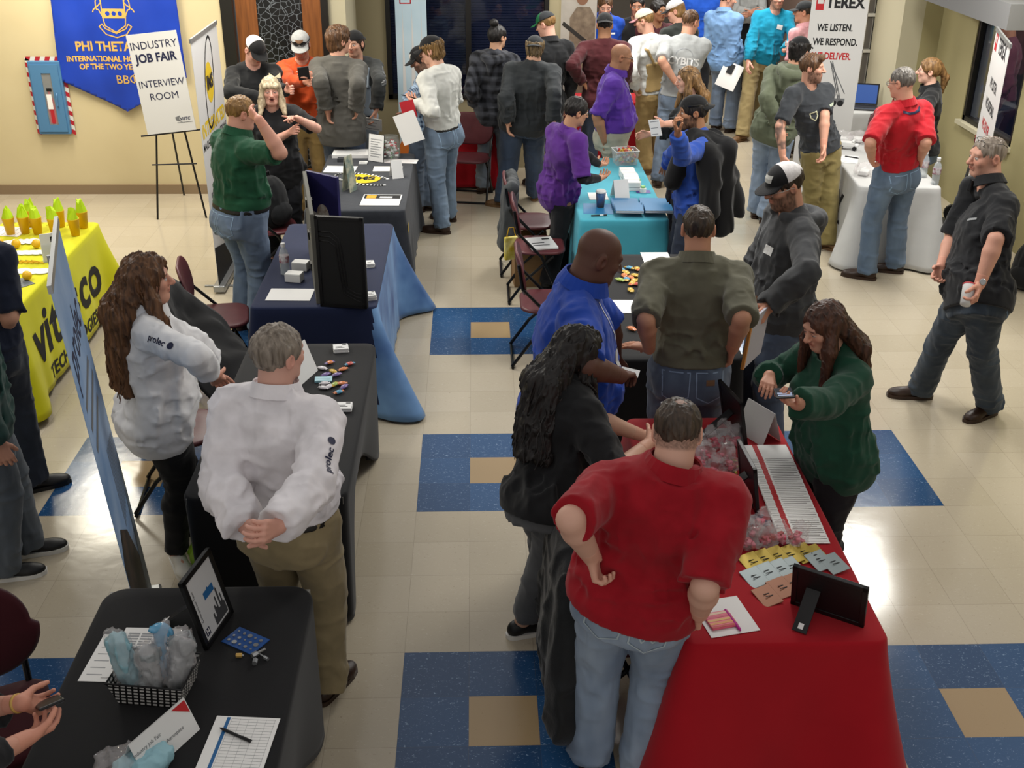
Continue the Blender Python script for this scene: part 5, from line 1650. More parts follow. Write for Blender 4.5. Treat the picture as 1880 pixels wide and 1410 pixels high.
def make_redpolo():
    return person('man with thinning dark hair in a red polo and pale jeans', (0.603, -0.761, 0),
        dict(pel=(0.032, -0.015, 0.936), neck=(0.115, -0.064, 1.414), head=(0.146, 0.008, 1.593), sL=(-0.093, -0.01, 1.375), eL=(-0.246, -0.282, 1.419), wL=(-0.159, -0.173, 1.198), dL=(0.258, 0.035, -0.966), aL=(-0.105, 0.026, 0.081), kL=(-0.074, 0.072, 0.519), sR=(0.31, -0.11, 1.375), eR=(0.215, -0.336, 1.177), wR=(0.24, -0.195, 0.959), dR=(0.181, 0.572, -0.8), aR=(0.105, -0.026, 0.081), kR=(0.136, 0.025, 0.518), yaw=14, hy=10, hp=22, hr=0, tL=6, tR=22),
        1.8, dict(q=2, skin='cf9c84', hairc='241b15', hm=hairm('19130f', '4f4034'), hair='short', hv=.004, scalp=.75, thin=True, fat=1.26, belly=.02, top=dict(m=cloth('8f0a1a'), sl=.95, hem=-.02, collar=True, off=.016, flare=.02), bot=dict(m=denim('4c6c92', '8ea9c6'), loose=.016), shoe=M_BROWN, curlL=.8, curlR=.5))

def make_curly():
    return person('woman with long brown curls in a white shirt and black trousers', (-1.532, 0.83, 0),
        dict(pel=(-0.003, -0.026, 0.894), neck=(0.007, -0.08, 1.41), head=(0.051, -0.076, 1.6), sL=(-0.066, 0.086, 1.373), eL=(0.183, 0.076, 1.204), wL=(0.243, 0.165, 0.979), dL=(0.056, 0.726, -0.685), aL=(0.004, 0.088, 0.077), kL=(0.027, 0.098, 0.498), sR=(0.078, -0.238, 1.373), eR=(0.319, -0.417, 1.356), wR=(0.342, -0.245, 1.177), dR=(0.05, 0.698, -0.714), aR=(-0.004, -0.088, 0.077), kR=(0.068, -0.081, 0.492), yaw=66, hy=80, hp=0, hr=0, tL=120, tR=150),
        1.72, dict(q=2, sex='f', skin='c98f74', hairc='23150e', hm=hairm('24150d', '7a5436'), hair='curly', hl=.50, locks=90, hv=.014, fat=1.2, belly=.02, top=dict(m=cloth('dededf'), sl=1.62, hem=-.10, collar=True, off=.014, flare=.012, fold=.014), bot=dict(m=cloth('121214'), loose=.003, hem=.02), shoe=M_WHITE, sole=M_WHITESOLE))

def make_whiteshirt():
    return person('grey haired man in a white dress shirt, hands clasped behind his back', (-0.731, -0.249, 0),
        dict(pel=(-0.003, -0.008, 0.926), neck=(-0.013, -0.011, 1.46), head=(0.011, 0.034, 1.655), sL=(-0.187, 0.046, 1.421), eL=(-0.22, -0.181, 1.21), wL=(-0.091, -0.396, 1.15), dL=(0.485, -0.829, 0.28), aL=(-0.102, 0.033, 0.08), kL=(-0.084, 0.086, 0.513), sR=(0.162, -0.068, 1.421), eR=(0.174, -0.357, 1.305), wR=(0.076, -0.594, 1.278), dR=(-0.371, -0.867, 0.333), aR=(0.102, -0.033, 0.08), kR=(0.119, 0.02, 0.513), yaw=18, hy=40, hp=4, hr=0, tL=10, tR=26),
        1.78, dict(q=2, skin='cf9a86', hairc='5d5349', hm=hairm('4a4037', '9a8f82'), hair='short', hv=.010, fat=1.14, belly=.015, top=dict(m=cloth('dcd8db'), sl=1.98, hem=.035, collar=True, off=.018, fl=.14, flare=.03, puff=.008, fold=.018), bot=dict(m=cloth('8a7c5d'), loose=.018, wt=.05), belt=M_BELT, shoe=M_BROWN, curlL=.6, curlR=.6))

def make_navytee():
    return person('person in a navy tee at the left edge beside the yellow table', (-2.662, 1.47, 0),
        dict(pel=(0.002, -0.009, 0.936), neck=(0.003, -0.01, 1.476), head=(-0.009, 0.035, 1.674), sL=(-0.176, -0.058, 1.436), eL=(-0.237, -0.094, 1.129), wL=(-0.256, -0.041, 0.874), dL=(-0.074, 0.202, -0.976), aL=(-0.104, -0.028, 0.081), kL=(-0.119, 0.026, 0.518), sR=(0.182, 0.038, 1.436), eR=(0.22, -0.07, 1.143), wR=(0.07, 0.077, 0.989), dR=(-0.576, 0.565, -0.591), aR=(0.104, 0.028, 0.081), kR=(0.09, 0.082, 0.518), yaw=-15, hy=-15, hp=0, hr=0, tL=-20, tR=60),
        1.8, dict(q=1, skin='c08a6e', hairc='3b2718', hm=hairm('2c1c11', '6a4a2e'), hair='short', fat=1.15, top=dict(m=cloth('141b2c'), sl=.9, hem=-.02), bot=dict(m=denim('131b28', '232f42'), loose=.018), shoe=M_BLACK))

def make_greensweat():
    return person('person in a dark green sweatshirt and grey jeans at the left edge', (-2.383, 0.738, 0),
        dict(pel=(-0.008, -0.004, 0.915), neck=(-0.009, -0.005, 1.443), head=(0.03, 0.018, 1.637), sL=(-0.1, 0.152, 1.404), eL=(-0.148, 0.2, 1.104), wL=(-0.103, 0.232, 0.855), dL=(0.176, 0.124, -0.976), aL=(0.021, 0.106, 0.079), kL=(0.019, 0.117, 0.51), sR=(0.082, -0.162, 1.404), eR=(0.099, -0.228, 1.104), wR=(0.149, -0.205, 0.855), dR=(0.196, 0.09, -0.976), aR=(-0.021, -0.106, 0.079), kR=(0.057, -0.074, 0.502), yaw=60, hy=60, hp=0, hr=0, tL=72, tR=75),
        1.76, dict(q=2, skin='c08a6e', hairc='3b2718', hm=hairm('2c1c11', '6a4a2e'), hair='short', fat=1.1, top=dict(m=cloth('1b3a34'), sl=1.98, hem=-.06, off=.016), bot=dict(m=denim('39434e', '5d6873'), loose=.022, fold=.007), shoe=M_BLACK, sole=M_WHITESOLE))

def make_phonehands():
    return person('person at the lower left edge tapping a phone, only forearms showing', (-1.559, -1.581, 0),
        dict(pel=(-0.008, -0.003, 0.863), neck=(-0.009, -0.003, 1.361), head=(0.031, 0.011, 1.544), sL=(-0.068, 0.157, 1.325), eL=(0.055, 0.021, 1.099), wL=(0.271, -0.04, 1.187), dL=(0.173, 0.659, -0.732), nL=(0.279, -0.459, 0.843), aL=(-0.034, 0.094, 0.075), kL=(0.015, 0.111, 0.478), sR=(0.049, -0.164, 1.325), eR=(0.241, -0.365, 1.24), wR=(0.321, -0.154, 1.158), dR=(0.191, 0.9, -0.391), nR=(-0.081, 0.531, 0.843), aR=(0.034, -0.094, 0.075), kR=(0.083, -0.076, 0.478), yaw=70, hy=70, hp=0, hr=0, tL=62, tR=78),
        1.66, dict(q=2, sex='f', skin='c98a70', hairc='3b2718', hm=hairm('2c1c11', '6a4a2e'), hair='short', top=dict(m=cloth('17181b'), sl=1.55, hem=-.05), bot=dict(m=cloth('1b1c20')), shoe=M_BLACK, curlL=.5, curlR=[.35,.4,.5,.55], thumbL=.6, thumbR=.7))

def make_reflection_figure():  # figure placed behind the pane to stand for a reflection in it
    return person('figure in a maroon shirt and navy jeans added behind the glass as its reflection', (5.65, 7.75, 0),
        dict(pel=(0.009, -0.003, 0.962), neck=(0.01, -0.004, 1.517), head=(-0.035, 0.013, 1.721), sL=(-0.055, -0.183, 1.476), eL=(-0.061, -0.255, 1.161), wL=(-0.117, -0.24, 0.899), dL=(-0.209, 0.055, -0.976), aL=(-0.038, -0.104, 0.083), kL=(-0.092, -0.084, 0.533), sR=(0.075, 0.175, 1.476), eR=(0.117, 0.234, 1.161), wR=(0.065, 0.259, 0.899), dR=(-0.195, 0.092, -0.976), aR=(0.038, 0.104, 0.083), kR=(-0.016, 0.124, 0.533), yaw=-70, hy=-70, hp=0, hr=0, tL=-78, tR=-62),
        1.85, dict(q=0, skin='b07a5c', hairc='1d1510', hm=hairm('140f0c', '3a2a1e'), hair='short', top=dict(m=cloth('5d3346'), sl=1.98, hem=.0, off=.014), bot=dict(m=denim('1c2740', '2f4062'), loose=.02), shoe=M_BLACK))

PEOPLE = [('greenpolo', make_greenpolo), ('blonde', make_blonde), ('blacksweater', make_blacksweater), ('orange', make_orange), ('greyback', make_greyback), ('denimbib', make_denimbib), ('blueplaid', make_blueplaid), ('whitegrey', make_whitegrey), ('bunplaid', make_bunplaid), ('bigdark', make_bigdark), ('greencap', make_greencap), ('maroonback', make_maroonback), ('bluepolofar', make_bluepolofar), ('blacktag', make_blacktag), ('tanbib', make_tanbib), ('maroonface', make_maroonface), ('whitecap', make_whitecap), ('greytee', make_greytee), ('lightblue', make_lightblue), ('royalfar', make_royalfar), ('paleshirt', make_paleshirt), ('teal', make_teal), ('pink', make_pink), ('olivehood', make_olivehood), ('darktee', make_darktee), ('baldpurple', make_baldpurple), ('purple', make_purple), ('longhair', make_longhair), ('jacketman', make_jacketman), ('redpolofar', make_redpolofar), ('ponytail', make_ponytail), ('walker', make_walker), ('trucker', make_trucker), ('oliveshirt', make_oliveshirt), ('bluepolo', make_bluepolo), ('greenblouse', make_greenblouse), ('blackpolo', make_blackpolo), ('redpolo', make_redpolo), ('curly', make_curly), ('whiteshirt', make_whiteshirt), ('navytee', make_navytee), ('greensweat', make_greensweat), ('phonehands', make_phonehands), ('reflection_figure', make_reflection_figure)]


# ---------------------------------------------------------------- banners and signs
M_GOLD = mat('thread_gold', 'c9a154', .5)
M_BANNERBLUE = mat('satin_blue', '1b3fae', .4, 'plain', col2='16369a', scale=3, spec=.4)
M_WHITEVINYL = mat('white_vinyl', 'c9c8c6', .5)
M_ALU = mat('aluminium', 'a5a7a8', .35, metal=.8)
M_YEL = mat('print_yellow', 'd2b21c', .6)
M_NAVYINK = mat('ink_navy', '181c3c', .6)
M_REDINK = mat('ink_red', 'b01c22', .6)
M_GREYINK = mat('ink_grey', '6b6c6e', .6)


def cloth_panel(name, outline, M, m, parent, amp=.008, seed=1, n=44, thick=.004):
    """A hanging cloth with its own outline (xy), gently rippled in z."""
    xs = [p[0] for p in outline]
    ys = [p[1] for p in outline]
    bm = bmesh.new()
    x0, x1, y0, y1 = min(xs), max(xs), min(ys), max(ys)
    vs = [bm.verts.new((p[0], p[1], 0)) for p in outline]
    fc = bm.faces.new(vs)
    for ax, lo, hi in ((0, x0, x1), (1, y0, y1)):
        for i in range(1, n):
            c = lo + (hi - lo) * i / n
            bmesh.ops.bisect_plane(bm, geom=bm.verts[:] + bm.edges[:] + bm.faces[:], plane_co=(c, 0, 0) if ax == 0 else (0, c, 0), plane_no=(1, 0, 0) if ax == 0 else (0, 1, 0))
    for v in bm.verts:
        v.co.z = amp * (math.sin(v.co.x * 9 + seed) + .6 * math.sin(v.co.x * 17 + v.co.y * 5 + seed * 2) + .4 * math.sin(v.co.y * 13 - v.co.x * 4))
    ret = bmesh.ops.extrude_face_region(bm, geom=bm.faces[:])
    for v in [g for g in ret['geom'] if isinstance(g, bmesh.types.BMVert)]:
        v.co.z += thick
    bmesh.ops.recalc_face_normals(bm, faces=bm.faces[:])
    me = bpy.data.meshes.new(name)
    bm.to_mesh(me)
    bm.free()
    me.transform(M)
    me.polygons.foreach_set('use_smooth', [True] * len(me.polygons))
    return link(name, me, m, parent)


# satin society banner on the back wall (pointed at the foot)
BX, BZ = -3.50, 1.20
t = empty('wall_banner', (BX, 7.49, BZ), 0, 'shiny blue pointed banner with gold lettering and a shield on the cream wall', 'banner')
Mb = frame3((0, -.022, 0), (1, 0, 0), (0, 0, 1))
cl = cloth_panel('cloth', [(-.66, 0), (-.02, -.32), (.62, .02), (.60, 1.3), (-.58, 1.3)], Mb, M_BANNERBLUE, t)
bvb = BVHTree.FromPolygons([v.co.copy() for v in cl.data.vertices], [tuple(p.vertices) for p in cl.data.polygons])


def on_banner(txt, x, z, size, bold=0, name='lettering', **k):
    return decal(t, text_mesh(txt, size, bold, **k), (x, -.03, z), (0, -1, 0), (0, 0, 1), M_GOLD, name, on=bvb, lift=.003)


on_banner('PHI THETA KAPPA', .02, .325, .125, .004, align='CENTER', sx=.92)
on_banner('INTERNATIONAL HONOR SOCIETY', .01, .205, .074, .003, sx=.95)
on_banner('OF THE TWO YEAR COLLEGE', .03, .128, .074, .003, sx=.95)
on_banner('BB\u03a6', .03, .0, .12, .001)


def outline_mesh(loops, w):
    mb = MB()
    for lp in loops:
        k = len(lp)
        for i in range(k - 1):
            a, b_ = Vector((*lp[i], 0)), Vector((*lp[i + 1], 0))
            d_ = (b_ - a)
            if d_.length < 1e-6:
                continue
            n_ = Vector((-d_.y, d_.x, 0)).normalized() * w / 2
            e_ = d_.normalized() * w * .3
            mb.add([a - n_ - e_, b_ - n_ + e_, b_ + n_ + e_, a + n_ - e_], [(0, 1, 2, 3)])
    return raw('print', mb.v, mb.f)


shield = [(-.115, .30), (-.115, .12), (-.10, .03), (0, -.035), (.10, .03), (.115, .12), (.115, .30)]
scroll = [(-.16, .02), (-.10, -.055), (0, -.085), (.10, -.055), (.16, .02), (.13, .045), (.10, 0), (0, -.045), (-.10, 0), (-.13, .045), (-.16, .02)]
flour = [[(sx * (.12 + .05 * math.sin(i * .5)), .13 + i * .03 + .02 * math.sin(i * 1.7)) for i in range(9)] for sx in (-1, 1)] + [[(sx * (.16 + .045 * math.cos(i * .7)), .16 + i * .022) for i in range(9)] for sx in (-1, 1)]
decal(t, outline_mesh([shield, scroll] + flour, .011), (-.02, -.03, .50), (0, -1, 0), (0, 0, 1), M_GOLD, 'crest', on=bvb, lift=.003)
band = MB()
band.add([(-.112, .10, 0), (.112, .10, 0), (.112, .19, 0), (-.112, .19, 0)], [(0, 1, 2, 3)])
decal(t, raw('print', band.v, band.f), (-.02, -.03, .50), (0, -1, 0), (0, 0, 1), M_GOLD, 'crest_band', on=bvb, lift=.002, sub=4)
for i in (-1, 0, 1):
    decal(t, raw('print', [(p[0], p[1], 0) for p in circle(i * .062, .145, .022, n=10)], [tuple(range(10))]), (-.02, -.03, .50), (0, -1, 0), (0, 0, 1), M_BANNERBLUE, 'crest_flower', on=bvb, lift=.004)

# easel with the board
t = empty('easel', (-2.95, 6.72, 0), 0, 'thin black metal easel holding the job fair board against the cream wall', 'easel')
legs = [((-.17, -.11, 0), (-.02, .02, 1.55)), ((.30, -.06, 0), (.08, .02, 1.55)), ((-.10, .72, 0), (.0, .06, 1.5))]
for a, b_ in legs:
    MB().tube([a, b_], .010, 8).build('leg', M_BLACKPLASTIC, t)
MB().tube([(-.22, -.10, .83), (.40, -.10, .90)], .009, 8).build('ledge', M_BLACKPLASTIC, t)
MB().tube([(-.155, -.10, .55), (.27, -.055, .55)], .007, 8).build('crossbar', M_BLACKPLASTIC, t)
t = empty('sign_board', (-2.865, 6.60, .895), 0, 'white board reading industry job fair interview room, standing tilted on the black easel', 'sign')
t.rotation_euler = (R_(-4), R_(-6.0), R_(0))
MB().box((-.235, -.006, -.02), (.235, .006, .90)).build('board', M_WHITEVINYL, t)
Ms = lambda x, z: frame3((x, -.0075, z), (1, 0, 0), (0, 0, 1))
write('INDUSTRY', Ms(0, .79), .098, M_NAVYINK, t, sx=.95)
write('JOB FAIR', Ms(0, .675), .108, M_NAVYINK, t, bold=.0035, sx=.90)
write('INTERVIEW', Ms(.0, .44), .092, M_NAVYINK, t, sx=.92)
write('ROOM', Ms(.0, .32), .092, M_NAVYINK, t)
write('VISTC', Ms(.15, .095), .038, M_NAVYINK, t, bold=.001, shear=.2)
flat([(-.08, -.002), (.07, -.002), (.07, .003), (-.08, .003)], Ms(.15, .062), 'small_print', M_GREYINK, t)
flat([(-.08, .02), (-.03, .035), (-.045, .0), (-.02, -.03), (-.075, -.01)], Ms(.14, .095), 'star', M_GREYINK, t)


def rollup(label, p0, p1, top, m, lean=(0, 0), zb=.06):
    """A retractable banner between floor points p0 and p1 (reading direction p0 -> p1)."""
    p0, p1 = Vector((*p0, 0)), Vector((*p1, 0))
    w = (p1 - p0).length
    d = (p1 - p0).normalized()
    mid = (p0 + p1) / 2
    t = empty('rollup_banner', mid, math.atan2(d.y, d.x), label, 'banner')
    lx, ly = lean
    Mx = frame3((0, 0, zb), (1, 0, 0), (lx, ly, top - zb))
    pan = MB().box((-w / 2, 0, -.0012), (w / 2, top - zb, .0012)).build('panel', m, t)
    pan.data.transform(Mx)
    pan.data.update()
    MB().box((-w / 2 - .01, -.05, .012), (w / 2 + .01, .05, .07)).build('base', M_ALU, t, bevel=.012)
    for sx in (-1, 1):
        MB().box((sx * w * .32 - .012, -.16, 0), (sx * w * .32 + .012, .16, .014)).build('foot', M_ALU, t, bevel=.004)
    r = MB().box((-w / 2 - .006, top - zb - .02, -.008), (w / 2 + .006, top - zb + .012, .008)).build('top_rail', M_ALU, t)
    r.data.transform(Mx)
    MB().tube([(0, .02, .07), (lx, ly + .02, top - .02)], .009, 8).build('pole', M_ALU, t)
    Mf = Mx @ Matrix.Translation((0, 0, .0022))
    return t, Mf, w, top - zb


def P2(Mf, x, y):
    return Mf @ Matrix.Translation((x, y, 0))


# machine company banner behind the man in green
t, Mf, w, h = rollup('tall white roll up banner with a yellow oval logo behind the man in green', (-2.10, 4.60), (-2.10, 5.54), 2.05, M_WHITEVINYL)
flat(circle(0, h - .40, .13, .16), Mf, 'logo_disc', M_YEL, t)
sw = outline_mesh([circle(0, h - .40, .15, .36, 40, -.35) + [circle(0, h - .40, .15, .36, 40, -.35)[0]]], .02)
sw.transform(Mf @ Matrix.Translation((0, 0, .001)))
link('logo_ring', sw, M_INK, t)
write('IMS', P2(Mf, 0, h - .40) @ Matrix.Translation((0, 0, .002)), .15, M_INK, t, bold=.006, shear=.15)
write('INTEGRATED', P2(Mf, 0, h - .72), .15, M_YEL, t, bold=.006, sx=.95)
write('MACHINERY SOLUTIONS', P2(Mf, 0, h - .84), .085, M_INK, t, bold=.002, sx=.92)
write('www.ims-tx.com', P2(Mf, 0, h - .99), .075, M_INK, t)
for i, (a, b_) in enumerate([(-.16, .12), (-.36, .34), (-.18, .05), (-.14, .10), (-.16, .04), (-.1, .1)]):
    flat([(a, h - 1.16 - i * .10), (b_, h - 1.16 - i * .10), (b_, h - 1.12 - i * .10), (a, h - 1.12 - i * .10)], Mf, 'small_print', M_GREYINK, t)
flat([(-w / 2, 0), (w / 2, 0), (w / 2, .14), (-w / 2, .34)], Mf, 'dark_foot', M_INK, t, lift=.0005)

# sky blue banner at the front left, seen nearly edge on
def sky_mat(name, c1, c2, scale=2.5):
    return mat(name, c1, .45, col2=c2, scale=scale, amount=.5, spec=.4)


t, Mf, w, h = rollup('pale blue banner seen edge on at the left, beside the yellow table', (-1.36, -.34), (-1.60, .46), 2.0, sky_mat('sky_print', '6a8fbc', 'a5bcd8'), lean=(0, .13))
write('prolec', P2(Mf, 0, h - .36), .26, M_NAVYINK, t, bold=.002)
for i in range(3):
    flat([(-.3, h - .58 - i * .09), (.22 + .05 * (i % 2), h - .58 - i * .09), (.22 + .05 * (i % 2), h - .55 - i * .09), (-.3, h - .55 - i * .09)], Mf, 'small_print', M_GREYINK, t)
for i in range(9):
    flat([(.02 + i * .04, .62), (.032 + i * .04, .62), (.032 + i * .04, 1.02 - .01 * i), (.02 + i * .04, 1.02 - .01 * i)], Mf, 'pylon_stripe', M_GREYINK, t)
flat([(-w / 2, 0), (w / 2 * .5, 0), (w * .3, .3), (0, .62), (-w * .3, .78), (-w / 2, .70)], Mf, 'dark_photo', mat('photo_dark', '1e1d20', .5, col2='4a3a30', scale=6, amount=.4), t, lift=.0004)
flat([(w * .2, 0), (w / 2, 0), (w / 2, .85), (w * .34, .5)], Mf, 'steel_photo', mat('photo_steel', '54626e', .5, col2='9aa6ae', scale=7, amount=.4), t, lift=.0006)

# crane company banner in front of the sash windows
def crane_banner(t, Mf, w, h, k=1.0):
    flat([(-w * .42, h - .02), (-w * .28, h - .02), (-w * .28, h - .16), (-w * .42, h - .16)], Mf, 'logo_square', M_REDINK, t)
    for dx in (-.375, -.325):
        flat([(w * dx - .012, h - .055), (w * dx + .002, h - .035), (w * dx + .016, h - .055), (w * dx + .016, h - .10), (w * dx - .012, h - .10)], Mf, 'logo_mark', M_WHITEVINYL, t, lift=.001)
    write('TEREX', P2(Mf, .05 * w / .55, h - .09), .145 * k, M_INK, t, bold=.006 * k, sx=.88)
    write('WE LISTEN.', P2(Mf, -.02, h - .33 * k), .095 * k, M_INK, t, bold=.003, sx=.72)
    write('WE RESPOND.', P2(Mf, -.0, h - .47 * k), .095 * k, M_INK, t, bold=.003, sx=.72)
    write('WE DELIVER.', P2(Mf, -.02, h - .61 * k), .095 * k, M_REDINK, t, bold=.003, sx=.72)

    def truck(y, s_, dark):
        body = [(-.17, 0), (.17, 0), (.17, .05), (-.02, .05), (-.05, .13), (-.13, .13), (-.17, .07)]
        flat([(x * s_, y + v * s_) for x, v in body], Mf, 'truck_print', M_GREYINK if not dark else M_INK, t)
        for x in (-.12, .06, .13):
            flat(circle(x * s_, y, .032 * s_, n=14), Mf, 'truck_wheel', M_INK, t, lift=.001)
        boom = outline_mesh([[(.10 * s_, y + .05 * s_), (-.02 * s_, y + .42 * s_)], [(.12 * s_, y + .05 * s_), (.0 * s_, y + .42 * s_)], [(-.02 * s_, y + .42 * s_), (.16 * s_, y + .10 * s_)]] + [[(.10 * s_ - .02 * i * s_, y + (.05 + .06 * i) * s_), (.105 * s_ - .02 * i * s_, y + (.10 + .06 * i) * s_)] for i in range(6)], .010 * s_)
        boom.transform(Mf)
        link('truck_boom', boom, M_GREYINK, t)
    truck(h - 1.08 * k, 1.0, False)
    truck(h - 1.52 * k, .9, True)
    return t


t, Mf, w, h = rollup('tall white roll up banner with crane trucks printed on it, by the sash windows', (3.43, 7.45), (3.98, 7.36), 2.06, M_WHITEVINYL)
crane_banner(t, Mf, w, h)
t, Mf, w, h = rollup('white roll up banner seen edge on beside the walking man in black', (4.38, 5.30), (4.12, 4.44), 2.05, M_WHITEVINYL)
crane_banner(t, Mf, w, h, 1.2)

# pale blue banner in front of the dark window, and the photo banner beyond it
t, Mf, w, h = rollup('pale blue roll up banner with white figures against the dark blinds', (-.79, 8.15), (-.46, 8.15), 2.4, sky_mat('pale_print', '9db8c8', 'c3d2d8', 1.6))
for x0, x1 in ((-.12, -.06), (-.03, .05), (.09, .13)):
    flat([(w * 3 * x0, .4), (w * 3 * x1, .4), (w * 3 * (x0 + x1) / 2, 1.75)], Mf, 'figure', M_WHITEVINYL, t)
o_ = outline_mesh([[(-.11, 1.95), (.0, 2.05), (.0, 1.8), (-.11, 1.8), (-.11, 1.95)]], .012)
o_.transform(Mf)
link('red_outline', o_, M_REDINK, t)
flat([(-w / 2, .02), (w * .1, .02), (-w * .1, .55), (-w / 2, .30)], Mf, 'flame', mat('print_orange', 'c8702a', .6), t)
t, Mf, w, h = rollup('photo banner of a man with a rifle behind the far red table', (.90, 9.25), (1.46, 9.25), 2.3, mat('photo_pale', '9d988f', .5, col2='b8b3ab', scale=4))
M_PH1, M_PH2, M_PH3 = mat('photo_brown', '5f5144', .5, col2='8a7b68', scale=14), mat('photo_skin', '7d5a45', .5), mat('photo_gun', '2c2a28', .5)
flat([(-.03, .4), (.26, .4), (.27, 1.5), (.20, 1.62), (.05, 1.62), (-.03, 1.5)], Mf, 'print_jacket', M_PH1, t)
flat(circle(.11, 1.74, .075, .10), Mf, 'print_face', M_PH2, t, lift=.0006)
flat([(.03, 1.78), (.19, 1.78), (.18, 1.86), (.11, 1.90), (.04, 1.86)], Mf, 'print_cap', M_PH3, t, lift=.001)
flat([(-.12, 1.42), (.27, 1.12), (.27, 1.18), (-.10, 1.46)], Mf, 'print_rifle', M_PH3, t, lift=.0012)


# ---------------------------------------------------------------- tables under cloths
def table(label, x0, x1, y0, y1, m, drop=.02, amp=.012, folds=26, corner=.05, flare=.02, arc=0, side_m=None, seed=1, rot=0, z=.74, rad=.045, trail=None, cat='table', skew=None):
    """A folding table under its cloth. arc > 0: a stretch cover pulled to the four feet; otherwise it hangs in folds."""
    cx, cy, w, d = (x0 + x1) / 2, (y0 + y1) / 2, x1 - x0, y1 - y0
    t = empty('folding_table', (cx, cy, 0), R_(rot), label, cat, 'tables set out for the job fair')
    top = MB().box((-w / 2 + .012, -d / 2 + .012, z - .045), (w / 2 - .012, d / 2 - .012, z - .008)).build('tabletop', mat('table_plastic', '8c8a84', .6), t)
    for sx in (-1, 1):
        for sy in (-1, 1):
            MB().tube([(sx * (w / 2 - .09), sy * (d / 2 - .14), z - .045), (sx * (w / 2 - .07), sy * (d / 2 - .10), 0)], .014, 8).build('leg', M_GREYMETAL, t)
    # perimeter of a rounded rectangle, with its outward normals
    per = []
    nc = 8
    for (sx, sy, a0) in ((1, -1, -90), (1, 1, 0), (-1, 1, 90), (-1, -1, 180)):
        for i in range(nc + 1):
            a = R_(a0 + 90 * i / nc)
            per.append((sx * (w / 2 - rad) + rad * math.cos(a), sy * (d / 2 - rad) + rad * math.sin(a), math.cos(a), math.sin(a)))
    pts = []
    k = len(per)
    for i in range(k):
        a, b_ = per[i], per[(i + 1) % k]
        L_ = math.hypot(a[0] - b_[0], a[1] - b_[1])
        n = max(1, int(L_ / .022))
        for j in range(n):
            f_ = j / n
            nn = unit((a[2] + (b_[2] - a[2]) * f_, a[3] + (b_[3] - a[3]) * f_, 0))
            pts.append((a[0] + (b_[0] - a[0]) * f_, a[1] + (b_[1] - a[1]) * f_, nn[0], nn[1]))
    n = len(pts)
    rs = np.random.RandomState(seed)
    s_ = np.arange(n) / n
    fold = sum(rs.uniform(.4, 1) * np.sin(2 * np.pi * (fq * s_ + rs.uniform())) for fq in (folds, int(folds * .62), int(folds * 1.5))) / 1.6
    P_ = np.array([p[:2] for p in pts])
    N_ = np.array([p[2:] for p in pts])
    cd = np.min([np.hypot(P_[:, 0] - sx * w / 2, P_[:, 1] - sy * d / 2) for sx in (-1, 1) for sy in (-1, 1)], axis=0)
    cb = np.exp(-(cd / .16) ** 2)
    rows = [(P_ * f_, np.full(n, z)) for f_ in (.02, .25, .5, .75, .93)] + [(P_ - N_ * .008, np.full(n, z)), (P_ - N_ * .001, np.full(n, z - .003)), (P_ + N_ * .004, np.full(n, z - .012))]
    H_ = z - drop
    lev = 16
    for i in range(1, lev + 1):
        t_ = i / lev
        o_ = .004 + flare * t_ + amp * fold * min(1, t_ * 1.6) ** 1.0 * (.35 + .65 * t_)
        zz = z - .012 - (H_ - .012) * t_
        zz = np.full(n, zz)
        if arc:
            mid = np.clip((cd - .10) / .5, 0, 1)
            mid = mid * mid * (3 - 2 * mid)
            o_ = o_ - arc * .55 * mid * t_ ** 1.5 - .06 * t_ * (1 - mid) * 0
            zz = z - .012 - (H_ - .012) * t_ * (1 - .45 * mid * arc / .12)
        else:
            o_ = o_ + corner * cb * t_ ** 1.2
        Q = P_ + N_ * o_[:, None]
        if skew is not None:
            Q = Q + np.array(skew)[None] * t_
        if trail:
            for (tx, ty, ex, ey, wd) in trail:
                g_ = np.exp(-(np.hypot(P_[:, 0] - tx, P_[:, 1] - ty) / wd) ** 2)
                Q = Q + np.stack([g_ * ex, g_ * ey], 1) * t_ ** 1.3
        rows.append((Q, zz))
    vs = np.concatenate([np.concatenate([q, zz[:, None]], 1) for q, zz in rows])
    fs = []
    for i in range(len(rows) - 1):
        for j in range(n):
            j2 = (j + 1) % n
            fs.append((i * n + j, (i + 1) * n + j, (i + 1) * n + j2, i * n + j2))
    vs = [tuple(v) for v in vs]
    fs.append(tuple(range(n)))
    me = raw('tablecloth', vs, fs, True)
    mats = [m] + ([side_m] if side_m else [])
    if side_m:
        mi = [0] * len(me.polygons)
        for pi_, p in enumerate(me.polygons):
            if p.center.x > w / 2 - .02 and p.center.z < z - .02:
                mi[pi_] = 1
        me.polygons.foreach_set('material_index', mi)
    me.polygons[len(me.polygons) - 1].use_smooth = False
    c = link('tablecloth', me, mats, t)
    so = c.modifiers.new('thick', 'SOLIDIFY')
    so.thickness = .003
    so.offset = 1
    return t, c


def bvh_of(o):
    return BVHTree.FromPolygons([v.co.copy() for v in o.data.vertices], [tuple(p.vertices) for p in o.data.polygons])


M_GREYMETAL = mat('grey_metal', '5a5c5e', .4, metal=.7)


def fabric(name, c, var=.10, sheen=True, scale=7, rough=.8):
    v = rgb(c)
    return mat(name, v, rough, 'cloth', tuple(x * (1 - var) for x in v[:3]) + (1,), scale, .6, .06)


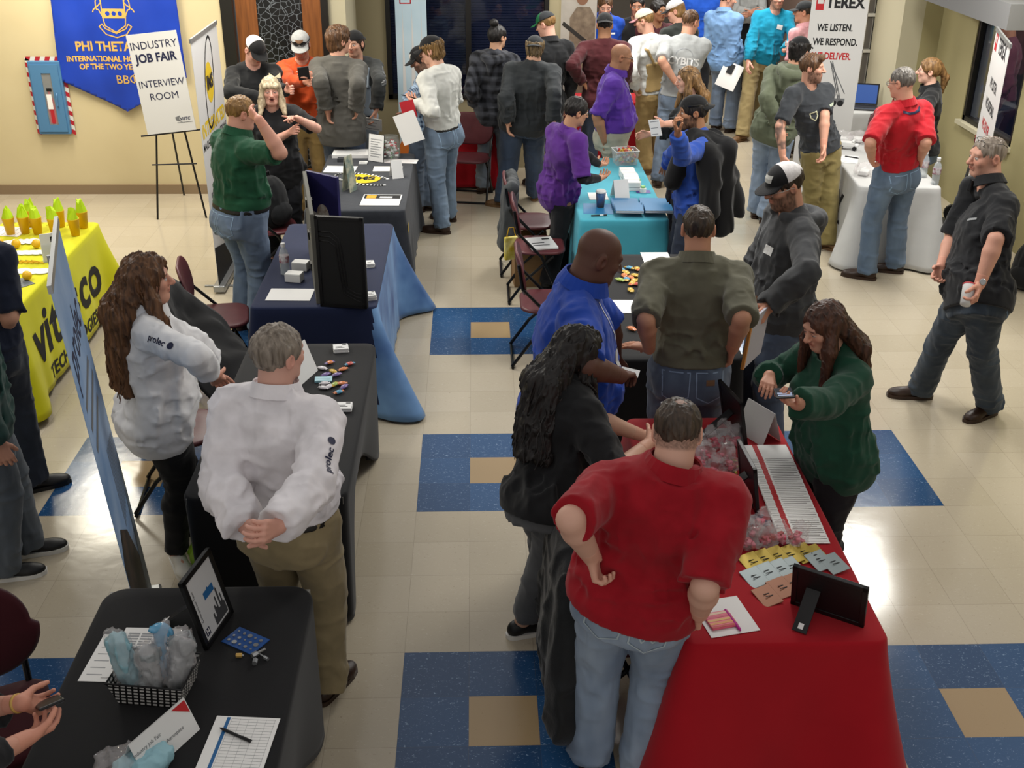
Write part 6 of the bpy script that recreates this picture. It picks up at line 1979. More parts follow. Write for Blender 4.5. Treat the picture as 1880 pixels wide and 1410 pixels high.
M_YCLOTH = fabric('yellow_cloth', 'cfcb12')
M_RCLOTH = fabric('red_cloth', 'a30d1c')
M_BKCLOTH = fabric('black_cloth', '131315')
M_CHARCLOTH = fabric('charcoal_cloth', '35383e', .25, scale=25)
M_NVCLOTH = fabric('navy_cloth', '1a2340')
M_AQCLOTH = fabric('aqua_cloth', '47a2b5')
M_WHCLOTH = fabric('white_cloth', 'bdbdbb')
M_SKYCLOTH = mat('sky_cloth', '163873', .6, 'cloth', col2='7ba4cf', scale=2.6, amount=.6)

ytab, ycl = table('table under a bright yellow cloth with large black lettering on its side', -3.62, -2.88, 2.42, 4.25, M_YCLOTH, amp=.007, folds=18, corner=.10, flare=.015, seed=3, drop=.05, trail=[(.37, -.915, .04, -.10, .10), (.37, .915, .10, .06, .14)])
bv = bvh_of(ycl)
for txt, z, sz, b_, sy in (('vitesco', .42, .46, .012, -.02), ('TECHNOLOGIES', .135, .135, .004, -.02)):
    decal(ytab, text_mesh(txt, sz, b_, spacing=1.05, sx=1.02), (.38, sy, z), (1, 0, 0), (0, 0, 1), M_INK, 'lettering', on=bv, lift=.006)
itab, icl = table('table under a dark patterned charcoal cloth by the tall white banner', -1.33, -.53, 4.52, 6.30, M_CHARCLOTH, amp=.008, folds=20, corner=.06, seed=4)
flat([(y, z) for y, z in ((-.86, .10), (-.80, .10), (-.80, .62), (-.86, .62))], frame3((.425, 0, 0), (0, 1, 0), (0, 0, 1)), 'yellow_stripe', M_YEL, itab)
btab, bcl = table('table under a navy cloth with a printed sky on its aisle side', -1.40, -.60, 2.48, 4.19, M_NVCLOTH, amp=.012, folds=16, corner=.10, flare=.03, side_m=M_SKYCLOTH, seed=5, trail=[(.40, -.855, .20, -.12, .075), (.40, .855, .22, .02, .085)])
k2tab, k2cl = table('table under a tight black stretch cover behind the man in the white shirt', -1.30, -.56, .20, 1.92, M_BKCLOTH, amp=0, flare=-.01, arc=.10, seed=6, rad=.06)
ftab, fcl = table('table under a tight black stretch cover nearest the lower left corner', -1.44, -.62, -2.32, -.47, M_BKCLOTH, amp=0, flare=.0, arc=.08, seed=7, rad=.09)
atab, acl = table('table under a plain aqua cloth in front of the bald man in purple', .87, 1.57, 4.25, 6.13, M_AQCLOTH, amp=.008, folds=18, corner=.05, flare=.015, seed=8)
ctab, ccl = table('table under a black cloth scattered with yellow candy in the middle of the hall', .86, 1.60, 1.66, 3.46, M_BKCLOTH, amp=.006, folds=16, corner=.05, seed=9)
rtab, rcl = table('table under a bright red cloth at the lower right covered in wrapped sweets', .82, 1.60, -.87, .94, M_RCLOTH, amp=.024, folds=9, corner=.11, flare=.035, seed=10, rad=.05, trail=[(.30, -.905, .05, -.10, .22), (-.30, -.905, -.03, -.06, .16)])
ttab, tcl = table('table under a white cloth with black lettering beside the man in the red polo', 3.46, 4.16, 5.14, 6.97, M_WHCLOTH, amp=.016, folds=18, corner=.14, flare=.03, seed=11, rot=-5)
bv = bvh_of(tcl)
decal(ttab, text_mesh('TEREX', .36, .014, sx=.95), (-.36, .02, .38), (-1, 0, 0), (0, 0, 1), M_INK, 'lettering', on=bv, lift=.006)
r1tab, _ = table('small table under a red cloth below the dark window', -.42, .30, 7.66, 8.02, M_RCLOTH, amp=.012, folds=12, corner=.06, seed=12)
r2tab, _ = table('long table under a red cloth at the far end of the hall', 1.12, 2.55, 8.52, 9.05, M_RCLOTH, amp=.012, folds=16, corner=.06, seed=13)
ltab, _ = table('table under a white cloth with a laptop by the sash windows', 4.03, 4.50, 7.98, 8.80, M_WHCLOTH, amp=.010, folds=12, corner=.05, seed=14)


# ---------------------------------------------------------------- chairs
M_MAROONP = mat('maroon_plastic', '5c2a2e', .45, col2='522428', scale=20)
M_MAROONF = fabric('maroon_fabric', '3d1219', .12)
M_FRAMEBK = mat('black_tube', '0f0f10', .35, metal=.3)


def rounded(w, h, r, n=6):
    out = []
    for (sx, sy, a0) in ((1, 1, 0), (-1, 1, 90), (-1, -1, 180), (1, -1, 270)):
        for i in range(n + 1):
            a = R_(a0 + 90 * i / n)
            out.append((sx * (w / 2 - r) + r * math.cos(a), sy * (h / 2 - r) + r * math.sin(a)))
    return out


def slab(outline, M, th, curve=0.0, rings=4):
    """A padded slab with a rounded outline (xy), bowed by curve."""
    n = len(outline)
    vs, fs = [], []
    def zc(x):
        return curve * x * x
    levels = [(.0, -th / 2, 0), (.55, -th / 2, 0), (.92, -th / 2, 0), (1, -th * .25, 0), (1, th * .25, 0), (.92, th / 2, 0), (.55, th / 2, 0), (.0, th / 2, 0)]
    for s_, z, _ in levels:
        for x, y in outline:
            k = max(s_, .02)
            vs.append(M @ Vector((x * k, y * k, z + zc(x * k))))
    for i in range(len(levels) - 1):
        for j in range(n):
            j2 = (j + 1) % n
            fs.append((i * n + j, i * n + j2, (i + 1) * n + j2, (i + 1) * n + j))
    return vs, fs


def folding_chair(label, x, y, rz, m=None):
    """Maroon folding chair; local +y is where the sitter faces."""
    m = m or M_MAROONP
    t = empty('folding_chair', (x, y, 0), rz, label, 'chair', 'maroon chairs behind the tables')
    for sx in (-.215, .215):
        MB().tube([(sx, -.20, .80), (sx, -.17, .62), (sx, .02, .42), (sx, .20, .02), (sx, .205, .012)], .012, 8).build('front_leg', M_FRAMEBK, t)
        MB().tube([(sx * .93, .12, .42), (sx * .93, -.10, .22), (sx * .93, -.24, .02)], .012, 8).build('rear_leg', M_FRAMEBK, t)
    for yy, z in ((.2, .014), (-.235, .014)):
        MB().tube([(-.215, yy, z), (.215, yy, z)], .011, 8).build('crossbar', M_FRAMEBK, t)
    vs, fs = slab(rounded(.44, .40, .12), frame3((0, .02, .44), (1, 0, 0), (0, 1, 0)), .03, .1)
    MB().add(vs, fs).build('seat', m, t, smooth=True)
    vs, fs = slab(rounded(.46, .33, .14), frame3((0, -.19, .70), (1, 0, 0), (0, -.18, 1)), .022, -.55)
    MB().add(vs, fs).build('backrest', m, t, smooth=True)
    return t


def padded_chair(label, x, y, rz):
    t = empty('padded_chair', (x, y, 0), rz, label, 'chair', 'maroon padded chairs at the lower left')
    for sx in (-.22, .22):
        MB().tube([(sx, .20, 0), (sx, .19, .42), (sx, -.18, .43), (sx, -.22, .0)], .013, 8).build('leg', M_FRAMEBK, t)
        MB().tube([(sx * .8, -.17, .42), (sx * .8, -.22, .60)], .013, 8).build('back_post', M_FRAMEBK, t)
    vs, fs = slab(rounded(.48, .46, .08), frame3((0, .02, .455), (1, 0, 0), (0, 1, 0)), .06)
    MB().add(vs, fs).build('seat', M_MAROONF, t, smooth=True)
    ol = [(x_ * (1 + .12 * (y_ < 0)), y_) for x_, y_ in rounded(.46, .40, .19, 8)]
    vs, fs = slab(ol, frame3((0, -.24, .72), (1, 0, 0), (0, -.12, 1)), .05, -.35)
    MB().add(vs, fs).build('backrest', M_MAROONF, t, smooth=True)
    return t


folding_chair('maroon folding chair with white papers on its seat beside the aqua table', .55, 4.52, R_(-90))
folding_chair('maroon folding chair with a grey jacket hung over it by the aqua table', .50, 5.15, R_(-90))
folding_chair('maroon folding chair behind the man in royal blue at the candy table', .54, 3.30, R_(-90))
folding_chair('maroon folding chair pulled up to the navy table beside the water bottle', -1.76, 3.05, R_(-80))
folding_chair('maroon folding chair with a black backpack on it beside the charcoal table', -1.70, 5.02, R_(-70))
folding_chair('maroon folding chair standing against the far red cloth', -.02, 7.30, R_(170))
folding_chair('black framed folding chair behind the woman with brown curls', -1.66, 1.42, R_(-85))
folding_chair('folding chair under a big black cloth near the navy table', -1.78, 2.40, R_(-75))
folding_chair('folding chair under the black quilted coat beside the man in the red polo', .60, -.36, R_(-85))
folding_chair('maroon folding chair beside the woman with the ponytail near the sash windows', 4.38, 7.42, R_(150))
padded_chair('maroon padded chair with a rounded back at the lower left edge', -1.80, -.95, R_(205))
padded_chair('maroon padded seat at the very bottom left below the phone', -1.78, -1.78, R_(-70))


# ---------------------------------------------------------------- soft things hung on the chairs
def soft(name, label, cat, base, m, fn, lo, hi, h=.012, seed=5, amp=.012, sc=(7, 7, 4), parent=None):
    F = Field(lo, hi, h)
    fn(F)
    F.fold(seed, amp, sc)
    F.fold(seed + 1, amp * .5, tuple(s * 2.4 for s in sc))
    p, f_ = F.mesh()
    o = link(name, raw(name, p, f_, True), m, parent, base)
    return tag(o, label, cat) if label else o


def sheet(name, label, cat, base, rows, m, th=.012, amp=.012, seed=3, lev=4):
    """Cloth thrown over something: a grid of control points, smoothed and thickened."""
    nr, nc = len(rows), len(rows[0])
    A = np.array(rows, float)
    def dens(A, k):
        n = A.shape[0]
        t = np.linspace(0, n - 1, (n - 1) * k + 1)
        i = np.clip(t.astype(int), 0, n - 2)
        f = (t - i)[:, None, None]
        p0, p1, p2, p3 = A[np.maximum(i - 1, 0)], A[i], A[i + 1], A[np.minimum(i + 2, n - 1)]
        return .5 * (2 * p1 + (p2 - p0) * f + (2 * p0 - 5 * p1 + 4 * p2 - p3) * f ** 2 + (3 * p1 - p0 - 3 * p2 + p3) * f ** 3)
    A = dens(A, 8)
    A = dens(A.transpose(1, 0, 2), 8).transpose(1, 0, 2)
    R, Cc = A.shape[:2]
    v = vnoise(seed, [A[..., i] for i in range(3)], (6, 6, 6))
    v2 = vnoise(seed + 1, [A[..., i] for i in range(3)], (15, 15, 9))
    A = A + (v * amp + v2 * amp * .5)[..., None] * np.array([.8, .5, .6])
    vs = A.reshape(-1, 3)
    fs = [(i * Cc + j, i * Cc + j + 1, (i + 1) * Cc + j + 1, (i + 1) * Cc + j) for i in range(R - 1) for j in range(Cc - 1)]
    o = link(name, raw(name, vs, fs, True), m, None, base)
    so = o.modifiers.new('thick', 'SOLIDIFY')
    so.thickness = th
    so.offset = 0
    return tag(o, label, cat)


sheet('black_cloth', 'big black cloth thrown over a chair near the navy table', 'cloth', (-1.80, 2.42, 0),
      [[(-.36, -.40, .26), (-.34, -.16, .20), (-.34, .10, .24), (-.30, .34, .34)],
       [(-.27, -.32, .62), (-.25, -.12, .60), (-.25, .12, .62), (-.24, .30, .66)],
       [(-.15, -.28, .86), (-.15, -.10, .90), (-.15, .12, .90), (-.14, .28, .86)],
       [(-.02, -.34, .70), (.0, -.12, .66), (.0, .12, .66), (.0, .32, .72)],
       [(.18, -.42, .42), (.20, -.16, .50), (.20, .12, .50), (.16, .38, .52)],
       [(.36, -.44, .22), (.38, -.20, .40), (.34, .12, .42), (.24, .40, .36)]], M_BKCLOTH, amp=.03, seed=8)


def coat(F):
    F.ell((-.24, 0, .46), (.125, .30, .45), k=0)
    F.cone((-.20, -.17, .84), (-.20, .17, .84), .07, .07, .08)
    F.cone((-.24, -.22, .78), (-.28, -.33, .22), .07, .085, .05)
    F.cone((-.24, .22, .78), (-.28, .33, .26), .07, .08, .05)
    F.ell((-.17, 0, .86), (.08, .15, .08), k=.05)
    F.ell((-.12, 0, .89), (.065, .10, .08), k=.02, op='sub')
    F.cone((-.36, -.12, .62), (-.38, -.05, .28), .012, .012, .03, op='sub')


cm = mat('quilted_black', '161719', .55, 'cloth', col2='1e2022', scale=12, bump=.4)
soft('quilted_coat', 'black quilted winter coat hung over a chair beside the man in the red polo', 'coat', (.68, -.36, 0), cm, coat, (-.55, -.5, .02), (.4, .5, 1.1), seed=41, amp=.020, sc=(4.5, 4.5, 3.5))


def jacket(F):
    F.cone((-.14, -.20, .80), (-.14, .20, .80), .04, .04, .03)
    F.cone((-.15, -.15, .78), (-.19, -.15, .28), .06, .07, .04)
    F.cone((-.15, .15, .78), (-.19, .15, .28), .06, .07, .04)
    F.cone((-.15, 0, .76), (-.19, 0, .26), .06, .07, .04)


soft('grey_jacket', 'dark grey jacket hung over a chair back near the aqua table', 'jacket', (.50, 5.15, 0), cloth('3f4244'), jacket, (-.35, -.35, .1), (.15, .35, .95), seed=45)


def backpack(label, x, y, z, rz, m):
    t = empty('backpack', (x, y, z), rz, label, 'backpack')

    def body(F):
        F.ell((0, 0, .20), (.16, .11, .23), k=0)
        F.ell((0, .0, .12), (.16, .11, .14), k=.04)
    o = soft('body', None, None, (0, 0, 0), m, body, (-.3, -.3, -.05), (.3, .3, .5), seed=51, amp=.008, parent=t)

    def pocket(F):
        F.ell((0, .10, .12), (.12, .05, .10), k=0)
    soft('pocket', None, None, (0, 0, 0), m, pocket, (-.2, -.02, -.02), (.2, .22, .28), seed=52, amp=.004, parent=t)
    for sx in (-.07, .07):
        MB().tube([(sx, -.08, .38), (sx * 1.2, -.15, .30), (sx * 1.4, -.15, .12), (sx * 1.3, -.09, .04)], .014, 8).build('strap', m, t, smooth=True)
    MB().tube([(-.03, -.02, .42), (-.02, -.02, .46), (.02, -.02, .46), (.03, -.02, .42)], .008, 8).build('handle', m, t)
    return t


M_BAG = fabric('bag_nylon', '141517', .15)
backpack('black backpack standing on a chair between the charcoal and navy tables', -1.68, 5.02, .46, R_(-120), M_BAG)
backpack('black bag on the floor at the right edge of the picture', 4.76, 4.62, 0, R_(120), M_BAG)
backpack('black bag on a chair behind the man in the red polo', 4.38, 7.42, .46, R_(180), M_BAG)

# folded hand truck
t = empty('hand_truck', (4.83, 6.35, 0), R_(75), 'folded grey hand truck with red joints leaning near the right hand wall', 'hand truck')
for sx in (-.11, .11):
    MB().tube([(sx, .02, .06), (sx, -.08, .95)], .014, 8).build('rail', M_GREYMETAL, t)
    MB().tube([(sx - .02, .04, .09), (sx + .02, .04, .09)], .085, 14).build('wheel', M_BLACKPLASTIC, t)
    MB().box((sx - .025, -.10, .80), (sx + .025, -.04, .88)).build('joint', M_RED, t, bevel=.006)
MB().tube([(-.11, -.08, .95), (-.10, -.095, 1.03), (.10, -.095, 1.03), (.11, -.08, .95)], .017, 8).build('handle', M_BLACKPLASTIC, t)
MB().box((-.12, -.10, .82), (.12, -.06, .86)).build('cross_brace', M_RED, t)
MB().box((-.17, .02, .01), (.17, .20, .02)).build('toe_plate', M_GREYMETAL, t)


# ---------------------------------------------------------------- small things on the tables
M_CARD = mat('card_white', 'd9d9d7', .6)
M_BLUEINK = mat('ink_blue', '1f5d92', .6)
M_GREYLINE = mat('ink_pale_grey', '8d8f91', .6)
M_CLEARP = mat('clear_plastic', 'd9dcdd', .08, spec=.8, alpha=.22)
M_CLEARBAG = mat('clear_wrap', 'dcd6d6', .07, spec=1.0, alpha=.22)
M_PINK = mat('sweet_pink', 'd0526c', .45)
M_WATER = mat('bottle_water', 'b9c2c6', .05, spec=.9, alpha=.45)
rs = random.Random(11)


def sheet_of_paper(label, at, w, h, rz, m=None, lines=0, cat='paper', group=None, name='paper_sheet', th=.0015, ink=None, logo=None):
    x, y, z = at
    t = empty(name, (x, y, z), R_(rz), label, cat, group)
    MB().box((-w / 2, -h / 2, 0), (w / 2, h / 2, th)).build('sheet', m or M_PAPER, t)
    if lines:
        mb = MB()
        for i in range(lines):
            yy = h * .36 - i * h * .72 / max(1, lines - 1)
            x1 = w * (.40 if i % 4 else .22)
            mb.box((-w * .40, yy - h * .008, th), (x1, yy + h * .008, th + .0004))
        mb.build('printed_text', ink or M_GREYLINE, t)
    return t


def sweet(name, label, at, rz, m, L=.045, W=.022, group=None, twist=True, m2=None):
    """A wrapped sweet: a bulged body with two crimped ends."""
    t = empty(name, at, rz, label, 'candy', group)
    mb = MB()
    n = 8
    prof = [(-1.0, .75, .12), (-.72, .42, .25), (-.55, .85, .8), (0, 1, 1), (.55, .85, .8), (.72, .42, .25), (1.0, .75, .12)]
    for i, (u, ww, hh) in enumerate(prof):
        for j in range(n):
            a = 2 * math.pi * j / n
            mb.v.append((u * L / 2, ww * W / 2 * math.cos(a), max(0, W * .24 + hh * W * .24 * math.sin(a))))
    for i in range(len(prof) - 1):
        for j in range(n):
            j2 = (j + 1) % n
            mb.f.append((i * n + j, i * n + j2, (i + 1) * n + j2, (i + 1) * n + j))
            mb.m.append(1 if m2 and i in (2, 3) else 0)
    mb.f += [tuple(range(n - 1, -1, -1)), tuple((len(prof) - 1) * n + j for j in range(n))]
    mb.m += [0, 0]
    mb.build('wrapper', [m] + ([m2] if m2 else []), t, smooth=True)
    return t


def bottle(label, at, s=1.0, sticker='c8c6c8', liquid=True):
    t = empty('water_bottle', at, 0, label, 'bottle', 'water bottles on the tables')
    MB().lathe([(.030 * s, 0), (.033 * s, .01), (.031 * s, .03), (.033 * s, .05), (.031 * s, .07), (.033 * s, .09), (.033 * s, .14 * s), (.026 * s, .17 * s), (.014 * s, .19 * s), (.013 * s, .20 * s)], 16).build('body', M_WATER, t, smooth=True)
    MB().lathe([(.0150 * s, .198 * s), (.0155 * s, .222 * s), (.012 * s, .224 * s)], 14).build('cap', M_CARD, t)
    MB().lathe([(.0338 * s, .088 * s), (.0338 * s, .135 * s)], 16).build('sticker', mat('bottle_label', sticker, .5, col2='7a2f48', scale=22, amount=.2), t)
    return t


def card_stack(label, at, w, h, n, rz, cat='cards', group='stacks of small white cards'):
    t = empty('card_stack', at, R_(rz), label, cat, group)
    mb = MB()
    for i in range(n):
        dx, dy = rs.uniform(-.003, .003), rs.uniform(-.003, .003)
        mb.box((-w / 2 + dx, -h / 2 + dy, i * .004), (w / 2 + dx, h / 2 + dy, i * .004 + .0036))
    mb.build('cards', M_CARD, t)
    m = MB().box((-w * .36, -h * .05, n * .004), (w * .1, h * .0, n * .004 + .0006)).box((-w * .36, -h * .25, n * .004), (w * .25, -h * .2, n * .004 + .0006)).box((w * .1, h * .25, n * .004), (w * .38, h * .36, n * .004 + .0006))
    m.build('printed_text', M_INK, t)
    return t


def tent_card(label, at, rz, w=.10, h=.15, m=None, cat='sign', lean=.05):
    t = empty('tent_card', at, R_(rz), label, cat)
    for sg in (-1, 1):
        b = MB().add([(-w / 2, sg * lean, 0), (w / 2, sg * lean, 0), (w / 2, sg * .001, h), (-w / 2, sg * .001, h)], [(0, 1, 2, 3)])
        o = b.build('panel', m or M_CARD, t)
        so = o.modifiers.new('thick', 'SOLIDIFY')
        so.thickness = .0012
    return t


def framed(label, at, rz, w, h, tilt, face, back_m, prop=True, strut_side=0, cat='picture frame', th=.018, bw=.022):
    """A table-top frame: moulding, face, backing board and a strut. Local -y is the front."""
    t = empty('picture_frame', at, R_(rz), label, cat, 'black frames standing on the tables')
    M = Matrix.Rotation(R_(-tilt), 4, 'X')
    f = MB()
    for lo, hi in (((-w / 2, -th / 2, 0), (-w / 2 + bw, th / 2, h)), ((w / 2 - bw, -th / 2, 0), (w / 2, th / 2, h)), ((-w / 2, -th / 2, 0), (w / 2, th / 2, bw)), ((-w / 2, -th / 2, h - bw), (w / 2, th / 2, h))):
        f.box(lo, hi, 0, M)
    f.build('moulding', M_BLACKPLASTIC, t, bevel=.002)
    MB().box((-w / 2 + bw * .8, -.004, bw * .8), (w / 2 - bw * .8, -.002, h - bw * .8), 0, M).build('picture', face, t)
    MB().box((-w / 2 + bw * .6, .000, bw * .6), (w / 2 - bw * .6, .006, h - bw * .6), 0, M).build('backing_board', back_m, t)
    if prop:
        a = M @ Vector((strut_side * w * .2, .006, h * .55))
        b_ = Vector((a.x - strut_side * w * .1, a.y + h * .62, .004))
        d = (b_ - a).normalized()
        Ms = frame3(a, Vector((1, 0, 0)), d)
        L_ = (b_ - a).length
        s_ = MB().box((-.028, 0, -.003), (.028, L_, .003))
        s2 = s_.build('strut', back_m, t)
        s2.data.transform(Ms)
        l_ = MB().box((-.010, L_ - .035, .003), (.010, L_ - .012, .0036)).build('tag', M_CARD, s2)
        l_.data.transform(Ms)
    return t, M


# ---- yellow table
M_CUP = mat('cup_yellow', 'dfae16', .45)
M_LIME = mat('lime_tissue', 'b4d410', .6)
where = ['nearest the table corner', 'second from the corner in the front row', 'third in the front row', 'fourth in the front row', 'at the left end of the front row', 'at the right end of the back row', 'in the middle of the back row', 'at the left end of the back row']
for i, (x, y, z) in enumerate([(-2.955, 3.922, 0.745), (-3.109, 3.936, 0.745), (-3.248, 3.963, 0.745), (-3.346, 3.977, 0.745), (-3.447, 3.953, 0.745), (-2.950, 4.102, 0.745), (-3.133, 4.130, 0.745), (-3.352, 4.146, 0.745)]):
    t = empty('paper_cup', (x, y, z), rs.uniform(0, 6), 'yellow cup stuffed with lime green tissue, ' + where[i], 'cup', 'yellow cups with lime tissue')
    MB().lathe([(.030, 0), (.043, .125), (.045, .13)], 20).build('cup', M_CUP, t, smooth=True)
    bmv = MB()
    n = 10
    top = [(.03 * math.cos(a) * rs.uniform(.2, 1.2), .03 * math.sin(a) * rs.uniform(.2, 1.2), .13 + rs.uniform(.05, .10)) for a in [2 * math.pi * k / n for k in range(n)]]
    mid = [(.043 * math.cos(a), .043 * math.sin(a), .128) for a in [2 * math.pi * k / n for k in range(n)]]
    low = [(.036 * math.cos(a), .036 * math.sin(a), .115) for a in [2 * math.pi * k / n for k in range(n)]]
    bmv.add(low + mid + top + [(0, 0, .20 + rs.uniform(0, .03))], [(k, (k + 1) % n, n + (k + 1) % n, n + k) for k in range(n)] + [(n + k, n + (k + 1) % n, 2 * n + (k + 1) % n, 2 * n + k) for k in range(n)] + [(2 * n + k, 2 * n + (k + 1) % n, 3 * n) for k in range(n)])
    bmv.build('tissue', M_LIME, t)
    write('vitesco', frame3((.0415, 0, .08), (0, 1, 0), (.1, 0, 1)), .022, M_INK, t)
for i, ((x, y, z), w_) in enumerate(zip([(-3.290, 3.644, 0.745), (-3.145, 3.642, 0.745), (-3.016, 3.676, 0.745), (-2.981, 2.990, 0.745), (-3.426, 3.681, 0.745)], ('behind the left coasters', 'left of the leaflet holder', 'right of the leaflet holder', 'nearest, by the round coasters', 'at the left picture edge'))):
    o = link('stress_ball', raw('stress_ball', *(lambda b: (b.v, b.f))(MB().lathe([(.001, -.032), (.014, -.029), (.024, -.021), (.031, -.009), (.032, 0), (.031, .009), (.024, .021), (.014, .029), (.001, .032)], 18)), True), M_CUP, None, (x, y, z + .032))
    tag(o, 'small yellow foam ball ' + w_, 'ball', 'yellow foam balls')
t = empty('leaflet_holder', (-2.958, 3.375, 0.745), R_(25), 'clear upright holder full of white leaflets on the yellow table', 'leaflet holder')
for i in range(7):
    MB().box((-.045, -.028 + i * .008, .004), (.045, -.022 + i * .008, .205 - .004 * i)).build('leaflet', M_CARD, t)
MB().box((-.05, -.036, 0), (.05, -.033, .13)).box((-.05, -.036, 0), (.05, .036, .003)).build('holder', M_CLEARP, t)
flat([(.02, .14), (.042, .14), (.042, .18), (.02, .18)], frame3((0, -.0285, 0), (1, 0, 0), (0, 0, 1)), 'photo', M_INK, t)
for i, (px) in enumerate([(-3.437, 3.754, 0.745), (-3.389, 3.753, 0.745), (-3.346, 3.765, 0.745), (-3.298, 3.764, 0.745), (-3.251, 3.764, 0.745), (-3.207, 3.776, 0.745)]):
    sheet_of_paper('white folded card in the slanting row across the yellow table', (px[0], px[1], px[2] + .002 * i), .075, .11, 60, lines=2, cat='card', group='white cards in a row', name='folded_card')
for i, p in enumerate([(-3.303, 3.539, 0.745), (-3.248, 3.526, 0.745), (-3.197, 3.526, 0.745), (-3.147, 3.525, 0.745), (-3.097, 3.524, 0.745), (-2.988, 3.546, 0.745), (-3.042, 3.524, 0.745)]):
    t = empty('coaster', (p[0], p[1], p[2] + .0012 * i), 0, 'round white coaster in the row of coasters on the yellow table', 'coaster', 'white round coasters')
    MB().lathe([(.048, 0), (.048, .004)], 20).build('disc', M_CARD, t)
for i, p in enumerate([(-3.074, 3.158, 0.745), (-2.996, 3.146, 0.745), (-2.936, 3.146, 0.745)]):
    t = empty('coaster', (p[0], p[1], p[2] + .0012 * i), 0, 'round white coaster of the near row beside the nearest yellow ball', 'coaster', 'white round coasters, near row')
    MB().lathe([(.055, 0), (.055, .004)], 20).build('disc', M_CARD, t)
for p in [(-3.182, 3.333, 0.745), (-3.144, 3.333, 0.745), (-3.106, 3.332, 0.745), (-3.068, 3.332, 0.745), (-3.030, 3.331, 0.745)]:
    t = empty('pen', p, R_(62), 'yellow pen in the row of pens on the yellow table', 'pen', 'yellow pens in a row')
    MB().tube([(0, -.06, .006), (0, .055, .006)], .0045, 8).build('barrel', M_CUP, t)
    MB().tube([(0, .055, .006), (0, .068, .006)], [.004, .001], 8).build('tip', M_GREYMETAL, t)
sheet_of_paper('white sheet at the left picture edge behind the yellow cups', (-3.495, 4.017, 0.745), .21, .28, 80, lines=5)
sheet_of_paper('dark printed booklet on the near end of the yellow table', (-3.007, 2.929, 0.745), .12, .16, 50, m=mat('booklet_grey', '5d6468', .5), lines=3)
t = empty('bucket', (-2.62, 4.02, 0), 0, 'small yellow tub on the floor at the far end of the yellow table', 'bucket')
MB().lathe([(.07, 0), (.085, .10), (.09, .105), (.08, .105), (.065, .02)], 20).build('tub', M_CUP, t, smooth=True)

# ---- charcoal table
sheet_of_paper('white boxed leaflet lying at the far left of the charcoal table', (-1.120, 6.229, 0.745), .34, .22, 0, lines=7, th=.03)
sheet_of_paper('white printed sheet on the left of the charcoal table', (-1.170, 5.737, 0.745), .28, .215, -4, lines=8)
sheet_of_paper('white glossy sheet at the far right corner of the charcoal table', (-0.648, 6.012, 0.745), .32, .14, -6, lines=3, ink=M_REDINK)
sheet_of_paper('pale printed sheet on the right of the charcoal table', (-0.745, 5.752, 0.745), .26, .16, 0, lines=5, ink=M_GREYLINE)
t = sheet_of_paper('white and black name board lying at the near end of the charcoal table', (-0.733, 4.786, 0.745), .32, .30, -2, th=.006)
MB().box((-.15, .03, .0062), (.15, .135, .0066)).build('dark_band', M_INK, t)
MB().box((-.13, .04, .0067), (-.05, .125, .007)).build('yellow_print', mat('print_amber', 'd39a2a', .6), t)
MB().box((-.02, .05, .0067), (.085, .09, .007)).build('white_print', M_CARD, t)
t = empty('cloth_logo', (-0.933, 5.435, 0.745), 0, 'yellow oval logo with a white swoosh printed on the charcoal table cloth', 'print')
flat(circle(.0, 0, .145, .145, 30), None, 'yellow_oval', M_YEL, t, .002)
o_ = outline_mesh([[(.30 * math.cos(a) * .85 - .0, .16 * math.sin(a) - .02 - .22 * math.cos(a) * .5) for a in np.linspace(.6, 5.6, 40)]], .028)
o_.transform(Matrix.Translation((0, 0, .003)))
link('white_swoosh', o_, M_CARD, t)
write('IMS', Matrix.Translation((.0, 0, .0035)), .13, M_INK, t, bold=.006)
tent_card('tall narrow leaflet standing folded on the charcoal table', (-1.021, 5.070, 0.745), 65, .12, .30, lean=.04, m=mat('leaflet_print', 'b4b39c', .5, col2='6f7f78', scale=14, amount=.2))
tent_card('white tent card beside the glossy sheet on the charcoal table', (-0.650, 5.484, 0.745), 20, .10, .15)
t, M = framed('white framed notice standing by the glass candy jar', (-0.872, 5.995, 0.745), -30, .17, .25, 8, M_CARD, M_BLACKPLASTIC, cat='picture frame', bw=.004, th=.006)
mb = MB()
for i in range(8):
    mb.box((-.06, -.0062, .20 - i * .022), (.06 - .02 * (i % 3), -.0056, .206 - i * .022), 0, M)
mb.build('printed_text', M_GREYLINE, t)
sheet_of_paper('small dark gadget beside the boxed leaflet on the charcoal table', (-1.175, 6.015, 0.745), .10, .06, 0, m=mat('gadget_grey', '3b3d40', .4), th=.03, cat='gadget', name='gadget')
card_stack('small white card stack in the middle of the charcoal table', (-0.983, 5.939, 0.745), .075, .05, 4, 0)
# glass jar of sweets
t = empty('candy_jar', (-0.751, 6.128, 0.745), 0, 'glass jar full of red and white sweets on the charcoal table', 'jar')
MB().lathe([(.085, 0), (.098, .02), (.10, .16), (.085, .19), (.085, .20), (.088, .205)], 24).build('glass', mat('jar_glass', 'c9cfcc', .04, spec=.9, alpha=.18), t, smooth=True)
mb = MB()
for i in range(95):
    a, r, z = rs.uniform(0, 6.28), .08 * math.sqrt(rs.uniform(.2, 1)), rs.uniform(.02, .15)
    M_ = Matrix.Translation((r * math.cos(a), r * math.sin(a), z)) @ Matrix.Rotation(rs.uniform(0, 6), 4, 'Z') @ Matrix.Rotation(rs.uniform(-1, 1), 4, 'X')
    mb.box((-.016, -.010, -.007), (.016, .010, .007), rs.choice((0, 0, 1, 2)), M_)
o = mb.build('sweets', [M_CARD, M_RED, mat('sweet_green', '5f8f55', .5)], t, bevel=.003)
o['kind'] = 'stuff'

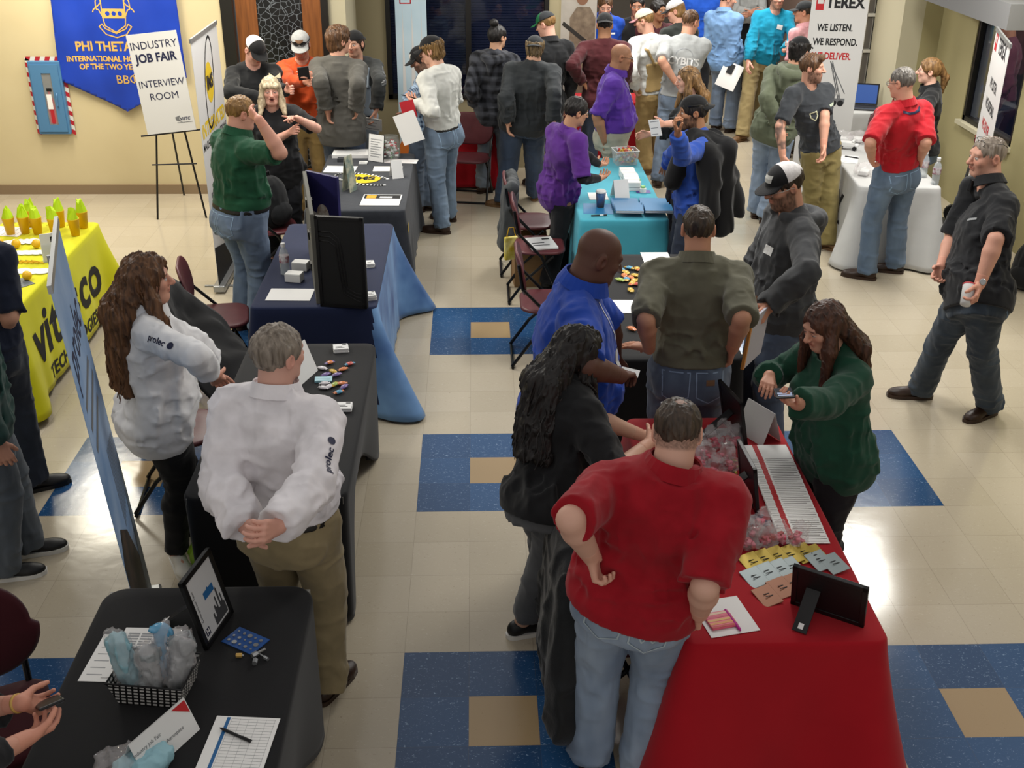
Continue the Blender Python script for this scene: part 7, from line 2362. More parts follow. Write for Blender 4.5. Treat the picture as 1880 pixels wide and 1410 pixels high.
# ---- navy table
M_TRI = mat('display_black', '121314', .55, bump=.1)
M_TRIF = mat('display_felt', '5e5d57', .9, bump=.2)
t = empty('display_board', (-.95, 2.5, .745), 0, 'black folding display board standing on the navy table', 'display board')
h_ = .60


def tri_panel(name, a, b_, m, parent):
    a, b_ = Vector((*a, 0)), Vector((*b_, 0))
    w = (b_ - a).length
    M = frame3(a, b_ - a, (0, 0, 1))
    p = MB().box((0, 0, -.013), (w, h_, .013)).build(name, m, parent, bevel=.004)
    p.data.transform(M)
    return p, M, w


p, M, w = tri_panel('front_panel', (0, .01), (.305, -.04), M_TRI, t)
for k in range(3):
    g = MB()
    o2 = .03 * k
    pts = [(.02, h_ - .10 - o2), (.10 - .01 * k, h_ - .10 - o2), (.145 - .012 * k, h_ - .14 - o2 * .8), (.16 - .018 * k + .0, h_ - .20), (.16 - .018 * k + .02, .20), (.185 - .012 * k + .0, .13 - o2 * .6), (.24, .10 - o2 * .8), (.29, .10 - o2)]
    g.tube([(x, z, .013) for x, z in pts], .0045, 6)
    go = g.build('groove', M_BLACKPLASTIC, p, smooth=True)
    go.data.transform(M)
for lo, hi in (((0, 0), (.305, .02)), ((0, h_ - .02), (.305, h_)), ((0, 0), (.02, h_)), ((.285, 0), (.305, h_))):
    e = MB().box((lo[0], lo[1], .012), (hi[0], hi[1], .020)).build('edge_strip', M_BLACKPLASTIC, p)
    e.data.transform(M)
p, M, w = tri_panel('side_panel', (-.02, .03), (-.20, 1.02), M_TRIF, t)
for z in (.08, .30, .52):
    l_ = MB().box((w * .4, z, -.022), (w * .47, z + .05, .022)).build('hinge_strap', M_BLACKPLASTIC, p)
    l_.data.transform(M)
p, M, w = tri_panel('printed_panel', (-.19, 1.04), (.05, .86), mat('display_print', '2a2668', .5, col2='16153c', scale=3), t)
for k, (x, z, s_) in enumerate(((.06, .25, .05), (.15, .30, .06), (.22, .22, .045))):
    f_ = flat(circle(x, z, s_, s_ * 1.4), M, 'photo_cutout', mat('photo_mixed', '9b7a66', .5, col2='d8d2c8', scale=20, amount=.3), p, .0145)
MB().tube([(-.035, .06, .44), (-.035, .06, .50), (-.035, .14, .50), (-.035, .14, .44)], .008, 8).build('clip', M_ALU, t)
bottle('clear water bottle on the left edge of the navy table', (-1.265, 3.081, 0.745))
for i, (p, lb) in enumerate((((-1.183, 2.955, 0.745), 'white card box nearest the bottle on the navy table'), ((-1.170, 3.176, 0.745), 'white card box behind the nearest card box on the navy table'))):
    t = empty('card_box', p, R_(-12), lb, 'box', 'white card boxes')
    MB().box((-.055, -.04, 0), (.055, .04, .055)).build('box', M_CARD, t, bevel=.003)
    MB().box((-.053, -.038, .055), (.053, .038, .058)).build('lid', M_PAPER, t)
sheet_of_paper('blank white sheet at the near left corner of the navy table', (-1.175, 2.696, 0.745), .29, .21, -2)
card_stack('small card stack on the navy table, farther one right of the display board', (-0.695, 3.235, 0.745), .055, .075, 7, 10)
card_stack('small card stack at the near right corner of the navy table', (-0.638, 2.622, 0.745), .06, .08, 9, 15)

# ---- black stretch table of the two in white
cols = [('wrapper_purple', '6f5c93'), ('wrapper_white', 'c3bfc2'), ('wrapper_orange', 'c87440'), ('wrapper_yellow', 'c9a640'), ('wrapper_blue', '4a8fb0'), ('wrapper_green', '97ac4e'), ('wrapper_red', 'b84b44')]
CM = {n: mat(n, c, .35, spec=.6) for n, c in cols}
wl = list(CM)
pos = [(-0.795, 1.626, 0.745), (-0.827, 1.554, 0.745), (-0.761, 1.510, 0.745), (-0.709, 1.538, 0.745), (-0.679, 1.609, 0.745), (-0.799, 1.469, 0.745), (-0.738, 1.468, 0.745), (-0.763, 1.318, 0.745), (-0.736, 1.344, 0.745), (-0.696, 1.357, 0.745), (-0.791, 1.305, 0.745), (-0.680, 1.316, 0.745), (-0.702, 1.251, 0.745), (-0.792, 1.359, 0.745), (-0.676, 0.902, 0.745), (-0.673, 0.775, 0.745), (-0.645, 0.763, 0.745), (-0.715, 0.950, 0.745), (-0.706, 0.776, 0.745)]
kk = [0, 1, 3, 2, 4, 0, 0, 1, 3, 2, 1, 0, 2, 1, 6, 3, 6, 4, 3]
for i, p in enumerate(pos):
    sweet('wrapped_candy', f'{wl[kk[i]][8:]} wrapped sweet scattered on the black stretch table', p, rs.uniform(0, 6), CM[wl[kk[i]]], .062, .036, 'sweets on the black stretch table', m2=CM[wl[(kk[i] + 2) % 7]] if i % 4 == 0 else None)
sweet('wrapped_candy', 'lone green wrapped sweet beside a white card stack on the black stretch table', (-0.735, 1.079, 0.745), 1.0, CM['wrapper_green'], .06, .028, m2=CM['wrapper_white'])
t = sheet_of_paper('pale blue packet among the sweets on the black stretch table', (-0.804, 1.413, 0.745), .095, .06, 5, m=mat('packet_blue', '7fb0bd', .4), th=.010, lines=3, ink=M_INK, name='tissue_packet', cat='packet')
t = sheet_of_paper('pale blue packet half hidden behind the arm of the man in white', (-0.710, 0.862, 0.745), .08, .09, 35, m=mat('packet_blue', '7fb0bd', .4), th=.010, lines=3, ink=M_INK, name='tissue_packet', cat='packet')
card_stack('card stack at the far end of the black stretch table', (-0.750, 1.812, 0.745), .085, .075, 6, 10)
card_stack('card stack beside the lone green sweet on the black stretch table', (-0.654, 1.065, 0.745), .085, .075, 6, 0)
card_stack('card stack at the elbow of the man in white on the black stretch table', (-0.662, 0.352, 0.745), .085, .085, 6, 0)
for i, p in enumerate(((-0.684, 0.610, 0.745), (-0.671, 0.615, 0.745), (-0.671, 0.494, 0.745))):
    sweet('mint_candy', 'white mint beside the sleeve of the man in white', p, i * 1.3, M_CARD, .03, .018, 'white mints by the sleeve')
tent_card('white tent card on the black stretch table beyond the man in white', (-0.950, 1.471, 0.745), 70, .20, .18, lean=.07)
t = empty('green_bag', (-1.352, 0.733, 0.000), R_(20), 'lime green plastic bag on the floor by the white slip-on shoes', 'bag')
soft('bag', None, None, (0, 0, 0), mat('bag_lime', '7fa62c', .4), lambda F: (F.ell((0, 0, .08), (.10, .08, .10), k=0), F.cone((0, 0, .14), (.03, .02, .24), .04, .02, .03)), (-.2, -.2, -.02), (.2, .2, .32), seed=61, amp=.018, parent=t)

# ---- front black table
fm = mat('notice_white', 'c6c7c8', .4)
t, M = framed('black framed notice with a city skyline on the front black table', (-0.939, -0.751, 0.745), 77, .235, .30, 13, fm, M_BLACKPLASTIC)
sk = [(-.02, 0), (-.02, .05), (-.01, .05), (-.01, .03), (.0, .03), (.0, .07), (.008, .075), (.012, .06), (.02, .06), (.02, .10), (.028, .10), (.028, .045), (.04, .045), (.04, .12), (.046, .13), (.05, .12), (.05, .06), (.058, .06), (.058, .09), (.066, .09), (.066, .05), (.075, .05), (.075, 0)]
Mx = M @ frame3((0, -.0048, 0), (1, 0, 0), (0, 0, 1))
flat([(x + .015, z + .03) for x, z in sk], Mx, 'skyline_print', mat('skyline_grey', '3f4043', .5), t)
flat([(-.02, .155), (.055, .155), (.055, .185), (.022, .185), (.016, .193), (.010, .185), (-.02, .185)], Mx, 'blue_arrow', M_BLUEINK, t)
flat([(-.085, .035), (-.055, .035), (-.055, .065), (-.085, .065)], Mx, 'logo_square', M_NAVYINK, t)
write('H', Mx @ Matrix.Translation((-.07, .05, .0005)), .03, M_CARD, t, bold=.001)
write('Come Join our Team', Mx @ Matrix.Translation((-.078, .165, .0004)) @ Matrix.Rotation(R_(90), 4, 'Z'), .016, M_INK, t)
t = sheet_of_paper('printed white leaflet with a navy logo on the front black table', (-1.196, -0.873, 0.747), .215, .28, -3)
mb = MB()
for r_ in range(14):
    for c_ in range(3):
        mb.box((-.085 + c_ * .05, .10 - r_ * .015, .0016), (-.085 + c_ * .05 + .043, .109 - r_ * .015, .002))
mb.build('printed_text', M_GREYLINE, t)
MB().box((.072, -.03, .0016), (.092, -.01, .002)).build('logo_square', M_NAVYINK, t)
write('H', frame3((.082, -.02, .0022), (0, 1, 0), (-1, 0, 0)), .022, M_CARD, t, bold=.001)
sheet_of_paper('white leaflet lying under the printed one at the left of the front black table', (-1.289, -0.898, 0.744), .18, .26, -4, lines=6)


def gingham():
    m = bpy.data.materials.new('black_white_check')
    m.use_nodes = True
    N, L = m.node_tree.nodes, m.node_tree.links
    tc = N.new('ShaderNodeTexCoord')
    ck = N.new('ShaderNodeTexBrick')
    ck.offset = 0
    ck.inputs['Color1'].default_value = rgb('c9c7c4')
    ck.inputs['Color2'].default_value = rgb('c9c7c4')
    ck.inputs['Mortar'].default_value = rgb('0e0e0f')
    ck.inputs['Scale'].default_value = 1
    ck.inputs['Mortar Size'].default_value = .0038
    ck.inputs['Mortar Smooth'].default_value = 0
    ck.inputs['Brick Width'].default_value = .0225
    ck.inputs['Row Height'].default_value = .0170
    sp = N.new('ShaderNodeSeparateXYZ')
    L.new(tc.outputs['Object'], sp.inputs[0])
    ad = N.new('ShaderNodeMath')
    L.new(sp.outputs[0], ad.inputs[0])
    L.new(sp.outputs[1], ad.inputs[1])
    cb = N.new('ShaderNodeCombineXYZ')
    L.new(ad.outputs[0], cb.inputs[0])
    L.new(sp.outputs[2], cb.inputs[1])
    L.new(cb.outputs[0], ck.inputs['Vector'])
    L.new(ck.outputs[0], N['Principled BSDF'].inputs['Base Color'])
    return m


t = empty('basket', (-1.089, -1.078, 0.745), R_(-8), 'black and white checked basket of bagged masks on the front black table', 'basket')
a, b_, hh = .135, .095, .10
mb = MB()
for (x0, y0, x1, y1) in ((-a, -b_, a, -b_), (a, -b_, a, b_), (a, b_, -a, b_), (-a, b_, -a, -b_)):
    k = .82
    mb.add([(x0 * k, y0 * k, 0), (x1 * k, y1 * k, 0), (x1, y1, hh), (x0, y0, hh)], [(0, 1, 2, 3)])
mb.add([(-a * .82, -b_ * .82, .002), (a * .82, -b_ * .82, .002), (a * .82, b_ * .82, .002), (-a * .82, b_ * .82, .002)], [(0, 1, 2, 3)])
o = mb.build('basket_sides', gingham(), t)
so = o.modifiers.new('thick', 'SOLIDIFY')
so.thickness = .004
MB().tube([(-a, -b_, hh), (a, -b_, hh), (a, b_, hh), (-a, b_, hh)], .004, 6, closed=True).build('rim', M_BLACKPLASTIC, t)
M_MASKB, M_MASKS = mat('mask_blue', '8fb9c4', .5), mat('foil_bag', 'a5aaac', .2, spec=.8, col2='6f7578', scale=12)
M_SKYF = mat('film_blue', '4f9fc9', .15, spec=.8, alpha=.75)
bx_, by_, bz_ = (-1.089, -1.078, 0.745)
for i, (dx, dy, m_, w_, h_2, tl, lb) in enumerate(((-.07, -.01, M_MASKB, .085, .20, -.22, 'bagged pale blue face mask leaning at the left of the checked basket'), (.01, .02, M_SKYF, .06, .23, .12, 'twist of bright blue film standing in the middle of the checked basket'),
                                              (-.01, -.03, M_MASKS, .075, .17, .05, 'bag with a printed slip in front of the blue film in the checked basket'), (.075, .0, M_MASKS, .085, .19, .20, 'silvery rolled bag at the right of the checked basket'))):
    t = empty('mask_bag', (bx_ + dx, by_ + dy, bz_ + .012), R_(-12 + 10 * i), lb, 'bag', 'bags in the checked basket')
    soft('bag', None, None, (0, 0, 0), m_, lambda F, w_=w_, h_2=h_2, tl=tl: (F.cone((0, 0, .04), (tl * h_2, .0, h_2), w_ * .42, w_ * .34, .02), F.ell((tl * h_2, 0, h_2), (w_ * .5, .02, .03), k=.02)), (-.12, -.08, -.01), (.14, .10, .30), h=.005, seed=70 + i, amp=.010, sc=(22, 22, 10), parent=t)
    soft('wrap', None, None, (0, 0, 0), M_CLEARBAG, lambda F, w_=w_, h_2=h_2, tl=tl: F.cone((0, 0, .045), (tl * h_2, .0, h_2 + .012), w_ * .5, w_ * .42, .02), (-.13, -.09, -.01), (.15, .11, .32), h=.006, seed=80 + i, amp=.014, sc=(20, 20, 10), parent=t)
t = empty('tent_card', (-1.009, -1.353, 0.745), R_(60), 'folded white name card with a red corner at the front of the black table', 'sign')
w_, hh = .25, .115
for sg in (-1, 1):
    o = MB().add([(-w_ / 2, sg * .055, 0), (w_ / 2, sg * .055, 0), (w_ / 2, sg * .001, hh), (-w_ / 2, sg * .001, hh)], [(0, 1, 2, 3)]).build('panel', M_CARD, t)
    so = o.modifiers.new('thick', 'SOLIDIFY')
    so.thickness = .0012
Mf = frame3((0, -.0572, 0), (1, 0, 0), (0, .055, hh))
flat([(w_ / 2 - .065, .122), (w_ / 2 - .004, .122), (w_ / 2 - .004, .075)], Mf, 'red_corner', M_REDINK, t)
write('Industry Job Fair', Mf @ Matrix.Translation((-.07, .085, 0)), .018, M_GREYINK, t)
write('Howmet Aerospace', Mf @ Matrix.Translation((.0, .05, 0)), .018, M_GREYINK, t)
t = empty('sign_up_sheet', (-0.757, -1.359, 0.745), R_(-5), 'white sign up form with a blue band near the bottom of the picture', 'paper')
MB().box((-.11, -.14, 0), (.11, .14, .0015)).build('sheet', M_PAPER, t)
MB().box((-.072, -.14, .0016), (-.060, .135, .002)).build('blue_band', M_BLUEINK, t)
g = MB()
for i in range(20):
    g.box((-.055, .128 - i * .0135, .0016), (.098, .1288 - i * .0135, .002))
for i in range(6):
    g.box((-.055 + i * .03, -.135, .0016), (-.0544 + i * .03, .13, .002))
g.build('ruled_lines', M_GREYLINE, t)
x, y, z = (-0.764, -1.314, 0.745)
t = empty('pen', (x, y, z + .008), R_(-30), 'black ballpoint pen lying across the sign up form', 'pen')
MB().tube([(-.065, 0, 0), (.055, 0, 0)], .0052, 10).build('barrel', M_BLACKPLASTIC, t)
MB().tube([(-.078, 0, 0), (-.065, 0, 0)], [.0012, .005], 10).build('tip', M_BLACKPLASTIC, t)
MB().box((.02, -.002, .005), (.062, .002, .008)).build('clip', M_BLACKPLASTIC, t)
t = empty('washer_card', (-0.829, -0.814, 0.745), R_(-32), 'small blue card studded with silver washers on the front black table', 'sample card')
MB().box((-.075, -.05, 0), (.075, .05, .003)).build('card', mat('card_blue', '1c4a8a', .5), t)
for i in range(5):
    for j in range(3):
        r_ = (.006, .010, .005, .007, .004)[(i + j * 2) % 5]
        MB().lathe([(r_, 0), (r_, .004)], 12, at=(-.055 + i * .027, -.03 + j * .028, .003)).build('washer', M_ALU, t)
for i, (p, lb, r_) in enumerate((((-0.831, -0.904, 0.745), 'tiny brass nut beside the blue washer card', .008), ((-0.775, -0.902, 0.745), 'silver fastener with a pin beside the blue washer card', .011), ((-0.771, -0.938, 0.745), 'short silver stud below the blue washer card', .010), ((-0.738, -0.918, 0.745), 'silver bolt furthest right of the loose fasteners', .007))):
    t = empty('fastener', p, i * .8, lb, 'bolt', 'loose fasteners')
    MB().tube([(-.016, 0, r_), (.006, 0, r_)], r_, 6).build('head', M_ALU if i else M_GOLD, t)
    MB().tube([(.006, 0, r_), (.012 + .03 * (i == 3 or i == 1), 0, r_ * .8)], r_ * .45, 8).build('shank', M_ALU, t)
for i, (p, lb) in enumerate((((-1.042, -1.439, 0.745), 'pale blue bagged mask at the bottom edge of the picture'), ((-1.110, -1.446, 0.745), 'clear bag at the bottom edge left of the blue bagged mask'))):
    t = empty('mask_bag', p, R_(20), lb, 'bag')
    soft('bag', None, None, (0, 0, 0), (M_MASKB, M_CLEARBAG)[i], lambda F: F.ell((0, 0, .03), (.085, .06, .035), k=0), (-.15, -.12, -.01), (.15, .12, .1), h=.006, seed=90 + i, amp=.012, sc=(20, 20, 12), parent=t)
fb = bvh_of(fcl)
decal(ftab, text_mesh('HOWMET', .17, .006), (.41, -.45, .60), (1, 0, 0), (0, 0, 1), M_CARD, 'lettering', on=fb, lift=.006)

# ---- aqua table
t = empty('candy_tub', (1.424, 5.923, 0.745), R_(8), 'clear plastic tub of wrapped sweets at the far end of the aqua table', 'tub')
a, b_, hh = .11, .085, .13
mb = MB()
for (x0, y0, x1, y1) in ((-a, -b_, a, -b_), (a, -b_, a, b_), (a, b_, -a, b_), (-a, b_, -a, -b_)):
    mb.add([(x0 * .85, y0 * .85, 0), (x1 * .85, y1 * .85, 0), (x1, y1, hh), (x0, y0, hh)], [(0, 1, 2, 3)])
mb.add([(-a * .85, -b_ * .85, 0), (a * .85, -b_ * .85, 0), (a * .85, b_ * .85, 0), (-a * .85, b_ * .85, 0)], [(0, 1, 2, 3)])
o = mb.build('tub', M_CLEARP, t)
so = o.modifiers.new('thick', 'SOLIDIFY')
so.thickness = .003
MB().tube([(-a, -b_, hh), (a, -b_, hh), (a, b_, hh), (-a, b_, hh)], .005, 6, closed=True).build('rim', M_CARD, t)
mb = MB()
for i in range(90):
    M_ = Matrix.Translation((rs.uniform(-.08, .08), rs.uniform(-.06, .06), rs.uniform(.02, .14))) @ Matrix.Rotation(rs.uniform(0, 6), 4, 'Z') @ Matrix.Rotation(rs.uniform(-1, 1), 4, 'Y')
    mb.box((-.024, -.009, -.008), (.024, .009, .008), rs.choice((0, 1, 2, 3)), M_)
o = mb.build('sweets', [CM['wrapper_orange'], CM['wrapper_yellow'], CM['wrapper_white'], CM['wrapper_red']], t, bevel=.003)
o['kind'] = 'stuff'
x, y, z = (1.388, 5.281, 0.745)
for i in range(5):
    t = empty('pamphlet_pack', (x + rs.uniform(-.006, .006), y + .05 - i * .035, z + .026 * (4 - i) * 0 + (0 if i == 0 else 0)), R_(rs.uniform(-3, 3)), ['white pack furthest from the tent card', 'second white pack of the row', 'middle white pack of the row', 'fourth white pack of the row', 'white pack nearest the green dispenser'][i] + ' on the aqua table', 'pack', 'white packs on the aqua table')
    t.location.y = y + .20 - i * .10
    MB().box((-.065, -.045, 0), (.065, .045, .075)).build('pack', M_CARD, t, bevel=.005)
    MB().box((-.066, -.046, .030), (.066, .046, .034)).build('band', M_GREYLINE, t)
tent_card('white and teal tent card on the aqua table', (1.253, 4.861, 0.745), 15, .13, .15, lean=.06)
t = empty('coffee_cup', (1.061, 4.589, 0.745), 0, 'blue printed takeaway coffee cup with a white lid on the aqua table', 'cup')
MB().lathe([(.030, 0), (.042, .125)], 20).build('cup', mat('cup_blue', '26507f', .5, col2='6d5a48', scale=12, amount=.3), t, smooth=True)
MB().lathe([(.044, .124), (.044, .134), (.036, .142), (.034, .142)], 20).build('lid', M_CARD, t)
M_FOLD = mat('folder_blue', '1f6fa0', .5)
M_FOLD2 = mat('folder_edge', 'c6c8c8', .6)
x0, y0, z0 = (1.268, 4.428, 0.745)
for c_ in range(2):
    for r_ in range(3):
        for k in range(2):
            t = empty('presentation_folder', (x0 + c_ * .235, y0 + .19 - r_ * .115, z0 + k * .012 + (2 - r_) * -.0 + r_ * .018), R_(-3), f'bright blue folder, {("upper", "middle", "lower")[r_]} row, {("left", "right")[c_]} column, {("under", "top")[k]}', 'folder', 'blue folders on the aqua table')
            MB().box((-.112, -.085, 0), (.112, .15 if r_ == 0 else .085, .010)).build('cover', M_FOLD, t, bevel=.002)
            MB().box((-.110, -.0865, .002), (.110, -.084, .008)).build('pages', M_FOLD2, t)
t = empty('presentation_folder', (1.039, 4.555, 0.742), R_(-4), 'blue folder lying under the coffee cup on the aqua table', 'folder')
MB().box((-.12, -.15, -.002), (.12, .13, .003)).build('cover', M_FOLD, t)
x, y, z = (1.031, 4.345, 0.745)
t = empty('pen', (x, y, z + .008), R_(8), 'black and white pen on the near left of the aqua table', 'pen')
MB().tube([(-.07, 0, 0), (.06, 0, 0)], .006, 10).build('barrel', M_BLACKPLASTIC, t)
MB().tube([(.0, 0, 0), (.03, 0, 0)], .0064, 10).build('grip', M_CARD, t)
sheet_of_paper('white sheet behind the coffee cup on the aqua table', (1.073, 4.893, 0.745), .16, .20, 0)
sheet_of_paper('purple card under the green dispensers on the aqua table', (1.471, 5.017, 0.745), .12, .09, 0, m=mat('card_purple', '4a3b86', .5), cat='card')
for i, (p, lb) in enumerate((((1.451, 5.213, 0.745), 'white and green dispenser nearer the white packs'), ((1.465, 5.001, 0.745), 'white and green dispenser on the purple card'))):
    t = empty('dispenser', p, .3, lb, 'dispenser', 'little green and white dispensers')
    MB().lathe([(.028, 0), (.028, .035), (.02, .04)], 16).build('body', M_CARD, t)
    MB().lathe([(.020, .04), (.020, .055), (.01, .058)], 16).build('cap', mat('cap_leaf', '7fb56a', .5), t)
card_stack('white papers lying on the seat of the near maroon chair', (.58, 4.50, .458), .22, .28, 4, 10)
t = empty('cardboard_box', (.95, 4.02, 0), R_(5), 'brown cardboard box on the floor behind the man in the purple shirt', 'box')
t.location = (.52, 4.86, 0)
MB().box((-.16, -.14, 0), (.16, .14, .30)).build('box', mat('cardboard', '8a6a44', .8, col2='7a5c3a', scale=8), t)
for sg in (-1, 1):
    o = MB().box((-.16, 0, -.002), (.16, .13, .002)).build('flap', mat('cardboard', '8a6a44'), t)
    o.location = (0, sg * .14, .30)
    o.rotation_euler = (R_(35) * 1, 0, 0 if sg > 0 else math.pi)
t = empty('gift_bag', (.34, 4.72, .25), R_(20), 'yellow printed bag hanging beside the maroon chairs', 'bag')
MB().box((-.06, -.02, 0), (.06, .02, .20)).build('bag', mat('bag_yellow', 'c2ad2a', .5, col2='e2d88a', scale=14, amount=.3), t, bevel=.01)
MB().tube([(-.04, 0, .20), (-.02, 0, .28), (.02, 0, .28), (.04, 0, .20)], .004, 6).build('handle', M_CUP, t)

# ---- candy table
ylw = [((1.060, 3.103, 0.745)), (1.084, 3.049, 0.745), (1.102, 2.955, 0.745), (1.170, 3.123, 0.745), (1.138, 2.996, 0.745), (1.160, 2.913, 0.745), (1.069, 2.924, 0.745), (1.234, 3.090, 0.745), (1.023, 2.914, 0.745), (1.096, 2.842, 0.745), (1.138, 2.831, 0.745), (1.073, 2.723, 0.745), (1.187, 3.027, 0.745), (1.117, 2.893, 0.745), (1.195, 2.974, 0.745), (1.119, 3.146, 0.745), (1.063, 2.997, 0.745), (1.210, 2.871, 0.745),
       (1.158, 2.373, 0.745), (1.177, 2.319, 0.745), (1.205, 2.390, 0.745), (1.155, 2.258, 0.745), (1.170, 2.197, 0.745), (1.131, 2.163, 0.745), (1.142, 2.103, 0.745), (1.106, 2.129, 0.745), (1.078, 2.029, 0.745), (1.104, 1.980, 0.745), (1.126, 1.923, 0.745), (1.078, 1.932, 0.745), (1.101, 1.867, 0.745), (0.998, 2.080, 0.745)]
kk = [3, 3, 2, 2, 3, 3, 3, 2, 5, 2, 6, 3, 3, 3, 2, 3, 2, 3, 1, 3, 1, 5, 1, 3, 1, 3, 3, 3, 3, 3, 3, 2]
names_ = {3: 'yellow', 2: 'orange', 5: 'lime', 6: 'red', 1: 'silver'}
for i, p in enumerate(ylw):
    sweet('wrapped_candy', f'{names_[kk[i]]} wrapped sweet in the ' + ('far' if i < 18 else 'near') + ' scatter on the black candy table', p, rs.uniform(0, 6), CM[wl[kk[i]]], .074, .046, 'sweets on the candy table', m2=CM[wl[(kk[i] + 1) % 7]] if i % 3 == 0 else None)
sheet_of_paper('white sheet in the middle of the black candy table', (1.018, 2.457, 0.745), .20, .22, -2)
sheet_of_paper('white sheet at the far end of the black candy table', (1.339, 3.366, 0.745), .20, .24, 0)

# ---- red table
t, M = framed('black frame seen from behind at the near corner of the red table', (1.407, -0.705, 0.745), 147, .29, .215, 12, fm, M_BLACKPLASTIC, strut_side=1)
t, M = framed('black frame seen edge on in the middle of the red table', (1.292, 0.145, 0.745), 93, .28, .24, 9, fm, M_BLACKPLASTIC, strut_side=0)
t, M = framed('tall black frame at the far end of the red table', (1.355, 0.748, 0.745), 102, .27, .26, 12, fm, M_BLACKPLASTIC, strut_side=0)
tent_card('blank white folded card at the far right corner of the red table', (1.468, 0.734, 0.745), -62, .20, .17, lean=.06)
bottle('small water bottle behind the head of the man in the red polo', (0.974, 0.743, 0.745), .85)
sheet_of_paper('white printed form at the far end of the red table', (1.253, 0.727, 0.745), .22, .16, 8, lines=7)
t = empty('leaflet_fan', (1.453, 0.141, 0.745), R_(-4), 'long fanned row of white newsletters with a red stripe on the red table', 'leaflets')
x, y, z = (1.453, 0.141, 0.745)
bpy.data.objects.remove(t)
a_, b__ = Vector((1.463, 0.504, 0.745)), Vector((1.453, -0.168, 0.745))
N_ = 46
for i in range(N_):
    f_ = i / (N_ - 1)
    p = a_.lerp(b__, f_)
    t = empty('newsletter', (p.x, p.y, p.z + .003 + .0006 * (N_ - i)), R_(1.5 * math.sin(i * 2.1)), 'white newsletter with a red stripe, ' + ('first of the fanned row by the standing frame' if i == 0 else 'last and nearest of the fanned row' if i == N_ - 1 else 'one of the long fanned row on the red table'), 'newsletter', 'fanned newsletters on the red table')
    o = MB().box((-.105, -.06, -.0007), (.105, .08, .0007)).build('sheet', M_PAPER, t)
    o2 = MB().box((-.065, -.0605, .0008), (-.040, .08, .0012)).build('red_stripe', M_REDINK, t)
    o3 = MB().box((-.03, -.0592, .0008), (.098 - .02 * (i % 4 == 1), -.0570 + .0006 * (i % 3), .0012)).box((-.10, -.059, .0008), (-.07, -.0578, .0012)).build('printed_text', mat('ink_brown', '4d463f', .7), t)
M_FG, M_FS, M_FC = mat('packet_gold', 'a8913c', .35, metal=.5), mat('packet_silver', '9aa5a6', .35, metal=.3), mat('packet_copper', '94664f', .4, metal=.4)
pk = [((1.189, -0.360, 0.745), M_FG), ((1.243, -0.341, 0.745), M_FG), ((1.301, -0.323, 0.745), M_FG), ((1.357, -0.320, 0.745), M_FG), ((1.420, -0.310, 0.745), M_FG), ((1.462, -0.326, 0.745), M_FG),
      ((1.176, -0.466, 0.745), M_FS), ((1.234, -0.437, 0.745), M_FS), ((1.294, -0.416, 0.745), M_FS), ((1.341, -0.409, 0.745), M_FS), ((1.472, -0.366, 0.745), M_FS), ((1.524, -0.390, 0.745), M_FS),
      ((1.198, -0.590, 0.745), M_FC), ((1.267, -0.541, 0.745), M_FC), ((1.321, -0.520, 0.745), M_FC)]
nth = ('first', 'second', 'third', 'fourth', 'fifth', 'sixth')
for i, (p, m_) in enumerate(pk):
    row = ('gold', 'silver', 'copper')[0 if i < 6 else 1 if i < 12 else 2]
    t = empty('seed_packet', (p[0], p[1], p[2] + .004 + .002 * (i % 6)), R_(20), f'{row} packet, {nth[i % 6]} from the left in the {row} row on the red table', 'packet', 'metallic packets on the red table')
    o = MB().box((-.042, -.055, 0), (.042, .055, .004)).build('packet', m_, t, bevel=.002)
    o.rotation_euler = (R_(6), R_(-8), 0)
    MB().box((-.012, -.01, .006), (.022, -.006, .0068)).box((-.012, .006, .006), (.026, .010, .0068)).build('printed_text', M_INK, t)
sheet_of_paper('white sheet under the pink striped note pad on the red table', (1.003, -0.709, 0.745), .20, .22, 12)
t = empty('note_pad', (0.980, -0.739, 0.748), R_(14), 'pink and orange striped note pad on the red table', 'note pad')
MB().box((-.055, -.05, 0), (.055, .05, .008)).build('pad', M_PINK, t, bevel=.004)
for i, c_ in enumerate(('b3302f', 'd08a4c', 'cfa05c', 'c24a63', 'd4b49a')):
    MB().box((-.053, -.046 + i * .019, .008), (.053, -.034 + i * .019, .0088)).build('stripe', mat('stripe_' + c_, c_, .5), t)
x, y, z = (1.027, -0.737, 0.745)
t = empty('pen', (x, y, z + .008), R_(105), 'magenta pen beside the striped note pad', 'pen')
MB().tube([(-.06, 0, 0), (.06, 0, 0)], .006, 10).build('barrel', mat('pen_magenta', 'b01f86', .4), t)
MB().tube([(-.072, 0, 0), (-.06, 0, 0)], [.002, .006], 10).build('tip', mat('pen_magenta', 'b01f86', .4), t)
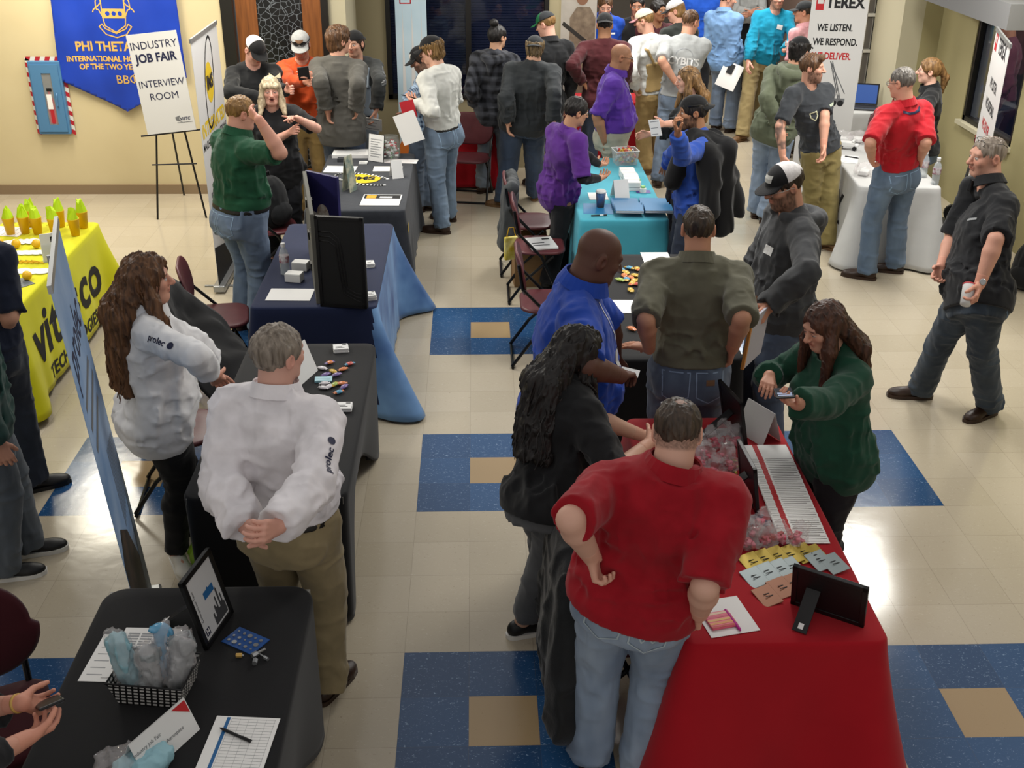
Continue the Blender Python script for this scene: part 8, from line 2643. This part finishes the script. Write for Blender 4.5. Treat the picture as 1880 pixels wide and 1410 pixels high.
# bags of sweets: clear bags with pink sweets inside
bagpos = [(1.283, 0.670, 0.745), (1.218, 0.616, 0.745), (1.331, 0.636, 0.745), (1.157, 0.494, 0.745), (1.229, 0.466, 0.745), (1.162, 0.355, 0.745), (1.256, 0.404, 0.745), (1.115, 0.427, 0.745), (1.179, 0.194, 0.745), (1.158, 0.078, 0.745), (1.170, -0.064, 0.745), (1.207, -0.121, 0.745), (1.153, -0.203, 0.745), (1.240, -0.184, 0.745), (1.285, -0.226, 0.745), (1.341, -0.207, 0.745), (1.411, -0.229, 0.745), (1.203, -0.245, 0.745), (1.117, -0.263, 0.745), (1.283, -0.101, 0.745)]
bagw = ['at the far edge', 'second from the far edge', 'beside the tall frame', 'left of the tall frame', 'in the far cluster, centre', 'in the far cluster, nearest', 'against the standing frame', 'left end of the far cluster', 'standing alone beside the strut', 'standing alone nearest the strut', 'left of the silver bars', 'below the silver bars', 'left end of the near cluster', 'centre of the near cluster', 'right of centre in the near cluster', 'second from the right end', 'right end by the newsletters', 'front of the near cluster', 'front left of the near cluster', 'right beside the silver bars']
for i, p in enumerate(bagpos):
    t = empty('sweet_bag', p, rs.uniform(0, 6), 'clear bag of pink sweets ' + bagw[i] + ' on the red table', 'bag', 'clear bags of sweets on the red table')
    soft('bag', None, None, (0, 0, 0), M_CLEARBAG, lambda F: (F.ell((0, 0, .030), (.042, .036, .032), k=0), F.cone((0, 0, .05), (.02, .0, .085), .012, .026, .02)), (-.09, -.09, -.01), (.09, .09, .14), h=.006, seed=100 + i, amp=.012, sc=(30, 30, 26), parent=t)
    mb = MB()
    for k in range(8):
        M_ = Matrix.Translation((rs.uniform(-.022, .022), rs.uniform(-.02, .02), rs.uniform(.012, .045))) @ Matrix.Rotation(rs.uniform(0, 6), 4, 'Z')
        mb.box((-.014, -.009, -.007), (.014, .009, .007), rs.choice((0, 0, 1)), M_)
    o = mb.build('sweets', [M_PINK, M_RED], t, bevel=.002)
    o['kind'] = 'stuff'
for i, p in enumerate([(1.291, 0.486, 0.745), (1.271, 0.455, 0.745), (1.291, 0.424, 0.745), (1.275, 0.373, 0.745), (1.256, 0.333, 0.745), (1.237, 0.314, 0.745), (1.258, 0.294, 0.745), (1.282, 0.333, 0.745), (1.224, 0.275, 0.745), (1.247, 0.265, 0.745), (1.211, -0.065, 0.745), (1.220, -0.091, 0.745), (1.233, -0.108, 0.745), (1.246, -0.126, 0.745), (1.208, -0.125, 0.745)]):
    sweet('wrapped_candy', ('pink' if i > 4 else 'gold') + ' wrapped sweet ' + ('under the standing frame' if i < 10 else 'beside the silver bars') + ' on the red table', p, rs.uniform(0, 6), M_PINK if i > 4 else M_FG, .034, .018, 'loose sweets on the red table')
for i, p in enumerate([(1.240, -0.044, 0.745), (1.267, -0.031, 0.745), (1.289, -0.045, 0.745), (1.308, -0.067, 0.745), (1.270, -0.084, 0.745), (1.290, -0.101, 0.745)]):
    sweet('chocolate_bar', 'small silver wrapped bar in the pile beside the newsletters', (p[0], p[1], p[2] + .006 * (i % 3)), .4 + .4 * math.sin(i), mat('foil_silver', '9c9fb0', .25, metal=.6), .075, .026, 'silver bars on the red table', m2=mat('foil_dark', '46445e', .3))

# ---- white table at the right, the far red tables and the laptop
for i, (p, lb) in enumerate((((4.035, 5.450, 0.745), 'water bottle on the white table nearer its middle'), ((4.059, 5.226, 0.745), 'water bottle at the right corner of the white table'))):
    bottle(lb, p, 1.05, 'b9b3c6')
sheet_of_paper('white form on the left of the white table', (3.529, 6.064, 0.745), .22, .28, -20, lines=3)
x, y, z = (3.592, 6.103, 0.745)
t = empty('pen', (x, y, z + .008), R_(-35), 'dark pen lying on the form on the white table', 'pen')
MB().tube([(-.06, 0, 0), (.06, 0, 0)], .006, 8).build('barrel', M_INK, t)
MB().tube([(.06, 0, 0), (.074, 0, 0)], [.005, .001], 8).build('tip', M_GREYMETAL, t)
t = empty('toy_truck', (3.654, 6.426, 0.745), R_(-25), 'small white toy truck on the white table', 'toy')
MB().box((-.10, -.035, .03), (.06, .035, .075)).box((.06, -.032, .03), (.10, .032, .060)).build('body', M_CARD, t, bevel=.008)
MB().box((.035, -.0355, .078), (.058, .0355, .095)).build('cab', M_CARD, t, bevel=.004)
for sx in (-.065, .065):
    for sy in (-.036, .036):
        MB().tube([(sx, sy - .006, .02), (sx, sy + .006, .02)], .02, 12).build('wheel', M_BLACKPLASTIC, t)
for i, (p, lb) in enumerate((((3.671, 6.680, 0.745), 'clear crumpled bag behind the toy truck'), ((3.523, 5.506, 0.745), 'clear round package at the near corner of the white table'), ((3.835, 6.679, 0.745), 'clear bag at the far end of the white table'))):
    t = empty('clear_package', p, i, lb, 'package', 'clear packages on the white table')
    soft('wrap', None, None, (0, 0, 0), M_CLEARBAG, lambda F: F.ell((0, 0, .05), (.10, .08, .055), k=0), (-.2, -.2, -.02), (.2, .2, .16), h=.008, seed=130 + i, amp=.016, sc=(16, 16, 14), parent=t)
    MB().box((-.05, -.04, .01), (.05, .04, .05)).build('contents', M_CARD, t, bevel=.01)
t = empty('laptop', (4.36, 8.22, .745), R_(-15), 'open dark laptop with a blue screen on the white table by the sash windows', 'laptop')
MB().box((-.17, -.12, 0), (.17, .12, .018)).build('keyboard_base', mat('laptop_grey', '35373b', .4), t, bevel=.004)
MB().box((-.15, -.05, .018), (.15, .10, .020)).build('keys', M_INK, t)
L_ = frame3((0, .12, .018), (1, 0, 0), (0, .25, 1))
o = MB().box((-.17, 0, -.006), (.17, .23, .006)).build('lid', M_INK, t)
o.data.transform(L_)
o2 = MB().box((-.155, .015, .0062), (.155, .215, .0068)).build('screen', mat('screen_blue', '2c4a86', .2, emit=.5), o)
o2.data.transform(L_)
for i, (p, w_, h_2, c_, lb) in enumerate((((-.20, 7.85, .745), .22, .18, 'b9b39a', 'pale leaflet on the red table below the window'), ((.0, 7.90, .745), .25, .16, '9a9384', 'printed leaflet at the right of the red table below the window'), ((1.25, 8.72, .745), .25, .2, 'a9a294', 'grey leaflet at the left end of the far red table'))):
    sheet_of_paper(lb, p, w_, h_2, 15 * i, m=mat('leaf_' + c_, c_, .6), lines=4)


# ---------------------------------------------------------------- things in people's hands
def held_sheet(name, label, cat, centre, xdir, ydir, w, h, m=None, th=.002, lines=6):
    M = frame3(centre, xdir, ydir)
    t = bpy.data.objects.new(name, None)
    C.objects.link(t)
    t.matrix_world = M
    tag(t, label, cat)
    MB().box((-w / 2, -h / 2, -th / 2), (w / 2, h / 2, th / 2)).build('sheet', m or M_PAPER, t)
    if lines:
        mb = MB()
        for i in range(lines):
            yy = h * .38 - i * h * .76 / max(1, lines - 1)
            mb.box((-w * .38, yy - .003, th / 2), (w * (.38 - .1 * (i % 3)), yy + .003, th / 2 + .0006))
        mb.build('printed_text', M_GREYLINE, t)
    return t

for key, fn in PEOPLE:
    PP[key] = fn()


def wpt(key, v):
    return Vector(V3(v) + V3(PP[key][0].location))


def on_body(key, me, x, t, m, name, n='f', names=('shirt', 'hoodie'), dep=.05, sub=0, roll=0):
    """Lay a print on a garment: x across and t up the body, as shares of the height; n: f front, b back, l / r sides."""
    root, B = PP[key]
    nv = {'f': B.f, 'b': -B.f, 'r': B.r, 'l': -B.r}[n]
    rt = np.cross(B.up, nv)
    c = B.J['pel'] + B.up * t * B.H + rt * x * B.H + nv * dep * B.H
    if roll:
        me.transform(Matrix.Rotation(R_(roll), 4, 'Z'))
    return decal(root, me, c, nv, B.up, m, name, names, sub=sub, drop=.22)


# name tags, badges and prints on clothes
for k, x, t, w, h, m in [('blonde', -.02, .185, .09, .055, M_CARD), ('trucker', .045, .215, .075, .05, M_CARD), ('blacktag', .05, .225, .08, .055, M_CARD), ('teal', .045, .235, .075, .055, M_CARD),
                         ('jacketman', .03, .215, .07, .06, M_CARD), ('baldpurple', .02, .19, .065, .09, M_CARD), ('orange', .045, .215, .08, .055, M_CARD), ('greenblouse', .02, .215, .06, .07, mat('badge_rose', 'b06a78', .5)),
                         ('bluepolo', -.01, .15, .07, .09, M_CARD), ('blueplaid', .03, .2, .07, .06, M_CARD), ('walker', .055, .235, .07, .014, M_GREYLINE), ('bluepolofar', .05, .235, .07, .02, M_CARD)]:
    on_body(k, quad_mesh(w, h, 4, 3), x, t, m, 'name_badge')
on_body('trucker', quad_mesh(.03, .04, 2, 2), .06, .06, M_PATCH, 'pocket_patch')
for k, m in (('bluepolo', M_CARD), ('redpolofar', M_NAVYINK), ('baldpurple', M_GREYLINE)):
    on_body(k, outline_mesh([[(-.055, .22), (-.03, .10), (0, .0), (.03, .10), (.055, .22)]], .010), -.01, .19, m, 'lanyard', sub=3)
on_body('redpolofar', outline_mesh([[(-.08, -.0), (-.05, -.012), (0, -.018), (.05, -.012), (.08, 0)]], .018), 0, .318, M_NAVYINK, 'lanyard', n='b', sub=3)
on_body('greytee', text_mesh('CYBITS', .105, .003), 0, .20, M_CARD, 'lettering', n='b')
on_body('greytee', outline_mesh([circle(0, 0, .09, .07, 20)[:11]], .006), 0, .235, M_GREYLINE, 'print_arc', n='b', sub=1)
sh_ = [(-.03, .035), (.03, .035), (.03, -.005), (0, -.04), (-.03, -.005), (-.03, .035)]
on_body('darktee', outline_mesh([sh_], .009), -.05, .20, mat('print_cream', 'b9b99a', .6), 'shield_print', sub=2)
on_body('darktee', quad_mesh(.075, .022, 5, 2), .05, .225, mat('print_sage', '6f8a6c', .6, col2='c3c3b4', scale=40), 'chest_print')
def on_sleeve(k, sd, txt, sz, f_, n, m):
    root, B = PP[k]
    a, b_ = B.J['s' + sd], B.J['e' + sd]
    c = a + (b_ - a) * f_
    d_ = unit(b_ - a)
    nv = unit(V3(n) - d_ * (V3(n) @ d_))
    up = np.cross(nv, d_)
    if up[2] < 0:
        up = -up
    decal(root, text_mesh(txt, sz, .001), c + nv * .05, nv, up, m, 'lettering', drop=.12)


on_sleeve('curly', 'R', 'prolec \u25cf', .042, .45, (.4, -1, .35), M_NAVYINK)
on_sleeve('whiteshirt', 'R', 'prolec \u25cf', .042, .72, (.6, -.8, .3), M_NAVYINK)
on_sleeve('denimbib', 'L', 'CARHARTT', .06, .75, (.9, -.5, .1), M_GREYLINE)

# back pockets
pk_ = [(-.07, .08), (.07, .08), (.066, -.05), (0, -.085), (-.066, -.05), (-.07, .08)]
for k, c_ in (('redpolo', 'a9b7bf'), ('oliveshirt', '7688a0'), ('greenpolo', '8ba4bf'), ('redpolofar', '7d98b3'), ('whitegrey', '87a0b8'), ('bigdark', '4d6685'), ('walker', '5a7088'), ('greyback', '6d86a8')):
    for x in (-.048, .048):
        o = on_body(k, outline_mesh([pk_], .006), x, -.022, mat('stitch_' + c_, c_, .7), 'pocket_stitching', n='b', names=('trousers',), sub=2)
on_body('oliveshirt', quad_mesh(.045, .03, 2, 2), .05, -.005, M_PATCH, 'waist_patch', n='b', names=('trousers',))
on_body('redpolo', outline_mesh([[(-.05, .02), (-.02, -.03), (0, .0), (.02, -.03), (.05, .02)]], .007), .048, -.02, mat('stitch_a9b7bf', 'a9b7bf', .7), 'pocket_stitching', n='b', names=('trousers',), sub=1)

# bow, watch, bracelet
root, B = PP['blonde']
hs = HeadSpace(B, .05, (-.1, -.1, -.1), (.1, .1, .1))
mb = MB()
for sx in (-1, 1):
    mb.add([tuple(hs.world(V3((-.05 + a, b_, c))[None])[0]) for a, b_, c in ((0, -.075, .10), (sx * .05, -.085, .135), (sx * .055, -.07, .09), (0, -.09, .09))], [(0, 1, 2, 3)])
so = mb.build('hair_bow', mat('bow_cream', 'c9bfa0', .7), root).modifiers.new('thick', 'SOLIDIFY')
so.thickness = .006


def band(key, sd, m, name, r, f_=.06, w=.02):
    root, B = PP[key]
    a, b_ = B.J['w' + sd], B.J['e' + sd]
    d_ = unit(b_ - a)
    c = a + d_ * f_
    u = unit(np.cross(d_, (0, 0, 1.)))
    v = np.cross(d_, u)
    mb = MB()
    n = 20
    for o_ in (-w / 2, w / 2):
        for k in range(n):
            t = 2 * math.pi * k / n
            mb.v.append(tuple(c + d_ * o_ + (u * math.cos(t) + v * math.sin(t)) * r))
    mb.f = [(k, (k + 1) % n, n + (k + 1) % n, n + k) for k in range(n)]
    mb.m = [0] * n
    o = mb.build(name, m, root, smooth=True)
    s_ = o.modifiers.new('thick', 'SOLIDIFY')
    s_.thickness = .006
    return o, c, d_, u, v


o, c, d_, u, v = band('walker', 'L', M_BLACKPLASTIC, 'watch', .033, .02)
nv = unit(V3((-.1, -1, .5)))
M_ = frame3(c + (nv - d_ * (nv @ d_)) * .037, d_, np.cross(nv, d_))
q = MB().lathe([(.019, -.004), (.019, .004), (.016, .006)], 18).build('watch_case', M_ALU, o)
q.data.transform(M_)
band('phonehands', 'L', M_GOLD, 'bracelet', .029, .015, .008)
band('curly', 'R', M_CARD, 'bracelet', .029, .01, .01)


# things in the hands
def hand_at(key, sd, f_=.085, off=(0, 0, 0)):
    B = PP[key][1]
    return wpt(key, B.J['w' + sd] + unit(B.J['d' + sd]) * f_ + V3(off))


def phone(label, M):
    t = empty('phone', (0, 0, 0), 0, label, 'phone')
    t.matrix_world = M
    MB().box((-.037, -.075, -.005), (.037, .075, .004)).build('case', M_BLACKPLASTIC, t, bevel=.004)
    MB().box((-.033, -.070, .0042), (.033, .070, .0050)).build('screen', mat('phone_screen', '34373d', .15, emit=.15), t)
    MB().box((-.028, .01, .0051), (.028, .035, .0054)).box((-.028, .045, .0051), (.028, .062, .0054)).build('message_bubbles', mat('phone_bubbles', '8f9cb5', .2, emit=.4), t)
    return t


def cup(label, p, axis, red=False):
    t = empty('foam_cup', (0, 0, 0), 0, label, 'cup')
    z = Vector(axis).normalized()
    x = z.orthogonal().normalized()
    y = z.cross(x)
    t.matrix_world = Matrix(((x.x, y.x, z.x, p[0]), (x.y, y.y, z.y, p[1]), (x.z, y.z, z.z, p[2]), (0, 0, 0, 1)))
    MB().lathe([(.030, -.06), (.042, .06), (.044, .065)], 20).build('cup', M_CARD, t, smooth=True)
    MB().lathe([(.045, .062), (.045, .070), (.030, .076)], 20).build('lid', M_RED if red else M_CARD, t)
    return t


B = PP['walker'][1]
n_ = B.J.get('nL')
cup('white cup with a red top in the hand of the walking man', hand_at('walker', 'L', .088, unit(n_ - unit(B.J['dL']) * (n_ @ unit(B.J['dL']))) * .047), -B.J['dL'], True)
B = PP['teal'][1]
cup('white foam cup held by the man in teal', hand_at('teal', 'L', .07, B.f * .05), (0, 0, 1))
B = PP['greenblouse'][1]
p = hand_at('greenblouse', 'L', .085, (0, 0, .032))
phone('dark phone held by the woman in the green blouse', frame3(p, B.r * .4 + B.f * .9, B.r * -.9 + B.f * .4 + V3((0, 0, .25))))
p = (hand_at('phonehands', 'L', .09) + hand_at('phonehands', 'R', .09)) / 2 + Vector((.02, .02, .034))
phone('phone with a lit message screen in the hands at the lower left', frame3(p, (.45, .55, -.1), (.75, -.35, .45)) @ Matrix.Rotation(R_(20), 4, 'Z'))
B = PP['trucker'][1]
p = hand_at('trucker', 'L', .12, (0, 0, -.10))
t = held_sheet('folder', 'printed folder with an orange edge in the hand of the man in charcoal', 'folder', p, (-.55, -.75, -.05), (.12, 0, 1), .24, .30, mat('folder_print', 'a9a8b2', .6), .012, 9)
MB().box((.105, -.15, -.008), (.122, .15, .008)).build('orange_edge', mat('manila', 'c0833a', .7), t)
p = hand_at('blueplaid', 'L', .09, (-.02, -.05, -.03))
held_sheet('paper_sheet', 'white printed sheet in the hand of the man in blue plaid', 'paper', p, (.85, -.3, .35), (.4, -.1, -.9), .22, .28, None, .002, 7)
held_sheet('leaflet', 'red and white leaflet above the sheet held by the man in blue plaid', 'leaflet', p + Vector((.0, .03, .16)), (.85, -.3, .25), (-.2, .1, 1), .14, .16, M_RED, .003, 0)
p = hand_at('denimbib', 'L', .10, (-.03, -.03, -.04))
held_sheet('leaflet', 'white and red leaflets held low by the man in denim overalls', 'leaflet', p, (.9, -.2, -.1), (0, -.3, 1), .2, .13, None, .006, 4)
p = hand_at('lightblue', 'R', .10, (0, -.06, 0))
t = held_sheet('clipboard', 'white clipboard with a phone lying on it, held by the man in light blue', 'clipboard', p, (.75, -.5, -.25), (.3, .2, .9), .26, .32, None, .008, 0)
MB().box((-.06, .02, .004), (.02, .14, .014)).build('phone', M_INK, t)
p = hand_at('longhair', 'L', .09, (-.02, -.03, -.02))
held_sheet('leaflet', 'small white leaflet held by the woman with highlighted hair', 'leaflet', p, (.7, -.5, .2), (.1, -.2, 1), .10, .14, None, .003, 3)
p = hand_at('bluepolo', 'R', .125)
held_sheet('card', 'small white card between the fingers of the man in royal blue', 'card', p, (.9, -.3, -.1), (.2, .9, .3), .085, .05, M_CARD, .002, 0)
p = hand_at('whitegrey', 'L', .075, (0, 0, .02))
t = empty('pen', p, 0, 'black pen in the hand of the young man in white and grey', 'pen')
MB().tube([(-.10, -.02, .03), (.04, .0, -.01)], .005, 8).build('barrel', M_BLACKPLASTIC, t)
MB().tube([(-.115, -.023, .035), (-.10, -.02, .03)], [.001, .005], 8).build('tip', M_GREYMETAL, t)
p = hand_at('orange', 'L', .08, (-.02, -.05, .02))
held_sheet('note_pad', 'small dark note pad held up by the man in orange', 'note pad', p, (.9, .2, .1), (0, -.5, .9), .10, .14, M_INK, .01, 0)

# the jacket thrown over a shoulder
root, B = PP['jacketman']
H = B.H
F = Field(V3((-.7, -.7, .3)), V3((.7, .7, 1.75)), .010)
W_ = lambda x, y, t: B.J['pel'] + B.r * x * H + B.f * y * H + B.up * t * H
for a, b_, r0, r1 in (((-.03, .02, .315), (-.135, .0, .275), .030, .035), ((-.05, .055, .29), (-.07, .10, .12), .030, .040), ((-.05, -.04, .30), (-.06, -.11, .25), .035, .045), ((-.06, -.11, .26), (-.05, -.13, -.08), .050, .055),
                      ((.04, -.07, .28), (.05, -.13, .02), .045, .050), ((-.13, -.02, .27), (-.155, -.06, .02), .040, .045), ((-.13, -.06, .24), (-.16, -.03, -.14), .035, .030), ((.0, -.10, .25), (.02, -.19, .02), .045, .05), ((.01, -.19, .05), (.0, -.22, -.03), .03, .022)):
    F.cone(W_(*a), W_(*b_), r0 * H, r1 * H, .05)
F.fold(77, .014, (8, 8, 4), None)
wear_mesh('jacket', F, fabric('jacket_black', '111113', .2), root)
